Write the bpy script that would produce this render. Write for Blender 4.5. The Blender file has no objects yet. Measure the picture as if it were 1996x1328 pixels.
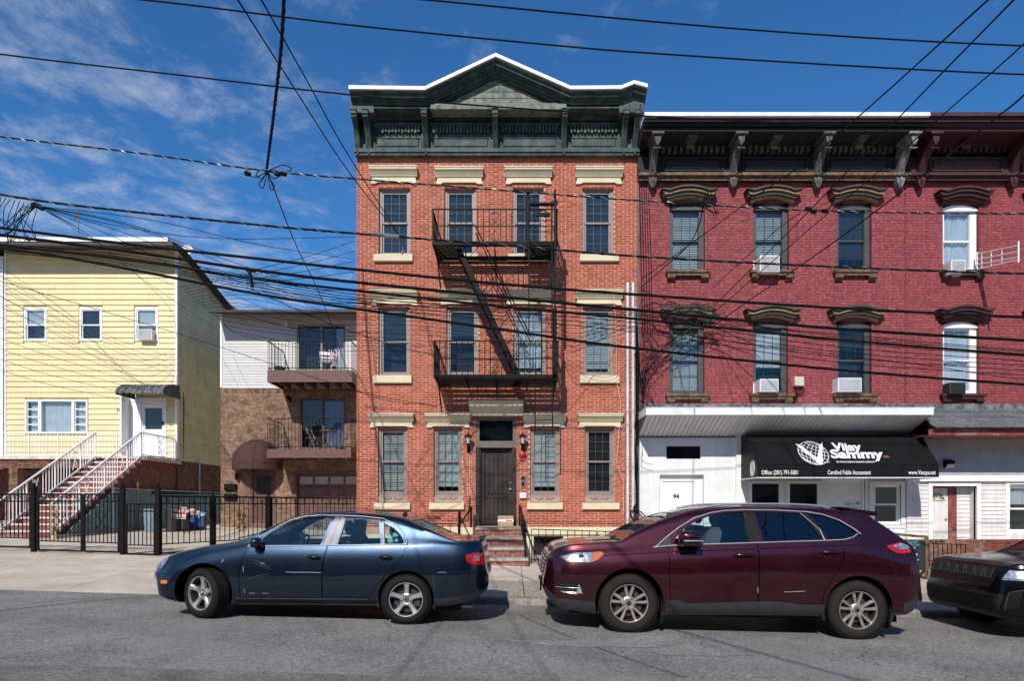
import bpy, bmesh, math, random
from mathutils import Vector, Matrix, noise
from mathutils.geometry import delaunay_2d_cdt
from mathutils.bvhtree import BVHTree

rnd = random.Random(7)
SC = bpy.context.scene
COL = SC.collection
# ---------------------------------------------------------------- camera, sky, sun, exposure
FPX, CX, HY, EYE = 1331.0, 998.0, 985.0, 1.55      # focal length, principal point (photo pixels), eye height
cam = bpy.data.cameras.new('camera')
cam.sensor_width = 36; cam.lens = FPX / 1996 * 36; cam.shift_y = (HY - 664) / 1996
cam.clip_end = 3000
camo = bpy.data.objects.new('camera', cam); COL.objects.link(camo)
camo.location = (0, 0, EYE); camo.rotation_euler = (math.radians(90), 0, 0)
SC.camera = camo
SUN = Vector((-0.30, -1.25, 0.99)).normalized()
w = bpy.data.worlds.new('World'); SC.world = w; w.use_nodes = True
wn = w.node_tree; wn.nodes.clear()
def wnode(t, **k):
    n = wn.nodes.new(t)
    for a, b in k.items(): setattr(n, a, b)
    return n
sky = wnode('ShaderNodeTexSky', sky_type='NISHITA', sun_disc=False)
sky.sun_elevation = math.asin(SUN.z)
sky.sun_rotation = math.atan2(SUN.x, SUN.y)
sky.air_density = 1.0; sky.dust_density = 0.25; sky.ozone_density = 3.5; sky.altitude = 300
def wmath(op, a, b=None):
    n = wnode('ShaderNodeMath', operation=op)
    for i, v in enumerate((a, b)):
        if v is None: continue
        if isinstance(v, (int, float)): n.inputs[i].default_value = v
        else: wn.links.new(v, n.inputs[i])
    return n.outputs[0]
tc = wnode('ShaderNodeTexCoord')
sep = wnode('ShaderNodeSeparateXYZ'); wn.links.new(tc.outputs['Generated'], sep.inputs[0])
zc = wmath('MAXIMUM', sep.outputs[2], 0.04)
px_ = wmath('DIVIDE', sep.outputs[0], zc); py_ = wmath('DIVIDE', sep.outputs[1], zc)
comb = wnode('ShaderNodeCombineXYZ'); wn.links.new(px_, comb.inputs[0]); wn.links.new(py_, comb.inputs[1])
mp = wnode('ShaderNodeMapping'); mp.inputs['Rotation'].default_value = (0, 0, math.radians(28)); mp.inputs['Scale'].default_value = (2.1, 1.7, 1)
mp.inputs['Location'].default_value = (3.1, 1.7, 0)
wn.links.new(comb.outputs[0], mp.inputs[0])
n1 = wnode('ShaderNodeTexNoise'); n1.inputs['Scale'].default_value = 2.4; n1.inputs['Detail'].default_value = 9; n1.inputs['Roughness'].default_value = 0.66; n1.inputs['Distortion'].default_value = 0.25
wn.links.new(mp.outputs[0], n1.inputs['Vector'])
n2 = wnode('ShaderNodeTexNoise'); n2.inputs['Scale'].default_value = 0.75; n2.inputs['Detail'].default_value = 2
wn.links.new(comb.outputs[0], n2.inputs['Vector'])
# cirrus drifts in from the left of the street
gx = wmath('MULTIPLY', wmath('MAXIMUM', wmath('MINIMUM', px_, 1.2), -1.5), -0.12)
cov = wmath('ADD', wmath('ADD', n1.outputs[0], wmath('MULTIPLY', n2.outputs[0], 0.30)), gx)
cr = wnode('ShaderNodeMapRange'); cr.interpolation_type = 'SMOOTHSTEP'
cr.inputs['From Min'].default_value = 0.66; cr.inputs['From Max'].default_value = 1.10; cr.inputs['To Max'].default_value = 0.62
wn.links.new(cov, cr.inputs['Value'])
mixc = wnode('ShaderNodeMixRGB'); wn.links.new(cr.outputs[0], mixc.inputs[0])
hs = wnode('ShaderNodeMixRGB', blend_type='MULTIPLY'); hs.inputs[0].default_value = 1
hs.inputs[2].default_value = (0.46, 1.05, 1.50, 1)
wn.links.new(sky.outputs[0], hs.inputs[1])
hz = wnode('ShaderNodeMapRange'); hz.interpolation_type = 'SMOOTHSTEP'; hz.inputs['From Min'].default_value = 0.0; hz.inputs['From Max'].default_value = 0.30
wn.links.new(sep.outputs[2], hz.inputs['Value'])
ht = wnode('ShaderNodeMixRGB'); wn.links.new(hz.outputs[0], ht.inputs[0]); ht.inputs[1].default_value = (0.62, 0.78, 0.95, 1); ht.inputs[2].default_value = (0.46, 1.05, 1.50, 1)
wn.links.new(ht.outputs[0], hs.inputs[2])
wn.links.new(hs.outputs[0], mixc.inputs[1]); mixc.inputs[2].default_value = (7.2, 7.8, 8.6, 1)
bg = wnode('ShaderNodeBackground'); bg.inputs[1].default_value = 0.09
wo = wnode('ShaderNodeOutputWorld')
wn.links.new(mixc.outputs[0], bg.inputs[0]); wn.links.new(bg.outputs[0], wo.inputs[0])
sl = bpy.data.lights.new('sun', 'SUN'); sl.energy = 4.7; sl.angle = math.radians(0.5); sl.color = (1.0, 0.945, 0.86)
so = bpy.data.objects.new('sun', sl); COL.objects.link(so); so.location = (-6, -20, 20)
so.rotation_euler = SUN.to_track_quat('Z', 'Y').to_euler()
SC.view_settings.view_transform = 'Standard'; SC.view_settings.look = 'None'
SC.view_settings.exposure = 0.0; SC.view_settings.gamma = 1.0; SC.view_settings.use_curve_mapping = False
SC.cycles.max_bounces = 8; SC.cycles.transparent_max_bounces = 16; SC.cycles.use_denoising = True

# ---------------------------------------------------------------- helpers
def X(px, S): return (px - CX) / S
def Z(py, S): return EYE + (HY - py) / S
def Y(S): return FPX / S
SLOPE = 0.03
YC = 10.57                                   # kerb line
def road(x): return -SLOPE * x
def walk(x, y): return -SLOPE * x + 0.10 + 0.02 * (y - YC)

ROOT = {}                                    # object name -> world offset of its mesh coordinates
def props(o, label=None, cat=None, group=None, kind=None):
    if label: o['label'] = label
    if cat: o['category'] = cat
    if group: o['group'] = group
    if kind: o['kind'] = kind
    return o
def empty(name, loc, label=None, cat=None, group=None, parent=None, rot=None):
    o = bpy.data.objects.new(name, None); COL.objects.link(o)
    o.location = loc; o.empty_display_size = 0.2
    if rot: o.rotation_euler = rot
    if parent: o.parent = parent
    ROOT[o.name] = Vector(loc) if not parent else ROOT[parent.name]
    return props(o, label, cat, group)

class MB:
    """collects polygons in world coordinates; build() links them as one mesh object"""
    def __init__(s): s.v = []; s.f = []; s.sm = []
    def add(s, vs, fs, smooth=False):
        b = len(s.v); s.v += [tuple(v) for v in vs]
        for f in fs: s.f.append(tuple(b + i for i in f)); s.sm.append(smooth)
        return s
    def box(s, x0, x1, y0, y1, z0, z1):
        if x0 > x1: x0, x1 = x1, x0
        if y0 > y1: y0, y1 = y1, y0
        if z0 > z1: z0, z1 = z1, z0
        return s.add([(x0,y0,z0),(x1,y0,z0),(x1,y1,z0),(x0,y1,z0),(x0,y0,z1),(x1,y0,z1),(x1,y1,z1),(x0,y1,z1)],
                     [(0,3,2,1),(4,5,6,7),(0,1,5,4),(1,2,6,5),(2,3,7,6),(3,0,4,7)])
    def bbox(s, x0, x1, y0, y1, z0, z1, b=0.01):
        """box with its front edges chamfered (front = -y)"""
        if x1-x0 < 2.2*b or z1-z0 < 2.2*b: return s.box(x0,x1,y0,y1,z0,z1)
        return s.add([(x0+b,y0,z0+b),(x1-b,y0,z0+b),(x1-b,y0,z1-b),(x0+b,y0,z1-b),
                      (x0,y0+b,z0),(x1,y0+b,z0),(x1,y0+b,z1),(x0,y0+b,z1),
                      (x0,y1,z0),(x1,y1,z0),(x1,y1,z1),(x0,y1,z1)],
                     [(0,1,2,3),(0,4,5,1),(1,5,6,2),(2,6,7,3),(3,7,4,0),(4,8,9,5),(5,9,10,6),(6,10,11,7),(7,11,8,4),(8,11,10,9)])
    def prism(s, poly, axis, a, b, smooth=False):
        """poly: 2-D points; axis 'x': (y,z), 'y': (x,z), 'z': (x,y); extruded from a to b"""
        n = len(poly)
        def P(u, v, t): return (t,u,v) if axis == 'x' else ((u,t,v) if axis == 'y' else (u,v,t))
        vs = [P(u,v,a) for u,v in poly] + [P(u,v,b) for u,v in poly]
        fs = [tuple(range(n))[::-1], tuple(range(n, 2*n))] + [(i,(i+1)%n,n+(i+1)%n,n+i) for i in range(n)]
        return s.add(vs, fs, smooth)
    def bar(s, p, q, w, h=None, up=(0,0,1)):
        """rectangular bar from p to q"""
        h = h or w; p = Vector(p); q = Vector(q); d = (q-p)
        if d.length < 1e-6: return s
        d.normalize(); u = Vector(up)
        if abs(d.dot(u)) > 0.98: u = Vector((0,1,0))
        r = d.cross(u).normalized(); u = r.cross(d).normalized()
        vs = [c + r*a*w/2 + u*b*h/2 for c in (p,q) for a,b in ((-1,-1),(1,-1),(1,1),(-1,1))]
        return s.add(vs, [(0,1,2,3),(7,6,5,4),(0,4,5,1),(1,5,6,2),(2,6,7,3),(3,7,4,0)])
    def tube(s, pts, r, n=8, closed=False, smooth=True):
        pts = [Vector(p) for p in pts]; m = len(pts)
        rr = r if isinstance(r, (list, tuple)) else [r]*m
        ring = []; prev = None
        for i, p in enumerate(pts):
            if closed: t = pts[(i+1)%m] - pts[i-1]
            else: t = pts[min(i+1,m-1)] - pts[max(i-1,0)]
            if t.length < 1e-9: t = Vector((1,0,0))
            t.normalize()
            if prev is None:
                a = Vector((0,0,1)) if abs(t.z) < 0.9 else Vector((0,1,0))
                u = t.cross(a).normalized()
            else:
                u = (prev - t*prev.dot(t))
                u = u.normalized() if u.length > 1e-6 else t.orthogonal().normalized()
            prev = u; v = t.cross(u)
            ring.append([p + (u*math.cos(2*math.pi*k/n) + v*math.sin(2*math.pi*k/n))*rr[i] for k in range(n)])
        vs = [q for rg in ring for q in rg]; fs = []
        for i in range(m if closed else m-1):
            j = (i+1) % m
            for k in range(n): fs.append((i*n+k, i*n+(k+1)%n, j*n+(k+1)%n, j*n+k))
        s.add(vs, fs, smooth)
        if not closed: s.add(ring[0], [tuple(range(n))[::-1]]); s.add(ring[-1], [tuple(range(n))])
        return s
    def lathe(s, prof, c, axis='z', n=24, smooth=True, cap=True):
        """prof: (radius, height) list about axis through c"""
        c = Vector(c); vs = []; fs = []
        for r, h in prof:
            for k in range(n):
                a = 2*math.pi*k/n; u, v = r*math.cos(a), r*math.sin(a)
                vs.append(c + (Vector((u,v,h)) if axis == 'z' else (Vector((u,h,v)) if axis == 'y' else Vector((h,u,v)))))
        for i in range(len(prof)-1):
            for k in range(n): fs.append((i*n+k, i*n+(k+1)%n, (i+1)*n+(k+1)%n, (i+1)*n+k))
        s.add(vs, fs, smooth)
        if cap:
            s.add(vs[:n], [tuple(range(n))]); s.add(vs[-n:], [tuple(range(n))])
        return s
    def strip(s, top, bot, y0, y1):
        """band between two xz polylines, from depth y0 back to y1"""
        n = len(top)
        vs = [(x,y0,z) for x,z in top] + [(x,y0,z) for x,z in bot] + [(x,y1,z) for x,z in top] + [(x,y1,z) for x,z in bot]
        fs = []
        for i in range(n-1):
            fs += [(n+i,n+i+1,i+1,i), (i,i+1,2*n+i+1,2*n+i), (n+i+1,n+i,3*n+i,3*n+i+1), (2*n+i,2*n+i+1,3*n+i+1,3*n+i)]
        fs += [(0,2*n,3*n,n), (n-1,2*n-1,4*n-1,3*n-1)]
        return s.add(vs, fs)
    def build(s, name, mat, parent=None, **k):
        off = ROOT[parent.name] if parent else None
        base = off
        if base is None:
            xs = [v[0] for v in s.v]; ys = [v[1] for v in s.v]; zs = [v[2] for v in s.v]
            base = Vector(((min(xs)+max(xs))/2, (min(ys)+max(ys))/2, min(zs)))
        me = bpy.data.meshes.new(name)
        me.from_pydata([(v[0]-base.x, v[1]-base.y, v[2]-base.z) for v in s.v], [], s.f)
        me.polygons.foreach_set('use_smooth', s.sm)
        me.materials.append(mat)
        bm = bmesh.new(); bm.from_mesh(me)
        bmesh.ops.recalc_face_normals(bm, faces=bm.faces)
        for e in bm.edges:
            if len(e.link_faces) == 2 and e.calc_face_angle(0) > 0.7: e.smooth = False
        bm.to_mesh(me); bm.free()
        o = bpy.data.objects.new(name, me); COL.objects.link(o)
        if parent: o.parent = parent; ROOT[o.name] = base
        else: o.location = base; ROOT[o.name] = base
        return props(o, **k)

def crom(pts, n=8):
    """Catmull-Rom resampling"""
    pts = [Vector(p) for p in pts]; out = []
    for i in range(len(pts)-1):
        p0 = pts[i-1] if i else pts[0]*2 - pts[1]
        p1, p2 = pts[i], pts[i+1]
        p3 = pts[i+2] if i+2 < len(pts) else pts[-1]*2 - pts[-2]
        for k in range(n):
            t = k/n
            out.append(0.5*((2*p1) + (p2-p0)*t + (2*p0-5*p1+4*p2-p3)*t*t + (3*p1-p0-3*p2+p3)*t**3))
    out.append(pts[-1]); return out
def scroll(c, r, a0, turns, n=22, sgn=1):
    """spiral in the xz plane about c"""
    return [(c[0]+r*(1-0.75*k/n)*math.cos(a0+sgn*turns*2*math.pi*k/n), c[1], c[2]+r*(1-0.75*k/n)*math.sin(a0+sgn*turns*2*math.pi*k/n)) for k in range(n+1)]

def text(s, size, loc, mat, parent, name='lettering', fit=None, bold=0.0, align='CENTER', shear=0.0, rot=(math.radians(90),0,0), depth=0.003, xs=1.0, spacing=1.0, **k):
    cu = bpy.data.curves.new(name, 'FONT'); cu.body = s; cu.size = size; cu.offset = bold; cu.align_x = align
    cu.extrude = depth/2; cu.shear = shear; cu.resolution_u = 3; cu.space_character = spacing
    ob = bpy.data.objects.new('tmp', cu); COL.objects.link(ob)
    dg = bpy.context.evaluated_depsgraph_get()
    me = bpy.data.meshes.new_from_object(ob.evaluated_get(dg))
    bpy.data.objects.remove(ob); bpy.data.curves.remove(cu)
    if fit:
        xx = [v.co.x for v in me.vertices]; xs = fit/(max(xx)-min(xx))
    base = ROOT[parent.name] if parent else Vector(loc)
    from mathutils import Euler
    M = Matrix.Translation(Vector(loc)-base) @ Euler(rot).to_matrix().to_4x4() @ Matrix.Diagonal((xs,1,1,1))
    me.transform(M); me.name = name
    me.materials.clear(); me.materials.append(mat)
    o = bpy.data.objects.new(name, me); COL.objects.link(o)
    if parent: o.parent = parent
    else: o.location = base
    ROOT[o.name] = base
    return props(o, **k)

# ---------------------------------------------------------------- materials
def mat(name, col, rough=0.6, metal=0.0, var=0.12, scale=4.0, bump=0.0, bscale=60.0, col2=None, coat=0.0, rand=0.0, streak=0.0, spec=0.5, detail=5, speck=0.0, dirt=None, dscale=1.2, damt=0.5):
    m = bpy.data.materials.new(name); m.use_nodes = True
    nt = m.node_tree; b = nt.nodes['Principled BSDF']; L = nt.links.new
    b.inputs['Roughness'].default_value = rough; b.inputs['Metallic'].default_value = metal
    b.inputs['Specular IOR Level'].default_value = spec
    if coat: b.inputs['Coat Weight'].default_value = coat; b.inputs['Coat Roughness'].default_value = 0.03
    tcn = nt.nodes.new('ShaderNodeTexCoord')
    geo = nt.nodes.new('ShaderNodeNewGeometry')
    no = nt.nodes.new('ShaderNodeTexNoise'); no.inputs['Scale'].default_value = scale; no.inputs['Detail'].default_value = detail
    no.inputs['Roughness'].default_value = 0.6
    L(geo.outputs['Position'], no.inputs['Vector'])
    c2 = col2 or tuple(c*(1-2.2*var) for c in col)
    c1 = col if col2 else tuple(min(1, c*(1+var)) for c in col)
    mr = nt.nodes.new('ShaderNodeMapRange'); mr.inputs['From Min'].default_value = 0.32; mr.inputs['From Max'].default_value = 0.68
    L(no.outputs[0], mr.inputs['Value'])
    mx = nt.nodes.new('ShaderNodeMixRGB'); mx.inputs[1].default_value = (*c1, 1); mx.inputs[2].default_value = (*c2, 1)
    L(mr.outputs[0], mx.inputs[0]); out = mx.outputs[0]
    if rand:
        oi = nt.nodes.new('ShaderNodeObjectInfo')
        ad = nt.nodes.new('ShaderNodeMath'); ad.operation = 'ADD'; L(oi.outputs['Random'], ad.inputs[0]); L(geo.outputs['Random Per Island'], ad.inputs[1])
        fr = nt.nodes.new('ShaderNodeMath'); fr.operation = 'FRACT'; L(ad.outputs[0], fr.inputs[0])
        mr2 = nt.nodes.new('ShaderNodeMapRange'); mr2.inputs['To Min'].default_value = 1-rand; mr2.inputs['To Max'].default_value = 1+rand*0.6
        L(fr.outputs[0], mr2.inputs['Value'])
        mu = nt.nodes.new('ShaderNodeVectorMath'); mu.operation = 'SCALE'; L(out, mu.inputs[0]); L(mr2.outputs[0], mu.inputs['Scale']); out = mu.outputs[0]
    if speck:
        vo = nt.nodes.new('ShaderNodeTexVoronoi'); vo.inputs['Scale'].default_value = bscale*0.8
        L(geo.outputs['Position'], vo.inputs['Vector'])
        sp = nt.nodes.new('ShaderNodeSeparateColor'); L(vo.outputs['Color'], sp.inputs[0])
        mr3 = nt.nodes.new('ShaderNodeMapRange'); mr3.inputs['To Min'].default_value = 1-speck; mr3.inputs['To Max'].default_value = 1+speck
        L(sp.outputs[0], mr3.inputs['Value'])
        mu = nt.nodes.new('ShaderNodeVectorMath'); mu.operation = 'SCALE'; L(out, mu.inputs[0]); L(mr3.outputs[0], mu.inputs['Scale']); out = mu.outputs[0]
    if streak:
        mpn = nt.nodes.new('ShaderNodeMapping'); mpn.inputs['Scale'].default_value = (9, 9, 0.35); L(geo.outputs['Position'], mpn.inputs[0])
        ns = nt.nodes.new('ShaderNodeTexNoise'); ns.inputs['Scale'].default_value = 1.0; ns.inputs['Detail'].default_value = 6; L(mpn.outputs[0], ns.inputs['Vector'])
        mr4 = nt.nodes.new('ShaderNodeMapRange'); mr4.inputs['From Min'].default_value = 0.35; mr4.inputs['From Max'].default_value = 0.6
        mr4.inputs['To Min'].default_value = 1-streak; L(ns.outputs[0], mr4.inputs['Value'])
        mu = nt.nodes.new('ShaderNodeVectorMath'); mu.operation = 'SCALE'; L(out, mu.inputs[0]); L(mr4.outputs[0], mu.inputs['Scale']); out = mu.outputs[0]
    if dirt:
        nd = nt.nodes.new('ShaderNodeTexNoise'); nd.inputs['Scale'].default_value = dscale; nd.inputs['Detail'].default_value = 8; nd.inputs['Roughness'].default_value = 0.7
        L(geo.outputs['Position'], nd.inputs['Vector'])
        mr5 = nt.nodes.new('ShaderNodeMapRange'); mr5.inputs['From Min'].default_value = 0.50; mr5.inputs['From Max'].default_value = 0.68; mr5.inputs['To Max'].default_value = damt
        L(nd.outputs[0], mr5.inputs['Value'])
        md = nt.nodes.new('ShaderNodeMixRGB'); L(mr5.outputs[0], md.inputs[0]); L(out, md.inputs[1]); md.inputs[2].default_value = (*dirt, 1); out = md.outputs[0]
    L(out, b.inputs['Base Color'])
    if bump:
        nb = nt.nodes.new('ShaderNodeTexNoise'); nb.inputs['Scale'].default_value = bscale; nb.inputs['Detail'].default_value = 5
        L(geo.outputs['Position'], nb.inputs['Vector'])
        bu = nt.nodes.new('ShaderNodeBump'); bu.inputs['Strength'].default_value = 1.0; bu.inputs['Distance'].default_value = bump
        L(nb.outputs[0], bu.inputs['Height']); L(bu.outputs[0], b.inputs['Normal'])
    return m

def glass(name, tint=(0.75,0.82,0.84), refl=1.5, wob=0.004, gtint=(1,1,1)):
    m = bpy.data.materials.new(name); m.use_nodes = True
    nt = m.node_tree; nt.nodes.clear(); L = nt.links.new
    o = nt.nodes.new('ShaderNodeOutputMaterial'); mx = nt.nodes.new('ShaderNodeMixShader')
    tr = nt.nodes.new('ShaderNodeBsdfTransparent'); tr.inputs[0].default_value = (*tint, 1)
    gl = nt.nodes.new('ShaderNodeBsdfGlossy'); gl.inputs['Roughness'].default_value = 0.02; gl.inputs[0].default_value = (*gtint, 1)
    fr = nt.nodes.new('ShaderNodeFresnel'); fr.inputs[0].default_value = 1.55
    mu = nt.nodes.new('ShaderNodeMath'); mu.operation = 'MULTIPLY'; mu.inputs[1].default_value = refl; mu.use_clamp = True
    geo = nt.nodes.new('ShaderNodeNewGeometry')
    nb = nt.nodes.new('ShaderNodeTexNoise'); nb.inputs['Scale'].default_value = 1.3; nb.inputs['Detail'].default_value = 1
    L(geo.outputs['Position'], nb.inputs['Vector'])
    bu = nt.nodes.new('ShaderNodeBump'); bu.inputs['Distance'].default_value = wob; L(nb.outputs[0], bu.inputs['Height']); L(bu.outputs[0], gl.inputs['Normal'])
    L(fr.outputs[0], mu.inputs[0]); L(mu.outputs[0], mx.inputs[0]); L(tr.outputs[0], mx.inputs[1]); L(gl.outputs[0], mx.inputs[2]); L(mx.outputs[0], o.inputs[0])
    return m

K = {}
K['brick'] = mat('red_brick', (0.40,0.105,0.060), 0.9, rand=0.22, var=0.14, scale=9, bump=0.003, bscale=90, dirt=(0.42,0.19,0.14), dscale=1.1, damt=0.35, spec=.2)
K['stoopbrick'] = mat('worn_stoop_brick', (0.25,0.085,0.06), 0.9, rand=0.35, var=0.25, scale=10, bump=0.004, dirt=(0.34,0.25,0.20), dscale=4, damt=.6)
K['mortar'] = mat('pale_mortar', (0.66,0.36,0.265), 0.95, var=0.15, scale=3, bump=0.003, bscale=120)
K['maroon'] = mat('painted_maroon_brick', (0.335,0.072,0.078), 0.7, rand=0.20, var=0.20, scale=11, speck=.22, bump=0.008, bscale=38, dirt=(0.24,0.062,0.035), dscale=2.6, damt=0.6, streak=.14, spec=.3)
K['maroon2'] = mat('painted_crimson_brick', (0.315,0.066,0.072), 0.7, rand=0.14, var=0.15, scale=9, speck=.18, bump=0.005, bscale=38, dirt=(0.22,0.058,0.035), dscale=2.0, damt=0.5, streak=.12, spec=.3)
K['maroon_joint'] = mat('painted_joint', (0.19,0.036,0.040), 0.8, var=0.2, bump=0.004, bscale=50)
K['brown'] = mat('mottled_brown_brick', (0.235,0.125,0.075), 0.9, rand=0.50, var=0.3, scale=3, bump=0.003, bscale=90, dirt=(0.50,0.33,0.20), dscale=9, damt=0.5)
K['brown_joint'] = mat('tan_mortar', (0.30,0.215,0.155), 0.95)
K['darkbrick'] = mat('porch_brick', (0.20,0.085,0.055), 0.9, rand=0.45, var=0.25, scale=8, bump=0.003, dirt=(0.35,0.25,0.2), dscale=5)
K['green'] = mat('weathered_green_paint', (0.048,0.082,0.074), 0.7, var=0.25, scale=6, streak=0.35, dirt=(0.17,0.19,0.16), dscale=2.5, damt=0.5, bump=0.002)
K['green2'] = mat('faded_green_boards', (0.20,0.235,0.195), 0.8, var=0.25, scale=5, streak=0.4, dirt=(0.22,0.18,0.13), dscale=3, damt=0.6, bump=0.004)
K['white_metal'] = mat('white_coping_metal', (0.78,0.79,0.79), 0.5, var=0.05, dirt=(0.52,0.49,0.43), dscale=2.5, damt=0.55)
K['cream'] = mat('cream_stone_paint', (0.66,0.585,0.40), 0.75, var=0.06, scale=2, bump=0.002, dirt=(0.48,0.40,0.26), dscale=1.8, damt=0.35)
K['taupe'] = mat('taupe_window_trim', (0.25,0.195,0.17), 0.5, var=0.06)
K['pinkwood'] = mat('pale_taupe_panel', (0.40,0.30,0.25), 0.6, var=0.08)
K['darkgrey'] = mat('dark_grey_trim', (0.062,0.060,0.064), 0.55, var=0.1)
K['white'] = mat('white_vinyl', (0.80,0.80,0.80), 0.4, var=0.03)
K['whitewall'] = mat('white_painted_stucco', (0.74,0.745,0.75), 0.8, var=0.03, scale=1.5, bump=0.006, bscale=22, dirt=(0.56,0.555,0.54), dscale=1.3, damt=0.55, streak=0.07)
K['iron'] = mat('black_iron', (0.006,0.006,0.007), 0.55, metal=0.0, var=0.3, scale=12, bump=0.002, dirt=(0.030,0.026,0.02), dscale=7, damt=0.3, spec=.14)
K['black'] = mat('flat_black', (0.010,0.010,0.011), 0.6, var=0.1, spec=.12)
K['room'] = mat('dim_room', (0.035,0.035,0.038), 0.9)
K['blind'] = mat('white_blind', (0.72,0.74,0.72), 0.6, var=0.04)
K['curtain'] = mat('pale_curtain', (0.80,0.82,0.86), 0.8, var=0.06)
K['darkshade'] = mat('dark_window_screen', (0.030,0.032,0.037), 0.8)
K['glass'] = glass('window_glass', (0.83,0.87,0.89), 0.75, 0.010)
K['glassdk'] = glass('dim_glass', (0.80,0.84,0.85), 0.75, 0.006)
K['doorwood'] = mat('dark_stained_oak', (0.030,0.018,0.012), 0.45, var=0.4, scale=3, streak=0.5, bump=0.002)
K['yellow'] = mat('yellow_clapboard', (0.69,0.585,0.325), 0.55, var=0.03, scale=1.5, rand=0.03, streak=0.05)
K['yellow_shade_lift'] = mat('yellow_clapboard_shade_lift', (0.78,0.68,0.35), 0.6, var=0.08, scale=1.2, rand=0.05, streak=0.12)  # same yellow as the front, lightened to mimic bounce light on the shaded side
K['greysiding'] = mat('pale_grey_vinyl', (0.50,0.49,0.475), 0.5, var=0.03, rand=0.03)
K['whitesiding'] = mat('aged_white_siding', (0.72,0.68,0.65), 0.5, var=0.06, rand=0.05, streak=0.12)
K['brownpaint'] = mat('brown_painted_wood', (0.125,0.058,0.048), 0.55, var=0.12, scale=5)
K['brownfabric'] = mat('brown_awning_cloth', (0.075,0.038,0.033), 0.85, var=0.1, scale=10, spec=.2)
K['darkfascia'] = mat('dark_eave', (0.06,0.05,0.045), 0.7)
K['soffit'] = mat('grey_soffit_panel', (0.62,0.64,0.67), 0.5, var=0.05, scale=2, rand=0.06, dirt=(0.46,0.40,0.34), dscale=0.9, damt=0.35)
K['darkcornice'] = mat('peeling_black_cornice', (0.026,0.025,0.027), 0.65, var=0.35, scale=6, dirt=(0.085,0.066,0.052), dscale=6, damt=0.7, bump=0.006, bscale=30, spec=.2)
K['greybracket'] = mat('weathered_carving', (0.12,0.103,0.092), 0.8, var=0.35, scale=9, dirt=(0.05,0.045,0.045), dscale=9, damt=0.8, bump=0.006, bscale=50)
K['bronze'] = mat('weathered_bronze_moulding', (0.17,0.095,0.045), 0.6, var=0.35, scale=8, dirt=(0.05,0.04,0.035), dscale=5, damt=0.6, bump=0.004)
K['hood'] = mat('dark_hood_moulding', (0.058,0.046,0.030), 0.6, var=0.2)
K['tan'] = mat('tan_hood_edge', (0.38,0.25,0.12), 0.7, var=0.25, scale=9, dirt=(0.2,0.12,0.07), dscale=8)
K['redcornice'] = mat('oxblood_cornice', (0.060,0.015,0.016), 0.6, var=0.25, scale=7, bump=0.004, bscale=40)
K['awning'] = mat('black_vinyl_awning', (0.009,0.009,0.010), 0.55, var=0.15, scale=3, spec=.15)
K['print'] = mat('white_print', (0.80,0.80,0.80), 0.6, var=0.02)
K['orangeprint'] = mat('orange_print', (0.5,0.2,0.1), 0.6)
K['shingle'] = mat('grey_shingle', (0.135,0.14,0.145), 0.9, rand=0.2, var=0.2, scale=20, bump=0.003, bscale=120, speck=0.2)
K['concrete'] = mat('pale_concrete', (0.57,0.485,0.385), 0.9, var=0.10, scale=1.3, rand=0.08, bump=0.003, bscale=90, speck=0.10, dirt=(0.37,0.32,0.26), dscale=2.4, damt=0.55)
K['concrete2'] = mat('light_concrete', (0.60,0.58,0.55), 0.9, var=0.08, scale=2, bump=0.002)
K['aggregate'] = mat('exposed_aggregate', (0.34,0.30,0.25), 0.9, var=0.15, scale=8, bump=0.008, bscale=70, speck=0.55)
K['kerb'] = mat('worn_kerb', (0.28,0.25,0.22), 0.9, var=0.2, scale=6, bump=0.006, bscale=40, speck=0.15)
K['stone'] = mat('worn_brownstone_tread', (0.40,0.33,0.27), 0.85, var=0.2, scale=6, bump=0.006, bscale=25, dirt=(0.22,0.15,0.12), dscale=4, damt=0.7)
K['redpaint'] = mat('red_painted_riser', (0.22,0.045,0.038), 0.7, var=0.2, scale=4, dirt=(0.4,0.33,0.28), dscale=3, damt=0.6)
K['nosing'] = mat('worn_white_nosing', (0.66,0.58,0.50), 0.8, var=0.15, scale=7, dirt=(0.3,0.18,0.14), dscale=5, damt=0.6)
K['greenslat'] = mat('dark_green_slat', (0.009,0.024,0.018), 0.6, rand=0.25)
K['greenwire'] = mat('pale_green_wire', (0.36,0.52,0.45), 0.4, var=0.1)
K['galv'] = mat('galvanised_pipe', (0.55,0.56,0.58), 0.4, metal=0.4, var=0.1)
K['whitepipe'] = mat('painted_conduit', (0.62,0.64,0.70), 0.45, var=0.08, dirt=(0.4,0.4,0.42), dscale=6)
K['cable'] = mat('black_cable', (0.006,0.006,0.007), 0.6, var=0.1, spec=.12)
K['cablegrey'] = mat('grey_cable', (0.16,0.16,0.17), 0.5, var=0.2)
K['brown_steel'] = mat('rusty_yellow_post', (0.50,0.36,0.14), 0.7)
K['wood'] = mat('weathered_oak_frame', (0.21,0.125,0.065), 0.7, var=0.3, scale=8, streak=0.4, bump=0.002)
K['chalk'] = mat('black_chalkboard', (0.022,0.030,0.032), 0.6, var=0.2)
K['teal'] = mat('teal_paint', (0.05,0.33,0.32), 0.7)
K['card'] = mat('brown_cardboard', (0.42,0.27,0.16), 0.85, var=0.08)
K['ac'] = mat('air_conditioner_shell', (0.72,0.72,0.72), 0.45, var=0.05)
K['acgrille'] = mat('air_conditioner_grille', (0.30,0.31,0.33), 0.5)
K['beige'] = mat('beige_box', (0.55,0.50,0.40), 0.6)
K['redplastic'] = mat('red_enamel', (0.38,0.030,0.030), 0.5, var=0.05)
K['grass'] = mat('green_weed', (0.10,0.17,0.03), 0.7, var=0.3)
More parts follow.
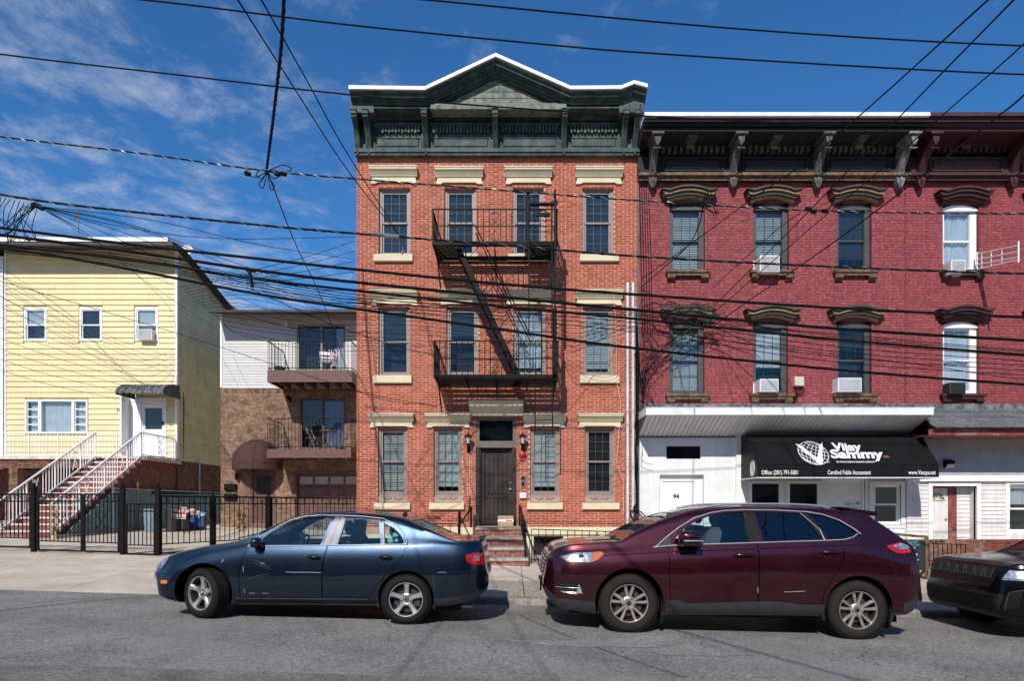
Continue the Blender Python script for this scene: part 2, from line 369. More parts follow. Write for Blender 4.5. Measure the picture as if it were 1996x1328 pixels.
K['binblue'] = mat('blue_bin', (0.035,0.075,0.20), 0.5, var=0.1)
K['bingrey'] = mat('blue_grey_bin', (0.20,0.27,0.33), 0.5, var=0.1)
K['bindark'] = mat('charcoal_bin', (0.035,0.04,0.042), 0.55, var=0.1)
K['orange'] = mat('orange_bag', (0.65,0.22,0.06), 0.6, col2=(0.7,0.65,0.6), scale=20)
K['bluebag'] = mat('blue_bag', (0.06,0.25,0.50), 0.5, col2=(0.7,0.72,0.75), scale=18)
K['lampglass'] = mat('frosted_lantern_glass', (0.42,0.43,0.42), 0.25, var=0.05)
K['steel'] = mat('brushed_steel', (0.5,0.5,0.5), 0.3, metal=0.9, var=0.05)
K['plaster'] = mat('plain_render', (0.35,0.32,0.28), 0.85, var=0.1)
K['plaster2'] = mat('tan_brickwork_far', (0.28,0.17,0.12), 0.85, var=0.15)

def asphalt():
    m = mat('asphalt', (0.208,0.198,0.186), 0.85, var=0.16, scale=0.8, bump=0.006, bscale=55, speck=0.42, dirt=(0.235,0.225,0.212), dscale=0.45, damt=0.75)
    nt = m.node_tree; L = nt.links.new; b = nt.nodes['Principled BSDF']
    src = b.inputs['Base Color'].links[0].from_socket
    geo = nt.nodes.new('ShaderNodeNewGeometry')
    # dark tyre-worn band along the lane and sealed cracks
    vo = nt.nodes.new('ShaderNodeTexVoronoi'); vo.feature = 'DISTANCE_TO_EDGE'; vo.inputs['Scale'].default_value = 0.33
    nn = nt.nodes.new('ShaderNodeTexNoise'); nn.inputs['Scale'].default_value = 1.4; nn.inputs['Detail'].default_value = 6
    L(geo.outputs['Position'], nn.inputs['Vector'])
    ma = nt.nodes.new('ShaderNodeMixRGB'); ma.inputs[0].default_value = 0.35; L(geo.outputs['Position'], ma.inputs[1]); L(nn.outputs['Color'], ma.inputs[2])
    L(ma.outputs[0], vo.inputs['Vector'])
    mr = nt.nodes.new('ShaderNodeMapRange'); mr.inputs['From Max'].default_value = 0.010; mr.inputs['To Min'].default_value = 1.0; L(vo.outputs['Distance'], mr.inputs['Value'])
    mu = nt.nodes.new('ShaderNodeVectorMath'); mu.operation = 'SCALE'; L(src, mu.inputs[0]); L(mr.outputs[0], mu.inputs['Scale'])
    L(mu.outputs[0], b.inputs['Base Color'])
    return m
K['asphalt'] = asphalt()
# ================================================================ SETTING: ground
FARX = 400.0
def sheet(name, mt, x0, x1, y0, y1, zf, nx=1, ny=1, **k):
    m = MB(); xs = [x0+(x1-x0)*i/nx for i in range(nx+1)]; ys = [y0+(y1-y0)*j/ny for j in range(ny+1)]
    vs = [(x,y,zf(x,y)) for y in ys for x in xs]
    m.add(vs, [(j*(nx+1)+i, j*(nx+1)+i+1, (j+1)*(nx+1)+i+1, (j+1)*(nx+1)+i) for j in range(ny) for i in range(nx)])
    return m.build(name, mt, **k)
# one plain ground sheet that reaches the horizon, the road on it
sheet('ground', K['concrete'], -FARX, FARX, YC, 900, lambda x,y: -SLOPE*x - 0.06 + 0.02*min(max(y-YC,0),20), 1, 12, kind='structure')
sheet('ground', K['concrete'], -FARX, FARX, -600, -1.2, lambda x,y: -SLOPE*x - 0.01, kind='structure')
sheet('road', K['asphalt'], -FARX, FARX, -1.2, YC+0.02, lambda x,y: -SLOPE*x, kind='structure')
# painted utility mark by the kerb, a pale patch, old skid marks and cracks lie on the road
def mark(name, pts, wd, mt, lift=0.004, **k):
    m = MB(); P = crom([(a,b,0) for a,b in pts], 5); vs = []; n = len(P)
    for i,p in enumerate(P):
        t = (P[min(i+1,n-1)]-P[max(i-1,0)]).normalized(); q = Vector((-t.y,t.x,0))*wd*(0.5+0.3*noise.noise(p*3))
        for s in (-1,1): c = p+q*s; vs.append((c.x,c.y,road(c.x)+lift))
    m.add(vs, [(2*i,2*i+1,2*i+3,2*i+2) for i in range(n-1)])
    return m.build(name, mt, **k)
K['pinkspray'] = mat('faded_pink_spray', (0.40,0.16,0.22), 0.8, col2=(0.2,0.15,0.15), scale=20)
K['tar'] = mat('tar_seal', (0.075,0.072,0.070), 0.8, var=0.2)
K['dust'] = mat('pale_dust', (0.19,0.182,0.172), 0.95, col2=(0.13,0.125,0.12), scale=5, speck=0.3, bscale=60)
mark('spray_mark', [(5.1,10.32),(5.8,10.36),(6.7,10.38)], 0.05, K['pinkspray'], kind='structure')
mark('spray_mark', [(0.1,10.42),(1.0,10.45),(1.8,10.40)], 0.02, K['pinkspray'], kind='structure')
for pts in ([(0.1,9.6),(0.6,8.3),(1.1,7.2),(1.6,6.3)], [(-5.6,10.3),(-6.6,8.6),(-7.2,7.2)]):
    mark('road_crack', pts, 0.022, K['tar'], kind='structure')

K['fade'] = mat('hairline_crack', (0.085,0.081,0.077), .9)
R_ = random.Random(5)
for k in range(11):
    x,y = R_.uniform(-7,7.5),R_.uniform(5.8,10.2); a = R_.uniform(0,6.28); pts=[(x,y)]
    for j in range(R_.randint(9,18)):
        b_ = a+R_.uniform(-.9,.9); x += .11*math.cos(b_); y += .11*math.sin(b_)
        if y > 10.4: break
        pts.append((x,y))
    if len(pts) > 2: mark('road_crack', pts, R_.uniform(.004,.008), K['fade'], kind='structure')
def blotch(cx,cy,rx,ry,mt,lift,seed,nm):
    R2 = random.Random(seed); m = MB(); n = 40; ph = [R2.uniform(0,6.28) for _ in range(4)]
    vs = [(cx,cy,road(cx)+lift)]
    for k in range(n):
        a = 2*math.pi*k/n; q = 1+.22*math.sin(2*a+ph[0])+.14*math.sin(5*a+ph[1])+.10*math.sin(9*a+ph[2])+.06*math.sin(17*a+ph[3])
        x,y = cx+rx*q*math.cos(a),cy+ry*q*math.sin(a); vs.append((x,y,road(x)+lift))
    m.add(vs,[(0,1+k,1+(k+1)%n) for k in range(n)]); m.build(nm,mt,kind='structure')
K['patch'] = mat('newer_asphalt_patch', (0.165,0.158,0.149), 0.85, var=0.18, scale=1.5, bump=0.005, bscale=60, speck=0.4)
K['oil'] = mat('oil_stain', (0.115,0.110,0.104), 0.6, var=0.2, speck=.3, bscale=60)
K['pale'] = mat('pale_scuffed_asphalt', (0.235,0.225,0.212), 0.9, col2=(0.19,0.18,0.17), scale=4, speck=.35, bscale=60)
blotch(.95,7.75,.75,.22,K['pale'],.0045,1,'dust_patch'); blotch(2.0,7.35,.5,.10,K['pale'],.005,2,'dust_patch')
blotch(-1.9,9.4,.25,.3,K['oil'],.0045,3,'oil_stain'); blotch(3.4,9.2,.3,.25,K['oil'],.0045,4,'oil_stain'); blotch(-5.9,7.0,.35,.12,K['oil'],.0045,6,'oil_stain')
m = MB(); m.add([(x,y,road(x)+.0035) for x,y in ((-20,6.05),(20,6.05),(20,4.9),(-20,4.9))],[(0,1,2,3)]); m.build('worn_lane_band',K['patch'],kind='structure')
# driveway apron on the left (flush), aggregate strip, kerb stones and slabs on the right
AX = -5.05
side = empty('sidewalk', (0, 12.5, 0)); side['kind'] = 'structure'
def slab(x0,x1,y0,y1,mt,top=None,name='slab',th=0.12,skew=0.0):
    top = top or walk; e = 0.006
    m = MB(); c = [(x0+e,y0+e),(x1-e,y0+e),(x1-e+skew,y1-e),(x0+e+skew,y1-e)]
    d = [rnd.uniform(-.003,.003) for _ in c]
    vs = [(x,y,top(x,y)-th) for x,y in c] + [(x,y,top(x,y)-.004) for x,y in c] + [(x+(.008 if i in (0,3) else -.008),y+(.008 if i<2 else -.008),top(x,y)+d[i]) for i,(x,y) in enumerate(c)]
    m.add(vs, [(0,1,5,4),(1,2,6,5),(2,3,7,6),(3,0,4,7),(4,5,9,8),(5,6,10,9),(6,7,11,10),(7,4,8,11),(8,9,10,11)])
    return m.build(name, mt, side)
def apron(x,y):
    t = min(1,(y-YC)/2.2); return -SLOPE*x + 0.006 + (walk(x,YC+2.2)+SLOPE*x-0.006)*t if y < YC+2.2 else walk(x,y)
xe = [-16,-13.6,-11.3,-9.1,-7.0,AX]
for a,b in zip(xe,xe[1:]):
    slab(a,b,YC,YC+2.2,K['concrete'],apron)
    slab(a,b,YC+2.2,YC+4.55,K['concrete'])
xs = AX
while xs < 15:
    wd = 1.75; xn = min(xs+wd, 15.2)
    slab(xs, xn, YC+0.16, YC+2.15, K['aggregate'])
    slab(xs, xn, YC+2.15, YC+4.45, K['concrete2'] if 0.3 < xs < 1.9 else K['concrete'])
    slab(xs, xn, YC+4.45, 18.0, K['concrete'])
    xs = xn
# kerb stones
x0 = AX
while x0 < 15:
    L_ = rnd.uniform(1.5,2.0); x1 = x0+L_
    m = MB(); top = lambda x,y: walk(x,YC)+.004
    prof = [(YC,-.15),(YC,.06),(YC+.012,.092),(YC+.04,.104),(YC+.155,.104),(YC+.155,-.15)]
    vs = [(x,y,-SLOPE*x+z) for x in (x0+.005,x1-.005) for y,z in prof]; n = len(prof)
    m.add(vs, [(i,(i+1)%n,n+(i+1)%n,n+i) for i in range(n)]+[tuple(range(n)),tuple(range(n,2*n))[::-1]])
    m.build('kerb_stone', K['kerb'], side); x0 = x1
# side driveway up to the brown house and the lot before the yellow house
drive = empty('driveway', (-9, 20, 0)); drive['kind'] = 'structure'
def dslab(x0,x1,y0,y1,mt=None):
    m = MB(); e=.006; c = [(x0+e,y0+e),(x1-e,y0+e),(x1-e,y1-e),(x0+e,y1-e)]
    m.add([(x,y,walk(x,y)-.12) for x,y in c]+[(x,y,walk(x,y)) for x,y in c], [(4,5,6,7),(0,1,5,4),(1,2,6,5),(2,3,7,6),(3,0,4,7)])
    m.build('slab', mt or K['concrete'], drive)
for xa,xb in ((-21,-17.2),(-17.2,-14.3),(-14.3,-12.3),(-12.3,-9.9),(-9.9,-7.4),(-7.4,-4.1)):
    yy = YC+4.55
    while yy < 31: dslab(xa,xb,yy,min(yy+2.6,31)); yy += 2.6
# weeds in the joints
def weeds(cx, cy, n, spread, h, label):
    m = MB()
    for i in range(n):
        x = cx+rnd.gauss(0,spread); y = cy+rnd.gauss(0,.03); z = walk(x,y)-.02; a = rnd.uniform(0,6.28); hh = h*rnd.uniform(.4,1); wv = .006
        dx,dy = math.cos(a)*hh*.7, math.sin(a)*hh*.5
        m.add([(x-wv,y,z),(x+wv,y,z),(x+dx*.5+wv*.6,y+dy*.5,z+hh*.7),(x+dx,y+dy,z+hh*.9)], [(0,1,2,3)])
    m.build('grass', K['grass'], kind='stuff', label=label)
weeds(.22, YC+.16, 120, .12, .05, 'green weeds growing behind the kerb between the two nearest cars')
weeds(.14, 12.75, 40, .02, .05, 'thin weeds in the sidewalk joint before the stoop')
# litter and pebbles
m = MB()
for i in range(420):
    x = rnd.uniform(-8,8); y = rnd.uniform(6,10.5) if rnd.random()<.75 else rnd.uniform(10.3,10.55); r = rnd.uniform(.004,.012)
    z = road(x); m.add([(x-r,y-r,z),(x+r,y-r*.6,z),(x+r*.5,y+r,z),(x-r*.6,y+r*.8,z),(x,y,z+r)], [(0,1,4),(1,2,4),(2,3,4),(3,0,4)])
m.build('gravel', K['dust'], kind='stuff', label='small loose stones scattered over the asphalt')

# ================================================================ generic wall pieces
def wall_sheet(x0,x1,z0,z1,y,holes,rev,mb=None):
    """front face at y with rectangular holes and their reveals"""
    m = mb or MB()
    xs = sorted({x0,x1,*[v for h in holes for v in h[:2]]}); zs = sorted({z0,z1,*[v for h in holes for v in h[2:]]})
    xs = [v for v in xs if x0 <= v <= x1]; zs = [v for v in zs if z0 <= v <= z1]
    for a,b in zip(xs,xs[1:]):
        for c,d in zip(zs,zs[1:]):
            mx,mz = (a+b)/2,(c+d)/2
            if any(h[0]<mx<h[1] and h[2]<mz<h[3] for h in holes): continue
            m.add([(a,y,c),(b,y,c),(b,y,d),(a,y,d)],[(0,1,2,3)])
    for h in holes:
        a,b,c,d = h; r = y+rev
        m.add([(a,y,c),(b,y,c),(b,y,d),(a,y,d),(a,r,c),(b,r,c),(b,r,d),(a,r,d)],[(0,1,5,4),(1,2,6,5),(2,3,7,6),(3,0,4,7)])
    return m
def cut(a,b,z,zt,holes):
    """intervals of [a,b] left free by holes in the course z..zt"""
    iv = [(a,b)]
    for h in holes:
        if h[3] <= z+.012 or h[2] >= zt-.012: continue
        nv = []
        for p,q in iv:
            if h[1] <= p or h[0] >= q: nv.append((p,q)); continue
            if h[0]-p > .02: nv.append((p,h[0]))
            if q-h[1] > .02: nv.append((h[1],q))
        iv = nv
    return iv
def bricks(root, x0,x1,z0,z1,yf,holes, pl,pc,joint,dep, mt, nind=300, jit=0.0015, seed=1):
    R = random.Random(seed); allb = []; k = 0; z = z0
    while z+pc*.6 < z1:
        zt = min(z+pc-joint, z1); off = (k%2)*pl/2
        for p,q in cut(x0,x1,z,zt,holes):
            i = math.floor((p-x0-off)/pl); x = x0+off+i*pl
            while x < q:
                a = max(x,p); b = min(x+pl-joint,q)
                if b-a > .03: allb.append((a,b,z,zt, b-a > pl-joint-.001 and zt-z > pc-joint-.001))
                x += pl
        z += pc; k += 1
    cen = Vector((0,0,EYE))
    full = sorted([b for b in allb if b[4]], key=lambda b: (Vector((b[0],yf,b[2]))-cen).length)[:nind]
    fs = set(full)
    rest = MB()
    for b in allb:
        if b in fs: continue
        j = R.uniform(-jit,jit); a,c,d,e = b[0],b[1],b[2],b[3]; y = yf+j; yb = yf+dep; ch=.003
        rest.add([(a+ch,y,d+ch),(c-ch,y,d+ch),(c-ch,y,e-ch),(a+ch,y,e-ch),(a,yb,d),(c,yb,d),(c,yb,e),(a,yb,e)],[(0,1,2,3),(0,4,5,1),(1,5,6,2),(2,6,7,3),(3,7,4,0)])
    rest.build('brickwork', mt, root, kind='stuff')
    me = None
    for b in full:
        if me is None:
            L_,H = pl-joint, pc-joint; ch=.003
            mm = MB(); mm.add([(ch,0,ch),(L_-ch,0,ch),(L_-ch,0,H-ch),(ch,0,H-ch),(0,dep,0),(L_,dep,0),(L_,dep,H),(0,dep,H)],[(0,1,2,3),(0,4,5,1),(1,5,6,2),(2,6,7,3),(3,7,4,0)])
            me = bpy.data.meshes.new('brick'); me.from_pydata(mm.v,[],mm.f); me.materials.append(mt)
        o = bpy.data.objects.new('brick', me); COL.objects.link(o); o.parent = root
        o.location = Vector((b[0], yf+R.uniform(-jit,jit), b[2])) - ROOT[root.name]

def frame(m, x0,x1,z0,z1,y0,y1,w,wb=None):
    wb = wb or w
    m.box(x0,x0+w,y0,y1,z0,z1); m.box(x1-w,x1,y0,y1,z0,z1)
    m.box(x0+w,x1-w,y0+.001,y1,z1-w,z1); m.box(x0+w,x1-w,y0+.001,y1,z0,z0+wb)
def window(root, x0,x1,z0,z1,yf, fm, sm, grid=(3,2), inset=.10, fw=.07, style='blind', cover=1.0, glassm=None, lower_grid=None, name='window', split=.5, sash=.045, open_=0.0, back=.55):
    """double-hung window: frame > two sashes, panes, muntins, blind and dim room"""
    y = yf+inset; f = MB(); frame(f,x0,x1,z0,z1,y,y+.10,fw)
    W = f.build(name, fm, root)
    a,b,c,d = x0+fw,x1-fw,z0+fw,z1-fw; mid = c+(d-c)*split
    gm = glassm or K['glass']
    for (za,zb,ys,up) in ((mid-.02,d,y+.025,1),(c+open_,mid+.02+open_*.0,y+.055,0)):
        s = MB(); frame(s,a,b,za,zb,ys,ys+.03,sash)
        s.build('sash', sm, W)
        p = MB(); p.box(a+sash,b-sash,ys+.012,ys+.016,za+sash,zb-sash); p.build('pane', gm, W)
        g = grid if up else (lower_grid if lower_grid is not None else grid)
        if g:
            t = MB(); nx,nz = g; wd=.0045
            for i in range(1,nx): xx = a+sash+(b-a-2*sash)*i/nx; t.box(xx-wd*1.5,xx+wd*1.5,ys+.018,ys+.0225,za+sash,zb-sash)
            for i in range(1,nz): zz = za+sash+(zb-za-2*sash)*i/nz; t.box(a+sash,b-sash,ys+.0188,ys+.0218,zz-wd*1.5,zz+wd*1.5)
            t.build('muntin', sm, W)
    yb = y+.10; zc = d-(d-c)*cover
    if style == 'blind':
        bl = MB(); z = d-.03
        while z > zc: bl.add([(a+.01,yb,z-.020),(b-.01,yb,z-.020),(b-.01,yb+.022,z+.014),(a+.01,yb+.022,z+.014)],[(0,1,2,3)]); z -= .046
        bl.box(a+.01,b-.01,yb,yb+.03,d-.03,d)
        bl.build('blind', K['blind'], W)
    elif style in ('shade','screen'):
        bl = MB(); bl.box(a,b,yb,yb+.01,zc,d); bl.build('shade', K['blind'] if style=='shade' else K['darkshade'], W)
    elif style == 'curtain':
        bl = MB(); n = 26; P = []
        for i in range(n+1): P.append((a+(b-a)*i/n, yb+.03+.025*math.sin(i*1.9)+.01*math.sin(i*.7)))
        vs = [(x,yy,zc) for x,yy in P]+[(x,yy,d) for x,yy in P]
        bl.add(vs,[(i,i+1,n+2+i,n+1+i) for i in range(n)],True); bl.build('curtain', K['curtain'], W)
    r = MB(); r.add([(a-.05,y+.10,c-.05),(b+.05,y+.10,c-.05),(b+.05,y+.10,d+.05),(a-.05,y+.10,d+.05),(a-.05,y+back,c-.05),(b+.05,y+back,c-.05),(b+.05,y+back,d+.05),(a-.05,y+back,d+.05)],
                    [(0,1,5,4),(1,2,6,5),(2,3,7,6),(3,0,4,7),(4,5,6,7)])
    r.build('interior', K['room'], W)
    return W
def planks(root, x0,x1,z0,z1,yf,pc,mt,holes=(),lap=.014,name='plank',seg=3.7):
    """lapped clapboards, each interval of a course its own board"""
    z = z0
    while z < z1-.01:
        zt = min(z+pc,z1)
        iv = []
        o_ = rnd.uniform(0,seg)
        for p,q in cut(x0,x1,z,zt,holes):
            k_ = x0+o_
            while k_ < q-.4:
                if k_ > p+.4: iv.append((p,k_-.003)); p = k_
                k_ += seg
            iv.append((p,q))
        for p,q in iv:
            j = rnd.uniform(-.004,.004)
            m = MB(); m.add([(p,yf-lap+j,z),(q,yf-lap+j,z),(q,yf,zt),(p,yf,zt),(p,yf+.02,z),(q,yf+.02,z),(q,yf+.02,zt),(p,yf+.02,zt)],
                            [(0,1,2,3),(0,4,5,1),(2,6,7,3),(1,5,6,2),(3,7,4,0)])
            m.build(name, mt, root)
        z += pc

# ================================================================ THE RED BRICK BUILDING
SF = 74.0; YF = Y(SF)
BL, BR = X(695,SF), X(1243,SF)
red = empty('brick_building', (X(968,SF), YF, walk(0,YF)), 'three storey orange-red brick row house with green cornice and black fire escape', 'building')
zb, zt_ = walk(0,YF)-.25, Z(308,SF)
def R_(px0,px1,py0,py1,S=SF): return (X(px0,S),X(px1,S),Z(py1,S),Z(py0,S))
w3 = [R_(a,b,366,497) for a,b in ((738,800),(866,928),(999,1060),(1135,1196))]
w2 = [R_(a,b,598,732) for a,b in ((737,799),(870,932),(1001,1063),(1136,1195))]
w1 = [R_(a,b,834,981) for a,b in ((736,794),(845,901),(1033,1091),(1140,1198))]
dr = R_(927,1007,815,1026)
bw = [R_(1040,1098,1046,1086), R_(1150,1212,1046,1076), R_(846,896,1046,1080)]
holes = w3+w2+w1+[dr]+bw
bw_low = Z(1042,SF)
wall_sheet(BL,BR,bw_low,zt_+.1,YF+.007,holes[:-3],.30).build('wall', K['mortar'], red)
wall_sheet(BL,BR,zb,bw_low,YF+.007,[(h[0],h[1],h[2],h[3]) for h in [dr]+bw],.30).build('basement_wall', K['cream'], red)
body = MB(); body.box(BL,BR,YF+.9,YF+12,zb,Z(172,SF)); body.build('building_core', K['mortar'], red)
sb = MB(); sb.box(BL,BL+.02,YF+.008,YF+.9,zb,zt_+.1); sb.box(BR-.02,BR,YF+.008,YF+.9,zb,zt_+.1); sb.build('side_wall', K['brick'], red)
sillz = [( 729,805,497,511),(863,933,497,511),(990,1066,497,511),(1130,1206,498,511),
         (729,803,733,748),(866,940,733,748),(993,1070,733,748),(1130,1207,733,748),
         (730,800,982,994),(837,905,982,994),(1027,1097,982,994),(1135,1207,982,994)]
for a,b,c,d in sillz:
    x0,x1,z0,z1 = R_(a,b,c,d); m = MB(); m.bbox(x0,x1,YF-.09,YF+.12,z0,z1,.012); m.build('sill', K['cream'], red)
def lintel(a,b,c,d,door=False):
    x0,x1,z0,z1 = R_(a,b,c,d); h = z1-z0
    m = MB()
    # slab with ears and a raised middle
    e = .09; zz = z0+.42*h
    m.prism([(x0+.03,z0),(x0+.03+e*1.3,z0),(x0+.08+e*1.6,z0+.10*h),(x1-.08-e*1.6,z0+.10*h),(x1-.03-e*1.3,z0),(x1-.03,z0),(x1-.07,zz),(x0+.07,zz)],'y',YF-.05,YF+.10)
    P = [(YF-.06,zz),(YF-.085,zz+.04*h),(YF-.09,zz+.08*h),(YF-.15,zz+.26*h),(YF-.205,zz+.38*h),(YF-.21,z1),(YF+.05,z1),(YF+.05,zz)]
    m.prism(P,'x',x0+.015,x1-.015)
    m.box(x0,x1,YF-.225,YF+.05,z1-.026,z1+.004)
    return m.build('lintel', K['cream'], red)
lints = [(721,815,330,359),(848,943,331,360),(983,1077,331,360),(1120,1214,331,360),
         (722,817,569,596),(856,946,569,596),(984,1078,569,596),(1120,1214,569,596),
         (719,808,808,834),(829,918,808,834),(1018,1104,808,834),(1125,1214,808,834)]
for l in lints: lintel(*l)
x0,x1,z0,z1 = R_(915,1020,783,812); m = MB()
P = [(YF+.05,z0),(YF-.06,z0),(YF-.10,z0+.12),(YF-.13,z0+.2),(YF-.20,z0+.24),(YF-.22,z1-.05),(YF-.25,z1-.045),(YF-.25,z1),(YF+.05,z1)]
m.prism(P,'x',x0,x1); m.build('lintel', K['cream'], red)
# brick holes: keep bricks out from under lintels and sills
bh = holes[:12]+[dr]+[R_(a,b,c,d) for a,b,c,d in sillz]
bricks(red, BL,BR, Z(1028,SF), zt_, YF, bh, .2162,.0653,.011,.02, K['brick'], 300, seed=3)
# cream water table
m = MB(); m.bbox(X(836,SF),dr[0]-.02,YF-.05,YF+.05,Z(1043,SF),Z(1028,SF),.01); m.bbox(dr[1]+.02,X(1224,SF),YF-.05,YF+.05,Z(1043,SF),Z(1028,SF),.01); m.build('water_table', K['cream'], red)
for i,h in enumerate(w3): window(red,*h,YF,K['taupe'],K['taupe'],(3,3),style='screen' if i!=3 else 'screen',cover=1.0 if i in (0,3) else .8, lower_grid=(3,3))
for i,h in enumerate(w2):
    window(red,*h,YF,K['taupe'],K['taupe'],(1,1) if i<2 else (3,3),style=('screen','screen','curtain','blind')[i],cover=(.45,.4,.9,.9)[i],lower_grid=(1,1) if i<2 else (3,3))
for i,h in enumerate(w1):
    hh = (h[0],h[1],h[2]+.20,h[3])
    W = window(red,*hh,YF,K['taupe'],K['taupe'],(3,3),style=('blind','shade','shade','screen')[i],cover=(.95,.9,.9,1)[i],glassm=K['glassdk'])
    p = MB(); p.box(h[0],h[1],YF+.07,YF+.16,h[2],h[2]+.195); frame(p,h[0]+.03,h[1]-.03,h[2]+.02,h[2]+.175,YF+.055,YF+.07,.018)
    p.build('carved_panel', K['pinkwood'], W)
    sc = MB(); xm = (h[0]+h[1])/2; zm = h[2]+.10
    for s in (-1,1):
        sc.tube(crom([(xm+s*.02,YF+.066,zm-.02),(xm+s*.07,YF+.064,zm+.025),(xm+s*.14,YF+.064,zm-.02),(xm+s*.21,YF+.064,zm+.02),(xm+s*.25,YF+.066,zm)],4),.008,5)
    sc.build('scrollwork', K['darkgrey'], W)
for i,h in enumerate(bw):
    m = MB(); frame(m,*h,YF+.12,YF+.18,.04); W = m.build('basement_window', K['darkgrey'], red)
    p = MB(); p.box(h[0]+.04,h[1]-.04,YF+.15,YF+.155,h[2]+.04,h[3]-.04); p.build('pane', K['glassdk'], W)
    g = MB(); n = 6
    for k in range(n): xx = h[0]+.06+(h[1]-h[0]-.12)*k/(n-1); g.box(xx-.007,xx+.007,YF+.085,YF+.099,h[2]+.02,h[3]-.02)
    if i == 0:
        xm=(h[0]+h[1])/2; zm=(h[2]+h[3])/2
        for s in (-1,1):
            g.tube(scroll((xm+s*.05,YF+.08,zm+.05),.05,0,1.3,18,s),.007,5); g.tube(scroll((xm+s*.05,YF+.08,zm-.07),.05,0,1.3,18,-s),.007,5)
    g.build('window_bar', K['iron'], W)
    r = MB(); r.box(h[0],h[1],YF+.26,YF+.28,h[2],h[3]); r.build('interior', K['room'], W)
# ---- entrance door
D = MB(); x0,x1,z0,z1 = dr; y = YF+.14
D.box(x0,x0+.10,YF+.03,y+.12,z0,z1); D.box(x1-.10,x1,YF+.03,y+.12,z0,z1); D.box(x0+.1,x1-.1,YF+.031,y+.12,z1-.06,z1); D.box(x0+.1,x1-.1,YF+.02,y+.12,Z(873,SF),Z(860,SF))
DO = D.build('door_frame', mat('dark_taupe_trim',(0.15,0.115,0.10),.55), red)
D = MB(); D.box(x0+.10,x0+.13,YF+.06,y+.1,z0,Z(873,SF)); D.box(x1-.13,x1-.10,YF+.06,y+.1,z0,Z(873,SF)); D.box(x0-.0,x0+.10,YF+.02,YF+.03,z0,Z(873,SF)); D.box(x1-.10,x1,YF+.02,YF+.03,z0,Z(873,SF)); D.build('door_jamb', K['doorwood'], red)
t = MB(); t.box(x0+.1,x1-.1,y,y+.006,Z(860,SF),z1-.06); t.build('transom_pane', K['glass'], DO)
t = MB(); t.box(x0+.1,x1-.1,y+.3,y+.32,Z(860,SF),z1-.06); t.build('transom_interior', K['room'], DO)
lf = MB(); a,b,c,d = x0+.10,x1-.10,z0+.02,Z(873,SF)
lf.box(a,b,y+.05,y+.09,c,d)
dw = (b-a)
for xa,xb in ((a+.004,a+.13),(b-.13,b-.004)): lf.bbox(xa,xb,y+.02,y+.05,c,d,.006)
for za,zb_ in ((c,c+.12),(c+.72,c+.80),(d-.12,d)): lf.bbox(a+.13,b-.13,y+.022,y+.05,za,zb_,.006)
DL = lf.build('door', K['doorwood'], red)
n = 5
for za,zb_ in ((c+.13,c+.71),(c+.81,d-.13)):
    for i in range(n):
        xa = a+.145+(dw-.29)*i/n; xb = xa+(dw-.29)/n-.008
        p = MB(); p.bbox(xa,xb,y+.032,y+.05,za+.02,zb_-.02-( .05*abs(i-2)**1.5*.5 if zb_>d-.2 else 0),.005); p.build('board', K['doorwood'], DL)
st = MB()
for zz in (c+.2,c+.62,c+.9,c+1.03,d-.3):
    for i in range(6): st.lathe([(.013,0),(.010,-.008),(.0,-.011)],(a+.16+(dw-.32)*i/5,y+.032,zz),'y',8,cap=False)
st.build('stud', K['iron'], DL)
kn = MB(); kn.lathe([(.028,0),(.028,-.008),(.012,-.012),(.012,-.035),(.03,-.045),(.026,-.07),(0,-.075)],(b-.065,y+.02,c+.95),'y',14,cap=False); kn.lathe([(.022,0),(.022,-.012),(0,-.014)],(b-.065,y+.02,c+1.12),'y',14,cap=False); kn.build('door_knob', K['steel'], DL)
# ---- green cornice
OH = .90; SCn = FPX/(YF-OH)
cor = MB(); zs0 = EYE+10.12
cor.box(BL,BR,YF-.10,YF+.3,zt_,zs0)                       # frieze
for za,zb_,o in ((Z(308,SF),Z(303,SF),.16),(Z(303,SF),Z(297,SF),.20),(Z(297,SF),Z(294,SF),.15)): cor.box(BL-.02,BR+.02,YF-o,YF-.10,za,zb_)
cor.box(BL-.04,BR+.04,YF-OH+.30,YF+.3,zs0,zs0+.03)        # soffit
cor.box(BL,BR,YF-.22,YF-.10,zs0-.07,zs0)
CO = cor.build('cornice', K['green'], red)
top = [(X(p,SCn),Z(q,SCn)) for p,q in ((680,167),(828,169),(966,104),(1112,168),(1211,167),(1236,157),(1262,164))]
def off(d): return [(x,z-d) for x,z in top]
fl = MB(); fl.strip(top, off(.085), YF-OH-.03, YF-.0); fl.box(BL-.03,BR+.05,YF-OH+.6,YF+12,Z(168,SCn)-.25,Z(168,SCn)-.1); fl.build('coping', K['white_metal'], CO)
cw = MB()
for d0,d1,o in ((.085,.13,.87),(.13,.20,.79),(.20,.235,.71),(.235,.30,.63),(.30,.345,.55)): cw.strip(off(d0),off(d1),YF-o,YF-.1)
cw.build('crown_moulding', K['green'], CO)
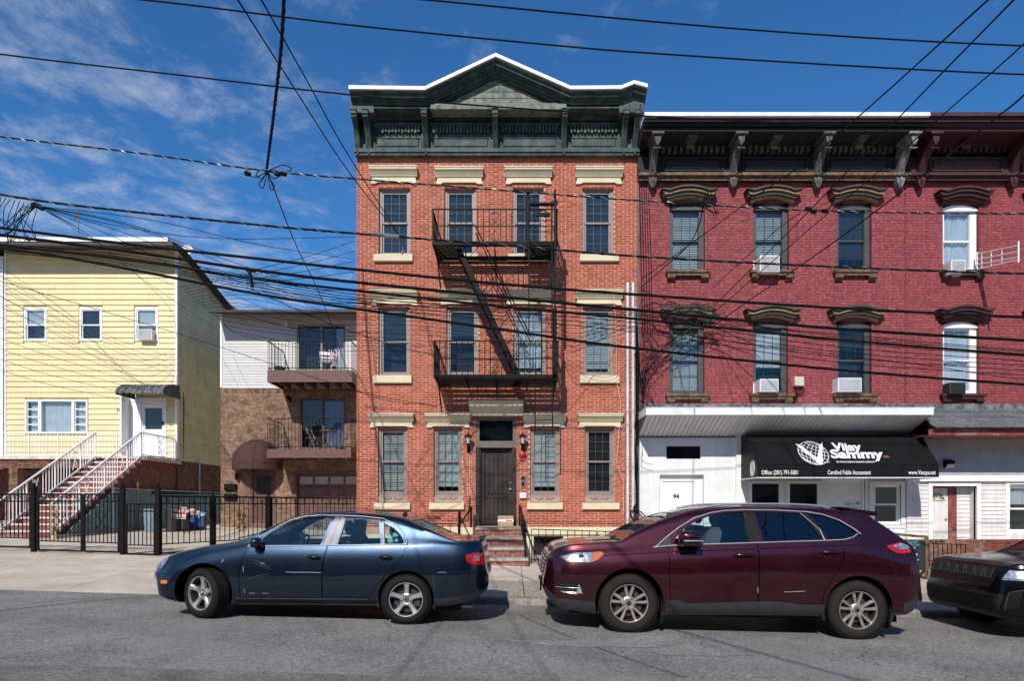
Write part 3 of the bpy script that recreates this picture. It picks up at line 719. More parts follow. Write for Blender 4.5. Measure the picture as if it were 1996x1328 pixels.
# tympanum and its base
pl_,pr_ = X(845,SCn),X(1098,SCn); xm = X(966,SCn); za = EYE+10.14
ty = MB(); nb_ = 5
zap = Z(104,SCn)-.345
for i in range(nb_):   # weathered boards of the tympanum
    f0,f1 = i/nb_,(i+1)/nb_-.02
    z0b,z1b = za+(zap-za)*f0, za+(zap-za)*f1
    ty.prism([(pl_+(xm-pl_)*f0-.1*(1-f0),z0b),(pr_+(xm-pr_)*f0+.1*(1-f0),z0b),(pr_+(xm-pr_)*f1,z1b),(pl_+(xm-pl_)*f1,z1b)],'y',YF-.44,YF-.2)
ty.build('tympanum', K['green2'], CO)
tb = MB()
for z0b,z1b,o in ((EYE+10.05,EYE+10.16,.68),(EYE+10.16,EYE+10.22,.62),(EYE+10.22,EYE+10.27,.56)): tb.box(pl_-.1,pr_+.1,YF-o,YF-.3,z0b,z1b)
tb.build('pediment_base', K['green2'], CO)
for s,xa in ((-1,BL),(1,BR)):      # end blocks over the paired brackets
    m = MB(); m.box(xa+(-.03 if s<0 else -.58),xa+(.58 if s<0 else .05),YF-OH+.28,YF-.1,zs0-.12,zs0+.16 if s<0 else zs0+.30); m.build('end_block', K['green'], CO)
def bracket(root,xc,wd,zt,zb,yo,mt,yw=None,scrolls=True,name='bracket',drop=True):
    yw = yw or YF-.10; h = zt-zb; m = MB()
    pts = [(yo,zt),(yo,zt-.12*h),(yo+.02,zt-.16*h),(yo+.03,zt-.22*h)]
    d = yw-yo-.06
    for k in range(9):
        t = k/8; pts.append((yo+.03+d*(t**.55)*.92, zt-.22*h-.70*h*t))
    pts += [(yw-.06,zb+.05*h),(yw-.04,zb),(yw,zb),(yw,zt)]
    m.prism(pts,'x',xc-wd/2,xc+wd/2)
    for s in (-.32,0,.32):      # raised ribs on the face
        m.tube([(xc+s*wd,p[0]-.004,p[1]) for p in pts[3:12]],wd*.11,5)
    m.box(xc-wd*.62,xc+wd*.62,yo-.02,yw,zt-.04*h,zt)
    m.box(xc-wd*.56,xc+wd*.56,yo-.012,yo+.15,zt-.15*h,zt-.12*h)
    b = m.build(name, mt, root)
    if drop:
        f = MB(); f.lathe([(0,-.085),(.03,-.07),(.045,-.03),(.03,.0),(.05,.02),(.05,.05)],(xc,yw-.06,zb-.01),'z',10,cap=False); f.build('finial', mt, b)
    return b
brx = [BL+.07,BL+.36,X(832,SF),X(966,SF),X(1098,SF),BR-.40,BR-.10]
for k,xc in enumerate(brx): bracket(CO,xc,.135,EYE+10.08,Z(302,SF),YF-.66,K['green'],drop=k!=3)
gaps = list(zip(brx,brx[1:])); gaps = [g for g in gaps if g[1]-g[0] > .8]
den = MB(); bead = MB()
for a,b in gaps:
    a += .15; b -= .15
    p = MB(); p.bbox(a+.05,b-.05,YF-.145,YF-.1,Z(291,SF),Z(276,SF),.02); frame(p,a-.02,b+.02,Z(294,SF),Z(272,SF),YF-.135,YF-.1,.03); p.build('panel', K['green2'] if 0 else K['green'], CO)
    n = int((b-a)/.085)
    for i in range(n):
        xc = a+(b-a)*(i+.5)/n; den.box(xc-.028,xc+.028,YF-.19,YF-.1,Z(264 if i%2 else 266,SF),Z(252,SF))
        bead.lathe([(.030,0),(.034,-.02),(.018,-.024),(.016,-.012)],(xc,YF-.10,Z(239,SF)),'y',10,cap=False)
    den.box(a-.05,b+.05,YF-.17,YF-.1,Z(252,SF),Z(246,SF))
den.build('dentil', K['green'], CO, kind='stuff'); bead.build('beading', K['green'], CO, kind='stuff')
# conduits
for px_c in (1222,1232.5):
    m = MB(); xx = X(px_c,SF-.0)
    m.tube(crom([(xx,YF+.0,Z(563,SF)),(xx,YF-.10,Z(559,SF)),(xx,YF-.12,Z(566,SF)),(xx,YF-.12,Z(700,SF)),(xx,YF-.12,Z(1024,SF)),(xx-.02,YF-.13,Z(1034,SF)),(xx-.16,YF-.25,Z(1052,SF)),(xx-.2,YF-.3,Z(1075,SF))],6),.038,10)
    for zz in (600,655,735,775,820,900,960): m.tube([(xx,YF-.12,Z(zz,SF)),(xx,YF-.12,Z(zz+3,SF))],.046,10)
    m.build('conduit', K['whitepipe'], label='%s pale electric conduit on the right edge of the orange-red brick front' % ('left of two' if px_c<1225 else 'right of two'), cat='conduit', group='electric conduits on the brick front')
m = MB(); m.tube([(X(1243,SF)+.02,YF-.05,Z(1000,SF)),(X(1243,SF)+.02,YF-.05,Z(300,SF)),(X(1243,SF)-.02,YF-.3,Z(262,SF)),(X(1243,SF)-.06,YF-.8,Z(236,SF))],.022,8)
m.build('drainpipe', K['cablegrey'], label='thin dark grey drainpipe between the brick building and its maroon neighbour', cat='drainpipe')
m = MB(); m.tube([(X(1240,SF)+.03,YF-.06,Z(1030,SF)),(X(1240,SF)+.03,YF-.06,Z(870,SF))],.05,10); m.tube([(X(1238,SF)+.0,YF-.08,Z(690,SF)),(X(1238,SF)+.0,YF-.08,Z(600,SF))],.03,8)
m.build('downspout', K['galv'], label='short galvanised pipe beside the white shop wall', cat='pipe')

# ---- stoop
stp = empty('stoop', (X(968,80), 16, walk(-.4,16)), 'worn five-level brick and brownstone front steps below the dark oak door', 'steps')
lv = [(1028,78),(1048,82),(1068,85.5),(1089,88)]
xl,xr = -1.13,.36; prevy = YF-.02
lev = []
for i,(py,S) in enumerate(lv):
    z = Z(py,S); yf_ = Y(S); s = .10*(3-i)/3
    lev.append((z,yf_,xl+s+.04*(3-i),xr-s))
for i,(z,yf_,a,b) in enumerate(lev):
    yb_ = YF+.02 if i == 0 else lev[i-1][1]+.03
    t = MB(); nz = 9; vs=[]   # worn, slightly wavy nosing
    pr = [(yb_,z-.07),(yb_,z),(yf_+.03,z),(yf_-.02,z-.02),(yf_-.03,z-.045),(yf_-.02,z-.07)]
    m_ = 14
    for k in range(m_+1):
        x = a+(b-a)*k/m_; wv = .008*noise.noise(Vector((x*3,i*5,0)))
        vs += [(x,y_+ (wv if y_<yf_+.05 else 0),z_+wv*.8) for y_,z_ in pr]
    n = len(pr)
    t.add(vs,[(k*n+j,k*n+(j+1)%n,(k+1)*n+(j+1)%n,(k+1)*n+j) for k in range(m_) for j in range(n)]+[tuple(range(n)),tuple(range(m_*n,(m_+1)*n))])
    t.build('tread', K['stone'], stp)
    zl = lev[i+1][0] if i < 3 else walk(-.4,yf_)-.03
    r = MB(); r.box(a+.01,b-.01,yf_+.02,yb_,zl-.05,z-.07); r.build('riser', K['mortar'], stp)
    c = 0; zz = zl+.002
    while zz+.05 < z-.07:
        x = a+.01-(.1 if c%2 else 0)
        while x < b-.01:
            p,q = max(x,a+.012),min(x+.2,b-.012)
            if q-p > .04:
                k = MB(); k.box(p,q,yf_+.012,yf_+.03,zz,min(zz+.058,z-.07)); k.build('brick', K['stoopbrick'], stp)
            x += .212
        zz += .068; c += 1
def handrail(pts, label, name='handrail'):
    m = MB()
    for i,(p,q) in enumerate(zip(pts,pts[1:])): m.bar(p,q,.035,.03)
    return m
zg = walk(.3,14.9)
h = handrail([(.20,YF-.35,Z(985,77)),(.22,17.2,Z(990,78)),(.30,15.4,zg+.86)],'')
h.bar((.20,YF-.35,Z(985,77)),(.20,YF-.35,Z(1030,77)),.05); h.bar((.30,15.4,zg+.88),(.30,15.4,zg+.2),.05)
h.bar((.22,17.2,Z(1026,78)),(.30,15.4,zg+.42),.02)
for k in range(1,9):
    t = k/9; h.bar((.22+.08*t,17.2-1.8*t,Z(990,78)+(zg+.86-Z(990,78))*t),(.22+.08*t,17.2-1.8*t,Z(1026,78)+(zg+.42-Z(1026,78))*t),.014)
h.bar((.30,15.4,zg+.86),(.62,15.2,zg+.02),.02)
h.tube(scroll((.27,15.35,zg+.95),.05,0,1.2),.010,6)
h.build('handrail', K['iron'], label='black iron handrail on the right side of the front stoop', cat='railing', group='stoop handrails')
h = handrail([(-1.06,YF-.3,Z(988,77)),(-1.10,17.0,Z(1000,78)),(-1.19,15.45,zg+.92)],'')
h.bar((-1.19,15.45,zg+1.22),(-1.19,15.45,zg+.1),.055); h.bar((-1.06,YF-.3,Z(988,77)),(-1.06,YF-.3,Z(1030,77)),.05)
h.tube(crom([(-1.19,15.45,zg+.95),(-1.0,15.4,zg+1.05),(-.97,15.5,zg+1.3),(-.98,16,zg+1.6)],6),.012,6)
h.bar((-1.19,15.45,zg+1.15),(-.80,15.3,zg+.35),.02)
h.tube(crom([(-1.25,15.4,zg+.2),(-1.38,15.35,zg+.12),(-1.30,15.3,zg+.42),(-1.1,15.3,zg+.36),(-.92,15.3,zg+.28)],6),.016,6)
h.build('handrail', K['iron'], label='black iron handrail on the left side of the front stoop', cat='railing', group='stoop handrails')
# area railings either side of the stoop
def picket(x0,x1,y,zf,top,lab,step=.16,mt=None,scrolls=True,y1=None):
    y1 = y if y1 is None else y1
    g = empty('iron_railing',((x0+x1)/2,(y+y1)/2,zf(x0,y)),lab,'railing')
    n = max(2,int(abs(x1-x0)/step)); P = lambda t:(x0+(x1-x0)*t,y+(y1-y)*t)
    r = MB()
    for dz in (top,.10):
        a,b = P(0),P(1); r.bar((a[0],a[1],zf(*a)+dz),(b[0],b[1],zf(*b)+dz),.03,.02)
    r.build('rail', mt or K['iron'], g)
    for i in range(n+1):
        a = P(i/n); p = MB(); p.bar((a[0],a[1],zf(*a)+.0),(a[0],a[1],zf(*a)+top),.016); p.build('baluster', mt or K['iron'], g)
    return g
picket(.45,1.95,15.75,lambda x,y: walk(x,y),.80,'low black area railing between the stoop and the maroon car')
picket(1.98,3.2,15.75,lambda x,y: walk(x,y),.80,'low black area railing below the white conduits')
picket(-2.35,-1.25,15.85,lambda x,y: walk(x,y),.86,'low black area railing left of the stoop behind the blue car')
m = MB(); m.prism([(1.55,walk(1.5,17)+.02),(1.75,walk(1.5,17)+.02),(2.5,walk(2,17)+.62),(2.3,walk(2,17)+.62)],'y',17.1,17.5); m.build('areaway_wall', K['cream'], label='cream sloped kerb wall beside the basement window', cat='wall')
# package on the landing
x0,x1 = X(970,77),X(1001,77); z = lev[0][0]
m = MB(); m.bbox(x0,x1,YF-.40,YF-.10,z+.002,z+.27,.006); pk = m.build('parcel', K['card'], label='brown cardboard parcel left at the dark oak door', cat='parcel')
m = MB(); m.box(x0-.002,x1+.002,YF-.4025,YF-.15,z+.12,z+.175); m.build('tape', K['print'], pk)
text('fragile', .045, ((x0+x1)/2-.06,YF-.406,z+.135), K['darkgrey'], pk) if 0 else None
m = MB(); m.box((x0+x1)/2,x1-.03,YF-.4035,YF-.402,z+.13,z+.155); m.build('tape_print', K['darkgrey'], pk)
# wall lanterns, bell, intercom, meter box
for px_c,nm in ((912,'left'),(1019,'right')):
    S = 75.2; xx = X(px_c,S); yy = YF-.20; zz = Z(858,S)
    e = empty('wall_lantern',(xx,YF,zz),'black carriage lantern on the brick to the %s of the dark oak door'%nm,'lantern','entrance lanterns')
    m = MB(); m.lathe([(.0,.20),(.015,.19),(.02,.16),(.06,.14),(.115,.10),(.12,.085),(.03,.085)],(xx,yy,zz),'z',8,False,False); m.lathe([(.055,-.09),(.05,-.11),(.015,-.13),(.012,-.17),(.03,-.19),(0,-.21)],(xx,yy,zz),'z',8,False,False)
    for k in range(4):
        a = math.pi/4+k*math.pi/2; m.bar((xx+.085*math.cos(a),yy+.085*math.sin(a),zz+.085),(xx+.052*math.cos(a),yy+.052*math.sin(a),zz-.09),.012)
    m.tube(crom([(xx,yy,zz-.15),(xx,yy+.06,zz-.24),(xx,YF-.02,zz-.18)],6),.014,6); m.box(xx-.045,xx+.045,YF-.02,YF+.0,zz-.30,zz-.06)
    m.build('bracket_frame', K['iron'], e)
    g = MB(); g.lathe([(.078,.085),(.046,-.09)],(xx,yy,zz),'z',4*2,False); g.build('lamp_glass', K['lampglass'], e)
xx = X(1018,SF); zz = Z(886,SF)
m = MB(); m.lathe([(.045,.0),(.09,-.03),(.095,-.05),(.07,-.08),(.03,-.09),(0,-.092)],(xx,YF-.01,zz),'y',18,cap=False); m.box(xx-.06,xx+.06,YF-.04,YF,zz-.17,zz-.04)
m.build('alarm_bell', K['redplastic'], label='round red fire alarm bell beside the entrance door', cat='bell')
e = empty('intercom',(X(1019.5,SF),YF,Z(940,SF)),'narrow steel intercom panel on the brick beside the door','intercom')
m = MB(); m.bbox(X(1015,SF),X(1024,SF),YF-.03,YF,Z(950,SF),Z(928,SF),.005); m.build('plate', K['steel'], e)
m = MB(); m.box(X(1016.3,SF),X(1022.7,SF),YF-.034,YF-.03,Z(936,SF),Z(930,SF)); m.box(X(1016.8,SF),X(1022,SF),YF-.034,YF-.03,Z(948,SF),Z(940,SF)); m.build('keypad', K['black'], e)
m = MB(); m.bbox(X(1013,SF),X(1026,SF),YF-.07,YF,Z(972,SF),Z(961,SF),.006); bx = m.build('key_box', K['ac'], label='small square white lock box under the intercom', cat='box')
m = MB(); m.lathe([(.012,0),(0,-.004)],(X(1019.5,SF),YF-.07,Z(966,SF)),'y',8,cap=False); m.build('keyhole', K['black'], bx)
m = MB(); m.tube(crom([(X(917,SF),YF-.03,Z(866,SF)),(X(919,SF),YF-.02,Z(880,SF)),(X(916,SF),YF-.015,Z(895,SF)),(X(916,SF),YF-.015,Z(985,SF)),(X(912,SF),YF-.03,Z(994,SF))],6),.012,6)
m.build('conduit', K['galv'], label='thin grey cable conduit below the left entrance lantern', cat='conduit')

# ================================================================ FIRE ESCAPE
fe = empty('fire_escape',(X(965,79),YF-.65,Z(740,79)),'black iron fire escape with two balconies, a slanted stair and a ladder','fire escape')
SPF = 79.7; yo = Y(SPF); yi = YF-.03
def platform(pxa,pxb,pyf,pyr):
    xa,xb = X(pxa,SPF),X(pxb,SPF); z = Z(pyf,SPF); zr = Z(pyr,SPF)
    fr = MB()
    fr.bar((xa,yo,z),(xb,yo,z),.02,.09); fr.bar((xa,yo,z),(xa,yi,z),.02,.07); fr.bar((xb,yo,z),(xb,yi,z),.02,.07); fr.bar((xa,yi,z),(xb,yi,z),.02,.06)
    PF = fr.build('platform', K['iron'], fe)
    n = 8
    for i in range(1,n):
        yy = yo+(yi-yo)*i/n
        spans = [(xa,xb)]
        if pyf < 600: spans = [(xa,xa+.62),(xb-.75,xb)] if .2 < i/n < .75 else [(xa,xb)]
        for p,q in spans:
            s = MB(); s.box(p,q,yy-.050,yy+.050,z-.012,z+.012); s.build('slat', K['iron'], PF)
    for k in range(5): xx = xa+(xb-xa)*(k+.02)/4.04; cb = MB(); cb.bar((xx,yo,z-.03),(xx,yi,z-.03),.025,.05); cb.build('cross_bar', K['iron'], PF)
    for xx in (xa+.08,xa+(xb-xa)*.5,xb-.08): br = MB(); br.bar((xx,yo+.12,z-.05),(xx,yi,z-.85 if xx!=xa+(xb-xa)*.5 else z-.5),.035,.02); br.build('brace', K['iron'], PF)
    rl = MB()
    for dz,w_ in ((zr-z,.05),((zr-z)*.5,.024)):
        rl.bar((xa,yo,z+dz),(xb,yo,z+dz),w_,.02); rl.bar((xa,yo,z+dz),(xa,yi,z+dz),w_,.02); rl.bar((xb,yo,z+dz),(xb,yi,z+dz),w_,.02)
    RL = rl.build('railing', K['iron'], fe)
    n = 22
    for i in range(n+1):
        xx = xa+(xb-xa)*i/n
        if abs(xx-(xa+xb)/2) < .13: continue
        p = MB(); p.bar((xx,yo,z),(xx,yo,zr),.019)
        p.build('baluster', K['iron'], RL)
    sd = MB()
    for s in (xa,xb):
        for i in range(1,8): yy = yo+(yi-yo)*i/8; sd.bar((s,yy,z),(s,yy,zr),.020)
        sd.bar((s,yo,zr),(s,yo+.45,z),.03,.015)
    sd.build('side_baluster', K['iron'], RL)
    sc = MB(); xm = (xa+xb)/2; H = zr-z
    for s in (-1,1):
        sc.tube(scroll((xm+s*.055,yo,zr-.10),.05,math.pi/2,1.2,18,s),.007,5); sc.tube(scroll((xm+s*.055,yo,z+.09),.05,-math.pi/2,1.2,18,-s),.007,5)
        sc.tube(crom([(xm+s*.10,yo,zr-.13),(xm+s*.02,yo,z+H*.62),(xm+s*.09,yo,z+H*.5),(xm+s*.02,yo,z+H*.38),(xm+s*.10,yo,z+.12)],5),.007,5)
    sc.bar((xm,yo,z),(xm,yo,zr),.012)
    sc.build('scrollwork', K['iron'], RL)
    for xx in (xa+.02,xb-.02):
        p = MB(); p.bar((xx,yo,z-.04),(xx,yo,zr+.02),.035); p.build('post', K['iron'], RL)
    return xa,xb,z,zr
U = platform(843,1086,474,408)
Lw = platform(846,1088,734,665)
# slanted stair between the balconies
ya,yb_ = yo+.28,yo+.80
for yy in (ya,yb_):
    s = MB(); s.bar((X(893,SPF-2),yy,U[2]+.02),(X(1012,SPF-2),yy,Lw[2]+.03),.03,.12); s.build('stringer', K['iron'], fe)
p0 = Vector((X(893,SPF-2),0,U[2]+.02)); p1 = Vector((X(1012,SPF-2),0,Lw[2]+.03))
for i in range(1,14):
    c = p0.lerp(p1,i/14); s = MB(); s.box(c.x-.09,c.x+.09,ya,yb_,c.z-.008,c.z+.008); s.build('stair_tread', K['iron'], fe)
s = MB()
for yy in (ya,yb_):
    s.tube([(p0.x+.42,yy,p0.z+.55),(p1.x+.30,yy,p1.z+1.0)],.016,6)
    for t in (.12,.37,.62,.87):
        c = p0.lerp(p1,t); s.tube([(c.x,yy,c.z),(c.x+.36,yy,c.z+.42+.1*t)],.009,5)
s.build('stair_handrail', K['iron'], fe)
# vertical ladders
def ladder(pa,pb,S,pt,pb_,st=.27):
    m = MB(); yy = Y(S); xa,xb = X(pa,S),X(pb,S); z1,z0 = Z(pt,S),Z(pb_,S)
    for xx in (xa,xb): m.bar((xx,yy,z0),(xx,yy,z1),.03,.02)
    k = z0+.1
    while k < z1: m.tube([(xa,yy,k),(xb,yy,k)],.010,6); k += st
    return m.build('ladder', K['iron'], fe)
ladder(1031,1076,80.4,392,655); ladder(1043,1077,79.2,738,848)
m = MB()   # counterweight bar and hoist at the top right
xa,xb = X(1031,80.6),X(1082,80.6); yy = Y(80.6)
m.tube([(xa,yy,Z(398,80.6)),(xb,yy,Z(398,80.6))],.045,10); m.bar((xa-.07,yy,Z(480,80.6)),(xa-.02,yy,Z(375,80.6)),.07,.05); m.bar((xb,yy,Z(560,80.6)),(xb,yy,Z(378,80.6)),.055,.05)
for xx in (xa,xb): m.lathe([(.075,-.03),(.075,.03)],(xx,yy,Z(396,80.6)),'y',12)
m.box(xa+.17,xb-.12,yy-.02,yy+.06,Z(421,80.6),Z(415,80.6)); m.tube([(xa+.22,yy,Z(412,80.6)),(xb-.2,yy,Z(408,80.6))],.02,6)
m.bar((xa-.04,yy,Z(380,80.6)),(xa+.07,yy,Z(368,80.6)),.05); m.bar((xb-.02,yy,Z(385,80.6)),(xb+.0,yy,Z(370,80.6)),.05)
m.build('ladder_hoist', K['iron'], fe)
m = MB(); xx = X(1082,80); m.bar((xx,yo+.02,Z(740,80)),(xx,yo+.02,Z(600,80)),.10,.06); m.tube([(xx+.0,yo,Z(600,80)),(xx,yo,Z(475,80))],.018,6); m.build('counterweight', K['iron'], fe)
# ================================================================ MAROON BUILDINGS
SM = 74.0; YM = Y(SM)
ML, MR = X(1243,SM)+.005, X(1765,SM)
NR = MR+7.2
mar = empty('maroon_building',(X(1500,SM),YM,walk(6,YM)),'maroon painted brick row house with black peeling cornice above the shop','building')
mar2 = empty('crimson_building',(MR+2,YM,walk(11,YM)),'crimson painted row house with oxblood cornice at the right edge','building')
def Q(a,b,c,d,S=SM): return (X(a,S),X(b,S),Z(d,S),Z(c,S))
mz0 = Z(800,SM); mz1 = Z(350,SM)
mw = [Q(1305,1374,403,529),Q(1468,1538,403,529),Q(1631,1699,403,529),Q(1305,1373,634,769),Q(1468,1536,634,769),Q(1631,1699,634,769)]
cwn = [Q(1838,1909,405,529),Q(1838,1909,634,769),Q(2010,2080,405,529),Q(2010,2080,634,769),Q(2170,2240,405,529),Q(2170,2240,634,769)]
sh0 = walk(6,YM)-.25
def arch_pts(xc,hw,ze,rise,n=12): return [(xc+hw*(2*k/n-1), ze+rise*(1-(2*k/n-1)**2)) for k in range(n+1)]
def hood(root,xc,zt,caps,dark,edge):
    """segmental arched hood with square ears, zt = top of the arch"""
    s = 1/SM
    def band(hw,drop,rise,th,yout,ear=0.0,mt=None,nm='hood_moulding'):
        a = arch_pts(xc,hw,zt-drop-rise,rise)
        if ear: a = [(xc-hw-ear,a[0][1]+.0)]+a+[(xc+hw+ear,a[-1][1])]
        b = [(x*(1)+(0),z-th) for x,z in a]
        if ear: b[0] = (xc-hw-ear*.25,a[0][1]-th); b[-1] = (xc+hw+ear*.25,a[-1][1]-th)
        m = MB(); m.strip(a,b,YM-yout,YM+.04); return m.build(nm,mt,root)
    h = band(.50,.0,.10,.05,.30,.24,dark,'hood')
    for (hw,dr,ri,th,yo_,ear,mt_) in ((.50,.05,.10,.06,.25,.19,dark),(.50,.11,.10,.022,.265,.16,edge),(.50,.132,.10,.08,.20,.10,dark)):
        a = arch_pts(xc,hw,zt-dr-ri,ri)
        a = [(xc-hw-ear,a[0][1])]+a+[(xc+hw+ear,a[-1][1])]; b = [(x,z-th) for x,z in a]; b[0]=(xc-hw-ear*.8,a[0][1]-th); b[-1]=(xc+hw+ear*.8,a[-1][1]-th)
        m = MB(); m.strip(a,b,YM-yo_,YM+.04); m.build('moulding',mt_,h)
    a = arch_pts(xc,.56,zt-.20-.13,.13); b = [(x,z-.055) for x,z in a]
    m = MB(); m.strip(a,b,YM-.12,YM+.04); m.build('moulding',edge,h)
def sill2(root,xc,zt,mt):
    m = MB(); m.bbox(xc-.58,xc+.58,YM-.16,YM+.1,zt-.075,zt,.01); m.bbox(xc-.54,xc+.54,YM-.12,YM+.1,zt-.15,zt-.075,.01)
    for s in (-1,1): m.prism([(YM-.13,zt-.15),(YM-.12,zt-.21),(YM-.05,zt-.27),(YM+.05,zt-.27),(YM+.05,zt-.15)],'x',xc+s*.44-.09,xc+s*.44+.09); m.box(xc+s*.44-.10,xc+s*.44+.10,YM-.145,YM,zt-.20,zt-.165)
    m.build('sill',mt,root)
def gen(root,x0,x1,wins,brm,jnt,trim,seed,edge,silm,white=False,pcs=.0716):
    low = mz0
    # holes including the arched head
    hs = [(a,b,c,d+.10) for a,b,c,d in wins]
    wall_sheet(x0,x1,low,mz1,YM+.006,hs,.22).build('wall',jnt,root)
    sills = [(h[0]-.09,h[1]+.09,h[2]-.24,h[2]) for h in wins]
    hoodh = [((h[0]+h[1])/2-.58,(h[0]+h[1])/2+.58,h[3]+.06,h[3]+.20) for h in wins]
    bricks(root,x0,x1,low,mz1,YM,hs+hoodh,.2162,pcs,.010,.014,brm,300,jit=.0035,seed=seed)
    for i,h in enumerate(wins):
        xc = (h[0]+h[1])/2
        hood(root,xc,h[3]+.455,None,trim,edge); sill2(root,xc,h[2],silm)
    return hs
gen(mar,ML,MR,mw,K['maroon'],K['maroon_joint'],K['hood'],11,K['tan'],K['bronze'])
gen(mar2,MR,NR,cwn,K['maroon2'],K['maroon_joint'],K['redcornice'],12,K['redcornice'],K['redcornice'],pcs=.0716)
for root,a,b in ((mar,ML,MR),(mar2,MR,NR)):
    m = MB(); m.box(a,b,YM+1.0,YM+12,sh0,Z(238,SM)); m.build('building_core',K['maroon_joint'],root)
# seam between the two fronts
m = MB(); m.box(MR-.012,MR+.012,YM-.012,YM+.02,mz0,mz1); m.build('seam',K['maroon_joint'],mar2)
def archhead(root,h,mt,mt2):
    a,b,c,d = h; xc=(a+b)/2
    m = MB(); m.strip(arch_pts(xc,(b-a)/2,d,.10),[(x,d-.06) for x,_ in arch_pts(xc,(b-a)/2,d,.1)],YM+.06,YM+.2); 
    return m.build('arched_head',mt,root)
st_ = ['blind','blind','screen','blind','shade','screen']
for i,h in enumerate(mw):
    archhead(mar,h,K['darkgrey'],None)
    W = window(mar,*h,YM,K['darkgrey'],K['darkgrey'],(3,2),inset=.12,fw=.085,style=st_[i],cover=(.95,.75,.8,.97,.6,.3)[i],split=.5)
    m = MB(); m.box(h[1]-.085-.05,h[1]-.085,YM+.10,YM+.24,h[2],h[3]); m.build('jamb',K['darkgrey'],W)
for i,h in enumerate(cwn):
    archhead(mar2,h,K['white'],None)
    W = window(mar2,*h,YM,K['white'],K['white'],(1,1),inset=.12,fw=.075,style='curtain',cover=1,split=.5)
    m = MB(); m.box(h[1]-.075-.11,h[1]-.075,YM+.11,YM+.24,h[2],h[3]); m.build('jamb',K['white'],W)
# ---- cornices
SC2 = 78.4; OHm = YM-Y(SC2)
def big_cornice(root,xa,xb,mt,cop,soff,mould,brs,mods,brmt,nend=True):
    zt = Z(221,SC2); c = MB()
    c.box(xa,xb,YM-.12,YM+.28,mz1-.02,zt-.62)
    CO = c.build('cornice',mt,root)
    f = MB(); f.box(xa,xb,YM-OHm-.03,YM+.0,zt-.07,zt+.02); f.box(xa,xb,YM,YM+12,zt-.07,zt); f.build('coping',cop,CO)
    f = MB()
    for za,zb_,o in ((zt-.16,zt-.07,OHm-.06),(zt-.23,zt-.16,OHm-.15),(zt-.29,zt-.23,OHm-.23),(zt-.34,zt-.29,OHm-.31)): f.box(xa,xb,YM-o,YM-.1,za,zb_)
    f.build('crown_moulding',mt,CO)
    f = MB(); f.box(xa,xb,YM-OHm+.14,YM-.1,zt-.36,zt-.34); f.build('soffit',soff,CO)
    f = MB(); z = Z(355,SM)
    for za,zb_,o in ((z-.02,z+.035,.15),(z+.035,z+.075,.19),(z+.075,z+.13,.24),(z+.13,z+.17,.20)): f.box(xa,xb,YM-o,YM-.1,za,zb_)
    f.build('bed_moulding',mould,CO)
    ztop = zt-.36
    f = MB(); f.box(xa,xb,YM-.22,YM-.1,ztop-.10,ztop); f.box(xa,xb,YM-.30,YM-.22,ztop-.05,ztop); f.build('cove',soff,CO)
    for k,xc in enumerate(brs):
        b = bracket(CO,xc,.17,ztop,Z(352,SM),YM-OHm+.22,brmt[k] if isinstance(brmt,list) else brmt,yw=YM-.12,drop=False)
        m = MB()        # capping block, leaf and pendant
        m.box(xc-.15,xc+.15,YM-OHm+.12,YM-.12,ztop-.06,ztop-.004)
        yk = YM-OHm+.22
        for j in range(5):
            a = (j-2)*.35; m.tube([(xc+.02*math.sin(a),yk-.02,ztop-.30),(xc+.07*math.sin(a*1.3),yk-.05,ztop-.20),(xc+.09*math.sin(a*1.2),yk-.03,ztop-.09)],[.016,.024,.016],6)
        m.tube([(xc-.09,yk+.02,ztop-.36),(xc,yk-.02,ztop-.39),(xc+.09,yk+.02,ztop-.36)],.018,6)
        zc = Z(352,SM)
        for s in (-1,1): m.tube(scroll((xc+s*.07,YM-.26,zc+.06),.05,math.pi/2,1,12,s),.018,6)
        m.build('carving',brmt[k] if isinstance(brmt,list) else brmt,b); m = MB()
        m.prism([(xc-.11,zc+.0),(xc+.11,zc+.0),(xc+.09,zc-.14),(xc+.03,zc-.27),(xc-.03,zc-.27),(xc-.09,zc-.14)],'y',YM-.22,YM-.0)
        m.tube([(xc,YM-.23,zc-.02),(xc,YM-.25,zc-.12),(xc,YM-.22,zc-.25)],[.03,.045,.015],6)
        m.build('pendant',brmt[k] if isinstance(brmt,list) else brmt,b)
    for xc in mods:
        m = MB(); m.box(xc-.10,xc+.10,YM-OHm+.35,YM-.3,ztop-.08,ztop-.005); m.box(xc-.13,xc+.13,YM-OHm+.30,YM-.3,ztop-.03,ztop-.004); m.lathe([(.06,-.1),(.075,0),(.06,.1)],(xc,YM-.38,ztop-.13),'x',12); m.build('modillion',brmt[0] if isinstance(brmt,list) else brmt,CO)
    dn = MB(); pan = []
    bb = [b for b in brs]
    for a,b in zip(bb,bb[1:]):
        a += .2; b -= .2; n = int((b-a)/.145)
        for i in range(n): xc = a+(b-a)*(i+.5)/n; dn.box(xc-.042,xc+.042,YM-.25,YM-.12,Z(305,SM),Z(292,SM))
        p = MB(); frame(p,a+.05,b-.05,Z(338,SM),Z(313,SM),YM-.15,YM-.12,.035); p.bbox(a+.14,b-.14,YM-.16,YM-.12,Z(334,SM),Z(318,SM),.02); p.build('panel',mt,CO)
    dn.build('dentil',brmt[0] if isinstance(brmt,list) else brmt,CO,kind='stuff')
    return CO
K['bluebracket'] = mat('blue_grey_weathered', (0.20,0.20,0.21),.7,var=.35,scale=8,dirt=(.3,.24,.17),dscale=9,damt=.8)
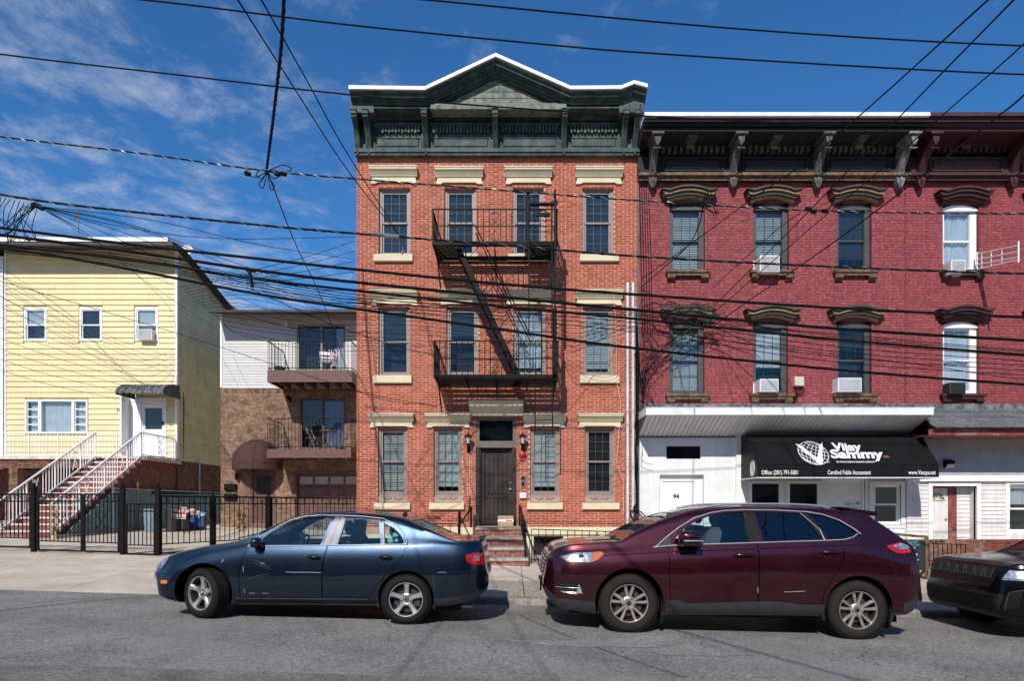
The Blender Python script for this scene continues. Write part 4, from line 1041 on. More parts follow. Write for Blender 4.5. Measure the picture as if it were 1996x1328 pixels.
big_cornice(mar,ML-.02,MR+.02,K['darkcornice'],K['white_metal'],K['darkcornice'],K['bronze'],[X(1271,SM+.5),X(1428,SM+.5),X(1592,SM+.5),X(1752,SM+.5)],[X(1345,SM+1.5),X(1508,SM+1.5),X(1672,SM+1.5)],[K['greybracket']]*3+[K['bluebracket']])
big_cornice(mar2,MR+.025,NR,K['redcornice'],K['redcornice'],K['redcornice'],K['redcornice'],[X(1792,SM+.5),X(1972,SM+.5),X(2140,SM+.5),X(2290,SM+.5)],[X(1880,SM+1.5),X(2050,SM+1.5)],K['redcornice'])
# ---- air conditioners
def aircon(px0,px1,py0,py1,label,yw,S,mt=None,gr=None,side=True,tilt=0,out=.32):
    x0,x1,z0,z1 = X(px0,S),X(px1,S),Z(py1,S),Z(py0,S)
    e = empty('air_conditioner',((x0+x1)/2,yw,z0),label,'air conditioner','window air conditioners')
    y = yw-out
    m = MB(); m.bbox(x0,x1,y,yw+.15,z0,z1,.012); m.build('casing',mt or K['ac'],e)
    g = MB(); g.box(x0+.03,x1-.03,y-.004,y+.0,z0+.03,z1-.03); g.build('grille',gr or K['acgrille'],e)
    l = MB(); n = 11
    for i in range(1,n): zz = z0+.03+(z1-z0-.06)*i/n; l.box(x0+.035,x1-.035,y-.010,y-.005,zz-.004,zz+.004)
    for i in range(6): l.box(x0-.004,x0-.0005,y+.05,yw-.05,z0+.06+i*.04,z0+.075+i*.04)
    l.build('louvre',mt or K['ac'],e)
    if side:
        p = MB(); p.box(x0-.14,x0-.002,yw+.09,yw+.115,z0,z1)
        for i in range(4): p.box(x0-.13+i*.032,x0-.12+i*.032,yw+.080,yw+.09,z0,z1)
        p.build('side_panel',mt or K['ac'],e)
SA = 76.2
aircon(1487,1526,492,525,'white air conditioner in the middle third-floor window of the maroon house',YM,SA)
aircon(1487,1524,736,761,'white louvred air conditioner in the middle second-floor window of the maroon house',YM,SA)
aircon(1641,1688,734,761,'grey-faced white air conditioner in the right second-floor window of the maroon house',YM,SA)
aircon(1864,1893,501,527,'white air conditioner in the white third-floor window of the crimson house',YM,SA)
aircon(1862,1893,743,765,'black air conditioner in the white second-floor window of the crimson house',YM,SA,K['bindark'],K['black'])
# ---- utility box
m = MB(); m.bbox(X(1546,SM),X(1564,SM),YM-.12,YM,Z(754,SM),Z(736,SM),.01); ub = m.build('junction_box',K['beige'],label='beige cable junction box on the maroon wall between two air conditioners',cat='box')
m = MB()
for k in range(5): m.tube(crom([(X(1550+k*3,SM),YM-.06,Z(753,SM)),(X(1549+k*4,SM),YM-.08,Z(762+k,SM)),(X(1552-k*2,SM),YM-.04,Z(776,SM)),(X(1546,SM),YM-.03,Z(792,SM))],5),.010,5)
m.build('wire',K['cable'],ub)
# ---- flower rack by the crimson window
e = empty('window_gate',(X(1906,76),YM-.1,Z(525,SM)),'white tubular window guard swung out beside the white third-floor window','window guard')
xa = X(1908,74.5); yb0 = YM-.06; pe = (X(1985,81.0),Y(81.0))
m = MB(); m.bar((xa,yb0,Z(527,74.5)),(xa,yb0,Z(490,74.5)),.03); m.bar((pe[0],pe[1],Z(512,81)),(pe[0],pe[1],Z(470,81)),.03); m.build('upright',K['white'],e)
for a,b in ((493,478),(504,490),(514,501),(523,506)):
    m = MB(); m.bar((xa,yb0,Z(a,74.5)),(pe[0],pe[1],Z(b,81)),.022); m.build('rail',K['white'],e)
m = MB()
for t in (.12,.36,.62): 
    px_ = xa+(pe[0]-xa)*t; yy=yb0+(pe[1]-yb0)*t; m.bar((px_,yy,Z(523,74.5)+(Z(506,81)-Z(523,74.5))*t),(px_,yy,Z(493,74.5)+(Z(478,81)-Z(493,74.5))*t),.018)
m.build('bar',K['white'],e)
# ---- ledge over the shop, metal fascia and slanted soffit
SO = 79.3; YO = Y(SO)
m = MB(); m.box(ML,NR,YM-.06,YM+.02,Z(800,SM),Z(788,SM)); m.build('flashing',mat('lead_flashing',(0.16,0.155,0.155),.8,var=.4,scale=8,bump=.01,bscale=20),mar)
can = empty('shop_canopy',(X(1530,SO),YO,Z(850,SM)),'white metal shop canopy with slanted grey soffit above the shop front','canopy')
zt,zb_ = Z(796,SO),Z(809,SO); xr = X(1820,SO)
f = MB(); f.box(ML-.02,xr,YO,YO+.03,zb_,zt); f.box(ML-.02,ML+.01,YO+.031,YM,zb_,zt); f.box(ML-.02,xr+.02,YO-.01,YM,zt,zt+.02); f.box(xr-.03,xr,YO+.031,YM,zb_,zt); f.build('fascia',K['white_metal'],can)
for pxs in (1340,1435,1449,1537,1622,1805):
    m = MB(); m.box(X(pxs,SO)-.006,X(pxs,SO)+.006,YO-.004,YO+.001,zb_,zt); m.build('fascia_joint',K['soffit'],can)
zw = Z(851,SM); n = 57
for i in range(n):
    x0,x1 = ML+(xr-.02-ML)*i/n+.007, ML+(xr-.02-ML)*(i+1)/n-.007
    m = MB(); m.add([(x0,YO+.04,zb_+.01),(x1,YO+.04,zb_+.01),(x1,YM-.02,zw),(x0,YM-.02,zw),(x0,YO+.04,zb_+.03),(x1,YO+.04,zb_+.03),(x1,YM-.02,zw+.02),(x0,YM-.02,zw+.02)],[(0,1,2,3),(7,6,5,4),(0,4,5,1),(1,5,6,2),(3,2,6,7),(0,3,7,4)])
    m.build('soffit_panel',K['soffit'],can)
m = MB(); m.add([(ML,YO+.05,zb_+.035),(xr,YO+.05,zb_+.035),(xr,YM,zw+.03),(ML,YM,zw+.03)],[(0,1,2,3)]); m.box(ML,xr-.2,YM-.04,YM,zw-.03,zw-.0); m.add([(ML-.01,YO+.05,zb_),(ML-.01,YM,zb_),(ML-.01,YM,zw)],[(0,1,2)]); m.add([(xr-.01,YO+.05,zb_),(xr-.01,YM,zb_),(xr-.01,YM,zw)],[(0,1,2)]); m.build('canopy_frame',K['darkgrey'],can)
# ---- white shop wall
XB = X(1432,SM)
hd = Q(1286,1372,926,1082); hv = Q(1299,1366,870,895)
sw = wall_sheet(ML,XB+.02,sh0,zw,YM+.0,[hv,(hd[0],hd[1],sh0,hd[3])],.14); sw.build('shop_wall',K['whitewall'],mar)
m = MB(); m.box(hv[0],hv[1],YM+.10,YM+.11,hv[2],hv[3]); t = m.build('transom_window',K['glassdk'],mar)
m = MB(); frame(m,*hv,YM+.07,YM+.12,.02); m.box((hv[0]+hv[1])/2-.01,(hv[0]+hv[1])/2+.01,YM+.08,YM+.12,hv[2],hv[3]); m.build('frame',K['black'],t)
m = MB(); m.box(hv[0],hv[1],YM+.22,YM+.24,hv[2],hv[3]); m.build('interior',K['room'],t)
# recessed door 94: deep niche
m = MB(); m.box(hd[0],hd[1],YM+.14,YM+.16,sh0,hd[3]); m.build('niche_back',K['whitewall'],mar)
DX0,DX1,DZ1 = X(1288,SM),X(1356,SM),Z(935,SM)
m = MB(); frame(m,DX0,DX1,sh0,DZ1,YM+.08,YM+.14,.045); df = m.build('door_frame',K['white'],mar)
m = MB(); m.box(DX0+.05,DX1-.05,YM+.11,YM+.139,sh0,DZ1-.05); d94 = m.build('door',K['white'],mar)
text('94',.16,(X(1320,SM),YM+.108,Z(972,SM)),K['black'],d94,bold=.006)
m = MB(); m.box(X(1367,SM)-.02,X(1367,SM)+.02,YM+.12,YM+.139,Z(990,SM),Z(983,SM)); m.build('latch',K['bronze'],mar)
# projecting shop front frame and recessed wall under the awning
AX0,AX1 = X(1443,SM),10.47
m = MB(); m.box(XB+.02,AX0,YM-.06,YM+.1,sh0,zw); m.build('pier',K['whitewall'],mar)
ys = YM+.05
g1 = Q(1463,1524,940,1040); g2 = Q(1537,1599,940,1040); dd = Q(1602,1692,932,1085); g3 = Q(1704,1758,944,1024)
wall_sheet(AX0,X(1788,SM),sh0,zw,ys,[g1,g2,(dd[0],dd[1],sh0,dd[3]),g3],.12).build('shop_front_wall',K['whitewall'],mar)
for k,g in enumerate((g1,g2)):
    m = MB(); frame(m,g[0]-.03,g[1]+.03,g[2]-.03,g[3]+.03,ys-.03,ys+.08,.075); W = m.build('shop_window',K['white'],mar)
    m = MB(); m.box(g[0],g[1],ys+.05,ys+.055,g[2],g[3]); m.build('pane',K['glassdk'],W)
    m = MB(); m.box(g[0]-.05,g[1]+.05,ys+.5,ys+.52,g[2]-.1,g[3]+.1); m.build('interior',K['room'],W)
m = MB(); frame(m,dd[0],dd[1],sh0,dd[3],ys-.02,ys+.06,.05); m.box(dd[1]-.12,dd[1]-.08,ys-.01,ys+.06,sh0,dd[3]); m.build('door_frame',K['white'],mar)
m = MB(); m.box(dd[0]+.05,dd[1]-.12,ys+.03,ys+.06,sh0,dd[3]-.05); sd = m.build('door',K['white'],mar)
m = MB(); m.bbox(dd[1]-.17,dd[1]-.13,ys-.02,ys+.03,Z(1013,SM),Z(1001,SM),.004); m.tube([(dd[1]-.10,ys-.02,Z(1004,SM)),(dd[1]-.04,ys-.05,Z(1006,SM))],.012,6); m.build('handle',K['black'],sd)
m = MB(); m.box(X(1646,SM),X(1686,SM),ys+.022,ys+.027,Z(995,SM),Z(977,SM)); pl2 = m.build('door_plate',mat('clear_acrylic',(0.72,0.75,0.74),.2),sd)
text('Heights',.10,(X(1658,SM),ys+.0205,Z(985,SM)),K['teal'],pl2); text('Psychotherapy',.072,(X(1666,SM),ys+.0205,Z(992,SM)),K['teal'],pl2)
m = MB()
for a in range(6): m.lathe([(.02,0),(.0,-.004)],(X(1675,SM)+.03*math.cos(a),ys+.0205,Z(982,SM)+.02*math.sin(a)),'y',6,cap=False)
m.build('leaf_emblem',K['teal'],pl2)
W = MB(); frame(W,g3[0]-.10,g3[1]+.10,g3[2]-.08,g3[3]+.08,ys-.03,ys+.05,.10); W = W.build('frame_surround',K['white'],mar)
window(mar,*g3,ys-.08,K['white'],K['white'],None,inset=.10,fw=.04,style='none',glassm=K['glassdk'],lower_grid=None)
m = MB(); m.box(X(1727,SM),X(1735,SM),ys-.01,ys+.01,Z(1031,SM),Z(1025,SM)); m.build('vent',K['darkgrey'],mar)
m = MB(); m.lathe([(0,-.07),(.05,-.06),(.075,-.02),(.075,.03),(.04,.06)],(X(1783,SM),ys-.10,Z(939,SM)),'y',12,cap=False); m.build('floodlight',K['beige'],label='small round floodlight under the right end of the black awning',cat='lamp')
# ---- black awning with lettering
aw = empty('shop_awning',(X(1640,SO),Y(79.5),Z(931,79.5)),'black vinyl awning with white globe logo and accountant lettering','awning')
ytp,ztp = Y(76.2),Z(849,76.2); yv = Y(79.5); zv1,zv0 = Z(906,79.5),Z(931,79.5); xa,xb = AX0+.0,AX1
m = MB()
m.add([(xa,ytp,ztp),(xb,ytp,ztp),(xb,yv,zv1),(xa,yv,zv1),(xb,yv,zv0),(xa,yv,zv0)],[(0,1,2,3),(3,2,4,5)])
m.add([(xa,YM-.05,ztp+.02),(xb,YM-.05,ztp+.02),(xb,ytp,ztp),(xa,ytp,ztp)],[(0,1,2,3)])
for x in (xa,xb): m.add([(x,YM-.05,ztp+.02),(x,ytp,ztp),(x,yv,zv1),(x,yv,zv0),(x,YM-.05,zv0)],[(0,1,2,3,4)])
m.build('canvas',K['awning'],aw)
m = MB(); m.bar((xa,yv+.01,zv0-.01),(xb,yv+.01,zv0-.01),.025); m.bar((xa,yv,zv0-.01),(xa,YM,zv0-.01),.025); m.bar((xb,yv,zv0-.01),(xb,YM,zv0-.01),.025); m.build('frame_tube',K['ac'],aw)
m = MB(); m.bar((xa,yv-.004,zv1),(xb,yv-.004,zv1),.012); m.build('piping',K['awning'],aw)
def vtext(s,size,pxc,py,**k): return text(s,size,(X(pxc,79.5),yv-.006,Z(py,79.5)),K['print'],aw,**k)
vtext('Office: (201) 791-5001',.150,1520.5,925.5,fit=71/79.5,bold=.001)
vtext('Certified Public Accountant',.150,1655,925.5,fit=84/79.5,bold=.001)
vtext('www.Vascpa.net',.150,1797,925.5,fit=53/79.5,bold=.001)
# slanted face coordinates
u = Vector((0,yv-ytp,zv1-ztp)); Lu = u.length; un = u.normalized(); sl_ang = math.atan2(un.z*-1,-un.y)   # slope from horizontal
nrm = Vector((0,-abs(un.z),abs(un.y))) if True else None
nrm = Vector((0, -(-un.z), -un.y)).normalized()
def slant(px,py):
    """world point on the slanted face seen at px,py"""
    d = Vector(((px-CX)/FPX,1,(HY-py)/FPX)); o = Vector((0,0,EYE)); n = nrm; p0 = Vector((0,yv,zv1))
    t = (p0-o).dot(n)/d.dot(n); return o+d*t+n*.006*(1 if n.y<0 else -1)
ang = math.atan2(-un.z,-un.y)
rotS = (ang,0,0)
def stext(s,size,pxc,py,**k):
    p = slant(pxc,py); return text(s,size,p,K['print'] if 'm' not in k else k.pop('m'),aw,rot=rotS,**k)
stext('Vijay',.40,1652,879,fit=56/78,bold=.014,shear=.12)
stext('Sammy',.42,1671,893.5,fit=104/78,bold=.016,shear=.12)
stext('CPA',.10,1728,893,m=K['orangeprint'],fit=11/78,bold=.002)
stext('Enduring balance beyond numbers™',.085,1670,902.5,fit=77/78.5,bold=.0015,shear=.15)
stext('®',.09,1614.5,903)
def globe(pc,rx,rz,basis,mt,nm):
    """tilted globe of meridians and parallels with a broad V"""
    U_,V_ = basis; m = MB(); th = -.45
    def P(a,b,l=0):
        x = a*math.cos(th)-b*math.sin(th); z = a*math.sin(th)+b*math.cos(th)
        return pc+U_*x*rx+V_*z*rz
    n = 40; wd = rx*.028
    m.tube([P(math.cos(2*math.pi*k/n),math.sin(2*math.pi*k/n)) for k in range(n)],wd,4,True)
    for c in (-.75,-.45,-.15,.15,.45,.75): m.tube([P(c*math.cos(t*math.pi/12),math.sin(t*math.pi/12)) for t in range(-6,7)],wd*.7,4)
    for c in (-.72,-.45,-.15,.15,.45,.72):
        h = math.sqrt(1-c*c); m.tube([P(h*s/6,c-.12*(1-(s/6)**2)) for s in range(-6,7)],wd*.7,4)
    m.build(nm+'_lines',mt,aw)
    v = MB(); nn = U_.cross(V_)*.006
    pts = [(-.98,.82),(-.60,.62),(.10,-.45),(.72,.70),(.98,.98),(.30,-.95),(.05,-.92),(-.75,.35)]
    vs = [pc+U_*a*rx+V_*b*rz+nn for a,b in pts]; v.add(vs,[(0,1,2,6),(0,6,7),(2,3,4,5),(2,5,6)]); v.build(nm+'_emblem',mt,aw)
bU = Vector((1,0,0)); bV = -un
pg = slant(1585,884); globe(pg,.36,.42,(bU,bV),K['print'],'globe')
pside = Vector((xa-.004,(YM-.1+yv)/2-.25,Z(914,78))); globe(pside,.16,.20,(Vector((0,-1,0)),Vector((0,0,1))),K['print'],'globe')
# ---- crimson house ground floor
K2 = mar2
zs_ = Z(797,SM)
xr1 = NR
rf = empty('shed_roof',(MR+2,YM,Z(835,80)),'grey shingled lean-to roof over the white sided ground floor','roof')
ye,ze = Y(79.6),Z(834,79.6)
m = MB(); m.add([(MR+.0,YM,zs_),(xr1,YM,zs_),(xr1,ye,ze),(MR+.0,ye,ze)],[(0,1,2,3)]); m.add([(MR,YM,zs_-.1),(xr1,YM,zs_-.1),(xr1,ye,ze-.04),(MR,ye,ze-.04)],[(0,1,2,3)]); m.build('roof_deck',K['darkfascia'],rf)
nrow = 6
for r in range(nrow):
    t0,t1 = r/nrow,(r+1)/nrow+.03
    x = MR+(-.16 if r%2 else 0)
    while x < xr1:
        a,b = max(x,MR),min(x+.31,xr1)
        if b-a>.05:
            p0 = (YM+(ye-YM)*t0, zs_+(ze-zs_)*t0+.010); p1 = (YM+(ye-YM)*min(t1,1.02), zs_+(ze-zs_)*min(t1,1.02)+.022)
            dz = rnd.uniform(-.004,.004); dr_ = rnd.uniform(-.012,.012)
            s = MB(); s.add([(a+.003,p0[0],p0[1]),(b-.003,p0[0],p0[1]),(b-.003,p1[0]+dr_,p1[1]+dz),(a+.003,p1[0]+dr_,p1[1]+dz),(a+.003,p1[0]+dr_,p1[1]-.012),(b-.003,p1[0]+dr_,p1[1]-.012)],[(0,1,2,3),(3,2,5,4)]); s.build('shingle',K['shingle'],rf)
        x += .31
m = MB(); m.box(MR-.1,xr1,ye+.10,ye+.13,Z(849,79),Z(837,79)); m.box(MR-.1,xr1,ye+.13,YM,Z(849,79)-.0,Z(849,79)+.02); m.build('fascia',K['redpaint'],rf)
# projecting grey sided frieze then white trim
yg = YM-.06
planks(K2,MR+.02,xr1,Z(928,SM),Z(848,SM),yg,.105,mat('dull_grey_siding',(0.36,0.36,0.38),.55,rand=.05,var=.06),lap=.02)
m = MB(); m.box(MR+.02,xr1,yg+.02,YM,Z(928,SM),Z(848,SM)); m.build('bay_core',K['greysiding'],K2)
m = MB(); m.bbox(MR+.0,xr1,yg-.06,YM,Z(938,SM)-.02,Z(928,SM),.012); m.build('water_board',K['white'],K2)
d92 = Q(1816,1903,948,1090); wr = Q(1966,2060,945,1040)
zbt = Z(1052,SM)
wall_sheet(MR+.0,xr1,sh0,Z(930,SM),YM+.03,[(d92[0],d92[1],sh0,d92[3]),wr],.5).build('ground_wall',K['whitesiding'],K2)
planks(K2,MR+.03,xr1,zbt,Z(938,SM),YM,.1085,K['whitesiding'],holes=[(d92[0]-.10,d92[1]+.10,sh0,d92[3]+.1),(wr[0]-.1,wr[1]+.1,wr[2]-.1,wr[3]+.1)],lap=.022)
m = MB()
for h in (d92,wr):
    m.box(h[0]-.10,h[0],YM-.04,YM+.1,zbt if h is wr else sh0,h[3]+.1); m.box(h[1],h[1]+.10,YM-.04,YM+.1,zbt if h is wr else sh0,h[3]+.1); m.box(h[0],h[1],YM-.039,YM+.1,h[3],h[3]+.1)
m.build('casing',K['white'],K2)
# recessed door 92 with fanlight
yd = YM+.30
m = MB(); m.box(d92[0],d92[0]+.03,yd-.02,yd+.06,sh0,d92[3]); m.box(X(1862,SM),X(1877,SM),yd-.05,yd+.06,sh0,d92[3]); m.box(d92[0],d92[1],yd-.03,yd+.06,d92[3]-.05,d92[3]); m.build('door_frame',K['redpaint'],K2)
m = MB(); a,b = d92[0]+.03,X(1862,SM); m.box(a,b,yd,yd+.05,sh0,d92[3]-.05); dor = m.build('door',K['whitesiding'],K2)
for (u0,u1,v0,v1) in ((a+.10,(a+b)/2-.05,sh0+.25,sh0+.95),((a+b)/2+.05,b-.10,sh0+.25,sh0+.95)):
    p = MB(); frame(p,u0,u1,v0,v1,yd-.012,yd,.03); p.build('panel',K['whitesiding'],dor)
xc = (a+b)/2+.0; zc_ = Z(975,SM); r_ = (b-a)*.36
m = MB(); m.tube([(xc+r_*math.cos(k*math.pi/14),yd-.01,zc_+r_*math.sin(k*math.pi/14)) for k in range(15)],.025,6)
m.tube([(xc-r_,yd-.01,zc_),(xc+r_,yd-.01,zc_)],.02,6); m.build('fanlight_frame',K['cream'],dor)
m = MB(); m.prism([(xc+r_*math.cos(k*math.pi/14),zc_+r_*math.sin(k*math.pi/14)) for k in range(15)],'y',yd-.006,yd-.002); m.build('fanlight_pane',K['glassdk'],dor)
m = MB(); m.prism([(xc+r_*math.cos(k*math.pi/14),zc_+r_*math.sin(k*math.pi/14)) for k in range(15)],'y',yd-.001,yd-.0005); m.build('fanlight_backing',K['room'],dor)
m = MB()
for k in range(1,6): m.bar((xc,yd-.008,zc_),(xc+r_*math.cos(k*math.pi/6),yd-.008,zc_+r_*math.sin(k*math.pi/6)),.012)
m.build('fanlight_bar',K['white'],dor)
text('9',.14,(X(1829,SM),yd-.004,Z(988,SM)),K['black'],dor,bold=.004); text('2',.14,(X(1829,SM),yd-.004,Z(996,SM)),K['black'],dor,bold=.004)
m = MB(); m.lathe([(.03,0),(.03,-.03),(.02,-.05),(0,-.05)],(b-.07,yd,Z(1013,SM)),'y',10,cap=False); m.build('handle',K['steel'],dor)
planks(K2,X(1877,SM),d92[1],sh0,d92[3]-.02,yd-.03,.1085,K['whitesiding'],lap=.022)
window(K2,*wr,YM-.05,K['white'],K['white'],None,inset=.1,fw=.05,style='curtain',cover=.4,glassm=K['glassdk'])
m = MB(); m.box(MR+.0,xr1,YM-.06,YM+.03,sh0,zbt); m.build('brick_base',K['darkbrick'],K2)
bricks(K2,MR+.3,xr1,Z(1082,SM),zbt,YM-.075,[(d92[0]-.2,d92[1]+.2,sh0,zbt)],.2162,.0716,.010,.02,mat('red_painted_base_brick',(0.20,0.045,0.035),.7,rand=.2,var=.2),60,seed=31)
e = empty('wall_lamp',(X(1858,75.5),yg,Z(911,75.5)),'small black wall pack lamp on the grey siding above door 92','lamp')
m = MB(); m.prism([(yg-.0,Z(912,75.5)),(yg-.10,Z(911,75.5)),(yg-.17,Z(904,75.5)),(yg-.15,Z(897,75.5)),(yg,Z(895,75.5))],'x',X(1852,75.5),X(1868,75.5)); m.build('housing',K['black'],e)
m = MB(); m.prism([(yg-.01,Z(913,75.5)),(yg-.12,Z(912,75.5)),(yg-.185,Z(905,75.5)),(yg-.12,Z(905,75.5)),(yg-.01,Z(905,75.5))],'x',X(1853,75.5),X(1867,75.5)); m.build('lens',K['lampglass'],e)
# front railing of crimson house and steps
SR = 79.0; yr = Y(SR)
g = picket(X(1793,SR),X(1882,SR),yr,lambda x,y: walk(x,y)+.06,.62,'black wrought iron railing with scrolls in front of door 92',step=.105)
m = MB(); zz = walk(10.3,yr)+.72
for px_ in (1812,1830):
    for s in (-1,1): m.tube(scroll((X(px_,SR)+s*.05,yr,zz+.02),.045,-math.pi/2,1.1,16,s),.009,5)
m.tube(crom([(X(1800,SR),yr,zz-.02),(X(1806,SR),yr,zz+.03),(X(1821,SR),yr,zz-.02),(X(1836,SR),yr,zz+.03),(X(1842,SR),yr,zz-.02)],5),.009,5)
for s in (-1,1): m.tube(scroll((X(1830,SR)+s*.06,yr,zz-.45),.06,math.pi/2,1.2,16,s),.009,5)
m.build('scrollwork',K['iron'],g)
g = picket(X(1725,SR),X(1792,SR),yr,lambda x,y: walk(x,y)+.06,.60,'black iron railing with scroll cresting behind the chalkboard sign',step=.12)
m = MB(); zz = walk(9.5,yr)+.72
for px_ in (1748,):
    for s in (-1,1): m.tube(scroll((X(px_,SR)+s*.05,yr,zz+.04),.045,-math.pi/2,1.1,16,s),.009,5)
m.tube(crom([(X(1730,SR),yr,zz-.02),(X(1738,SR),yr,zz+.03),(X(1748,SR),yr,zz-.0),(X(1758,SR),yr,zz+.03),(X(1770,SR),yr,zz-.02)],5),.009,5)
m.build('scrollwork',K['iron'],g)
# ---- sandwich board
SB = 90.0; yb = Y(SB); xa_,xb_ = X(1746,SB),X(1806,SB); zg = walk(9,yb)
sbx = empty('sandwich_board',((xa_+xb_)/2,yb,zg),'wooden framed chalkboard sign with teal and white lettering behind the maroon car','sign')
ztb = Z(1044,SB)
xA,xB = X(1744,92),X(1806,89); yA,yB = Y(92),Y(89)
zA,zB = Z(1040,92),Z(1046,89)
for (x,y_,zt__) in ((xA,yA,zA),(xB,yB,zB)):
    m = MB(); m.bar((x,y_,walk(x,y_)),(x,y_,zt__),.065,.05); m.build('post',K['wood'],sbx)
    f = MB(); f.bar((x-.02,y_-.30,walk(x,y_-.3)+.03),(x+.02,y_+.30,walk(x,y_+.3)+.03),.055,.05); f.bar((x,y_-.25,walk(x,y_)+.05),(x,y_,walk(x,y_)+.27),.04); f.bar((x,y_+.25,walk(x,y_)+.05),(x,y_,walk(x,y_)+.27),.04); f.build('foot',K['wood'],sbx)
m = MB(); m.bar((xA,yA,zA-.02),(xB,yB,zB-.02),.05,.05); m.build('top_rail',K['wood'],sbx)
bz1,bz0 = zA-.12,walk(xA,yA)+.22
m = MB(); m.add([(xA+.03,yA-.02,bz1),(xB-.03,yB-.02,zB-.12),(xB-.03,yB-.02,bz0-.03),(xA+.03,yA-.02,bz0),(xA+.03,yA+.01,bz1),(xB-.03,yB+.01,zB-.12),(xB-.03,yB+.01,bz0-.03),(xA+.03,yA+.01,bz0)],[(0,1,2,3),(7,6,5,4),(0,4,5,1),(1,5,6,2),(2,6,7,3),(3,7,4,0)]); m.build('chalkboard',K['chalk'],sbx)
azr = math.atan2(yB-yA,xB-xA); bc = Vector(((xA+xB)/2,(yA+yB)/2-.028,0)); Hh = bz1-bz0
for s_,sz,t_,mm_ in (('Heights',.12,.08,'teal'),('Psychotherapy',.098,.17,'teal'),('THERAPY',.075,.29,'print'),('FOR',.075,.40,'print'),('KIDS, TEENS',.072,.50,'print'),('COUPLES',.072,.57,'print'),('Accepting new clients',.045,.68,'print'),('In person & online',.045,.74,'print'),('CALL TODAY',.075,.84,'teal'),('appointments',.048,.93,'print')):
    text(s_,sz*.8,(bc.x,bc.y,bz1-Hh*t_-sz*.5),K[mm_],sbx,fit=min(.56,.062*len(s_)*sz/.1*.8),rot=(math.radians(90),0,azr),bold=.0015)
# ================================================================ BROWN HOUSE (set back)
SH = 52.0; YH = Y(SH)
def H_(a,b,c,d,S=SH): return (X(a,S),X(b,S),Z(d,S),Z(c,S))
bx0,bx1 = X(430,SH),BL-.02
gb = walk(-8,YH)-.3
bro = empty('brown_house',((bx0+bx1)/2,YH,walk(-8,YH)),'set-back house with mottled brown brick, grey siding and two brown balconies','building')
zsp = Z(757,SH); zev = Z(612,SH)
ud = H_(578,673,632,723); ld = H_(584,673,776,876); gd = H_(573,700,918,1012); fd = H_(488,537,908,1022)
wall_sheet(bx0,bx1,gb,zsp,YH+.006,[ld,gd,fd],.22).build('wall',K['brown_joint'],bro)
wall_sheet(bx0,bx1,zsp,zev,YH+.02,[ud],.15).build('upper_wall',K['greysiding'],bro)
m = MB(); m.box(bx0,bx1,YH+.7,YH+9,gb,zev); m.box(bx0,bx0+.02,YH+.03,YH+.7,gb,zev); m.build('building_core',K['greysiding'],bro)
bricks(bro,bx0,bx1,gb,zsp-.21,YH,[ld,gd,fd],.203,.0687,.010,.02,K['brown'],300,jit=.004,seed=21)
m = MB(); x = bx0
while x < bx1-.03:      # soldier course
    m.box(x,x+.058,YH-.003,YH+.02,zsp-.205,zsp-.01); x += .068
m.build('soldier_brick',K['brown'],bro,kind='stuff')
m = MB(); m.box(bx0,bx1,YH-.02,YH+.03,zsp-.012,zsp+.03); m.build('starter_strip',K['greysiding'],bro)
planks(bro,bx0+.07,bx1,zsp+.03,zev,YH+.012,.102,K['greysiding'],holes=[(ud[0]-.06,ud[1]+.06,ud[2],ud[3]+.06)],lap=.016)
m = MB(); m.box(bx0-.01,bx0+.07,YH-.02,YH+.05,zsp,zev); m.build('corner_board',K['white'],bro)
# roof with deep eave
ye_ = Y(54.0); m = MB(); m.prism([(ye_,Z(605,54)),(ye_,Z(609,54)),(YH,zev),(YH+9,zev),(YH+9,zev+.25),(YH,zev+.12)],'x',X(405,54),bx1); m.build('roof',K['darkfascia'],bro)
m = MB(); m.bar((X(405,54),ye_-.03,Z(607,54)),(bx1,ye_-.03,Z(607,54)),.07,.08); m.build('gutter',K['darkfascia'],bro)
def slider(h,lab,cm,blue=False):
    f = MB(); y = YH+.10; frame(f,*h,y-.04,y+.08,.07); f.box((h[0]+h[1])/2-.035,(h[0]+h[1])/2+.035,y-.02,y+.05,h[2],h[3]); F_ = f.build('sliding_door',K['brownpaint'] if not blue else K['taupe'],bro)
    for a,b,yy in ((h[0]+.07,(h[0]+h[1])/2-.03,y+.02),((h[0]+h[1])/2+.03,h[1]-.07,y+.04)):
        p = MB(); p.box(a,b,yy,yy+.006,h[2]+.07,h[3]-.07); p.build('pane',K['glass'],F_)
    c = MB(); n=12; a,b = h[1]-(h[1]-h[0])*(.22 if blue else .5),h[1]-.08
    P = [(a+(b-a)*i/n,y+.18+.03*math.sin(i*2)) for i in range(n+1)]
    c.add([(x,yy,h[2]+.1) for x,yy in P]+[(x,yy,h[3]-.1) for x,yy in P],[(i,i+1,n+2+i,n+1+i) for i in range(n)],True); c.build('curtain',cm,F_)
    r = MB(); r.box(h[0]-.05,h[1]+.05,YH+.55,YH+.57,h[2]-.05,h[3]+.05); r.build('interior',K['room'],F_)
slider(ud,'upper',K['curtain'],True); slider(ld,'lower',K['bluecurtain'] if 'bluecurtain' in K else mat('lilac_curtain',(0.22,0.24,0.42),.8))
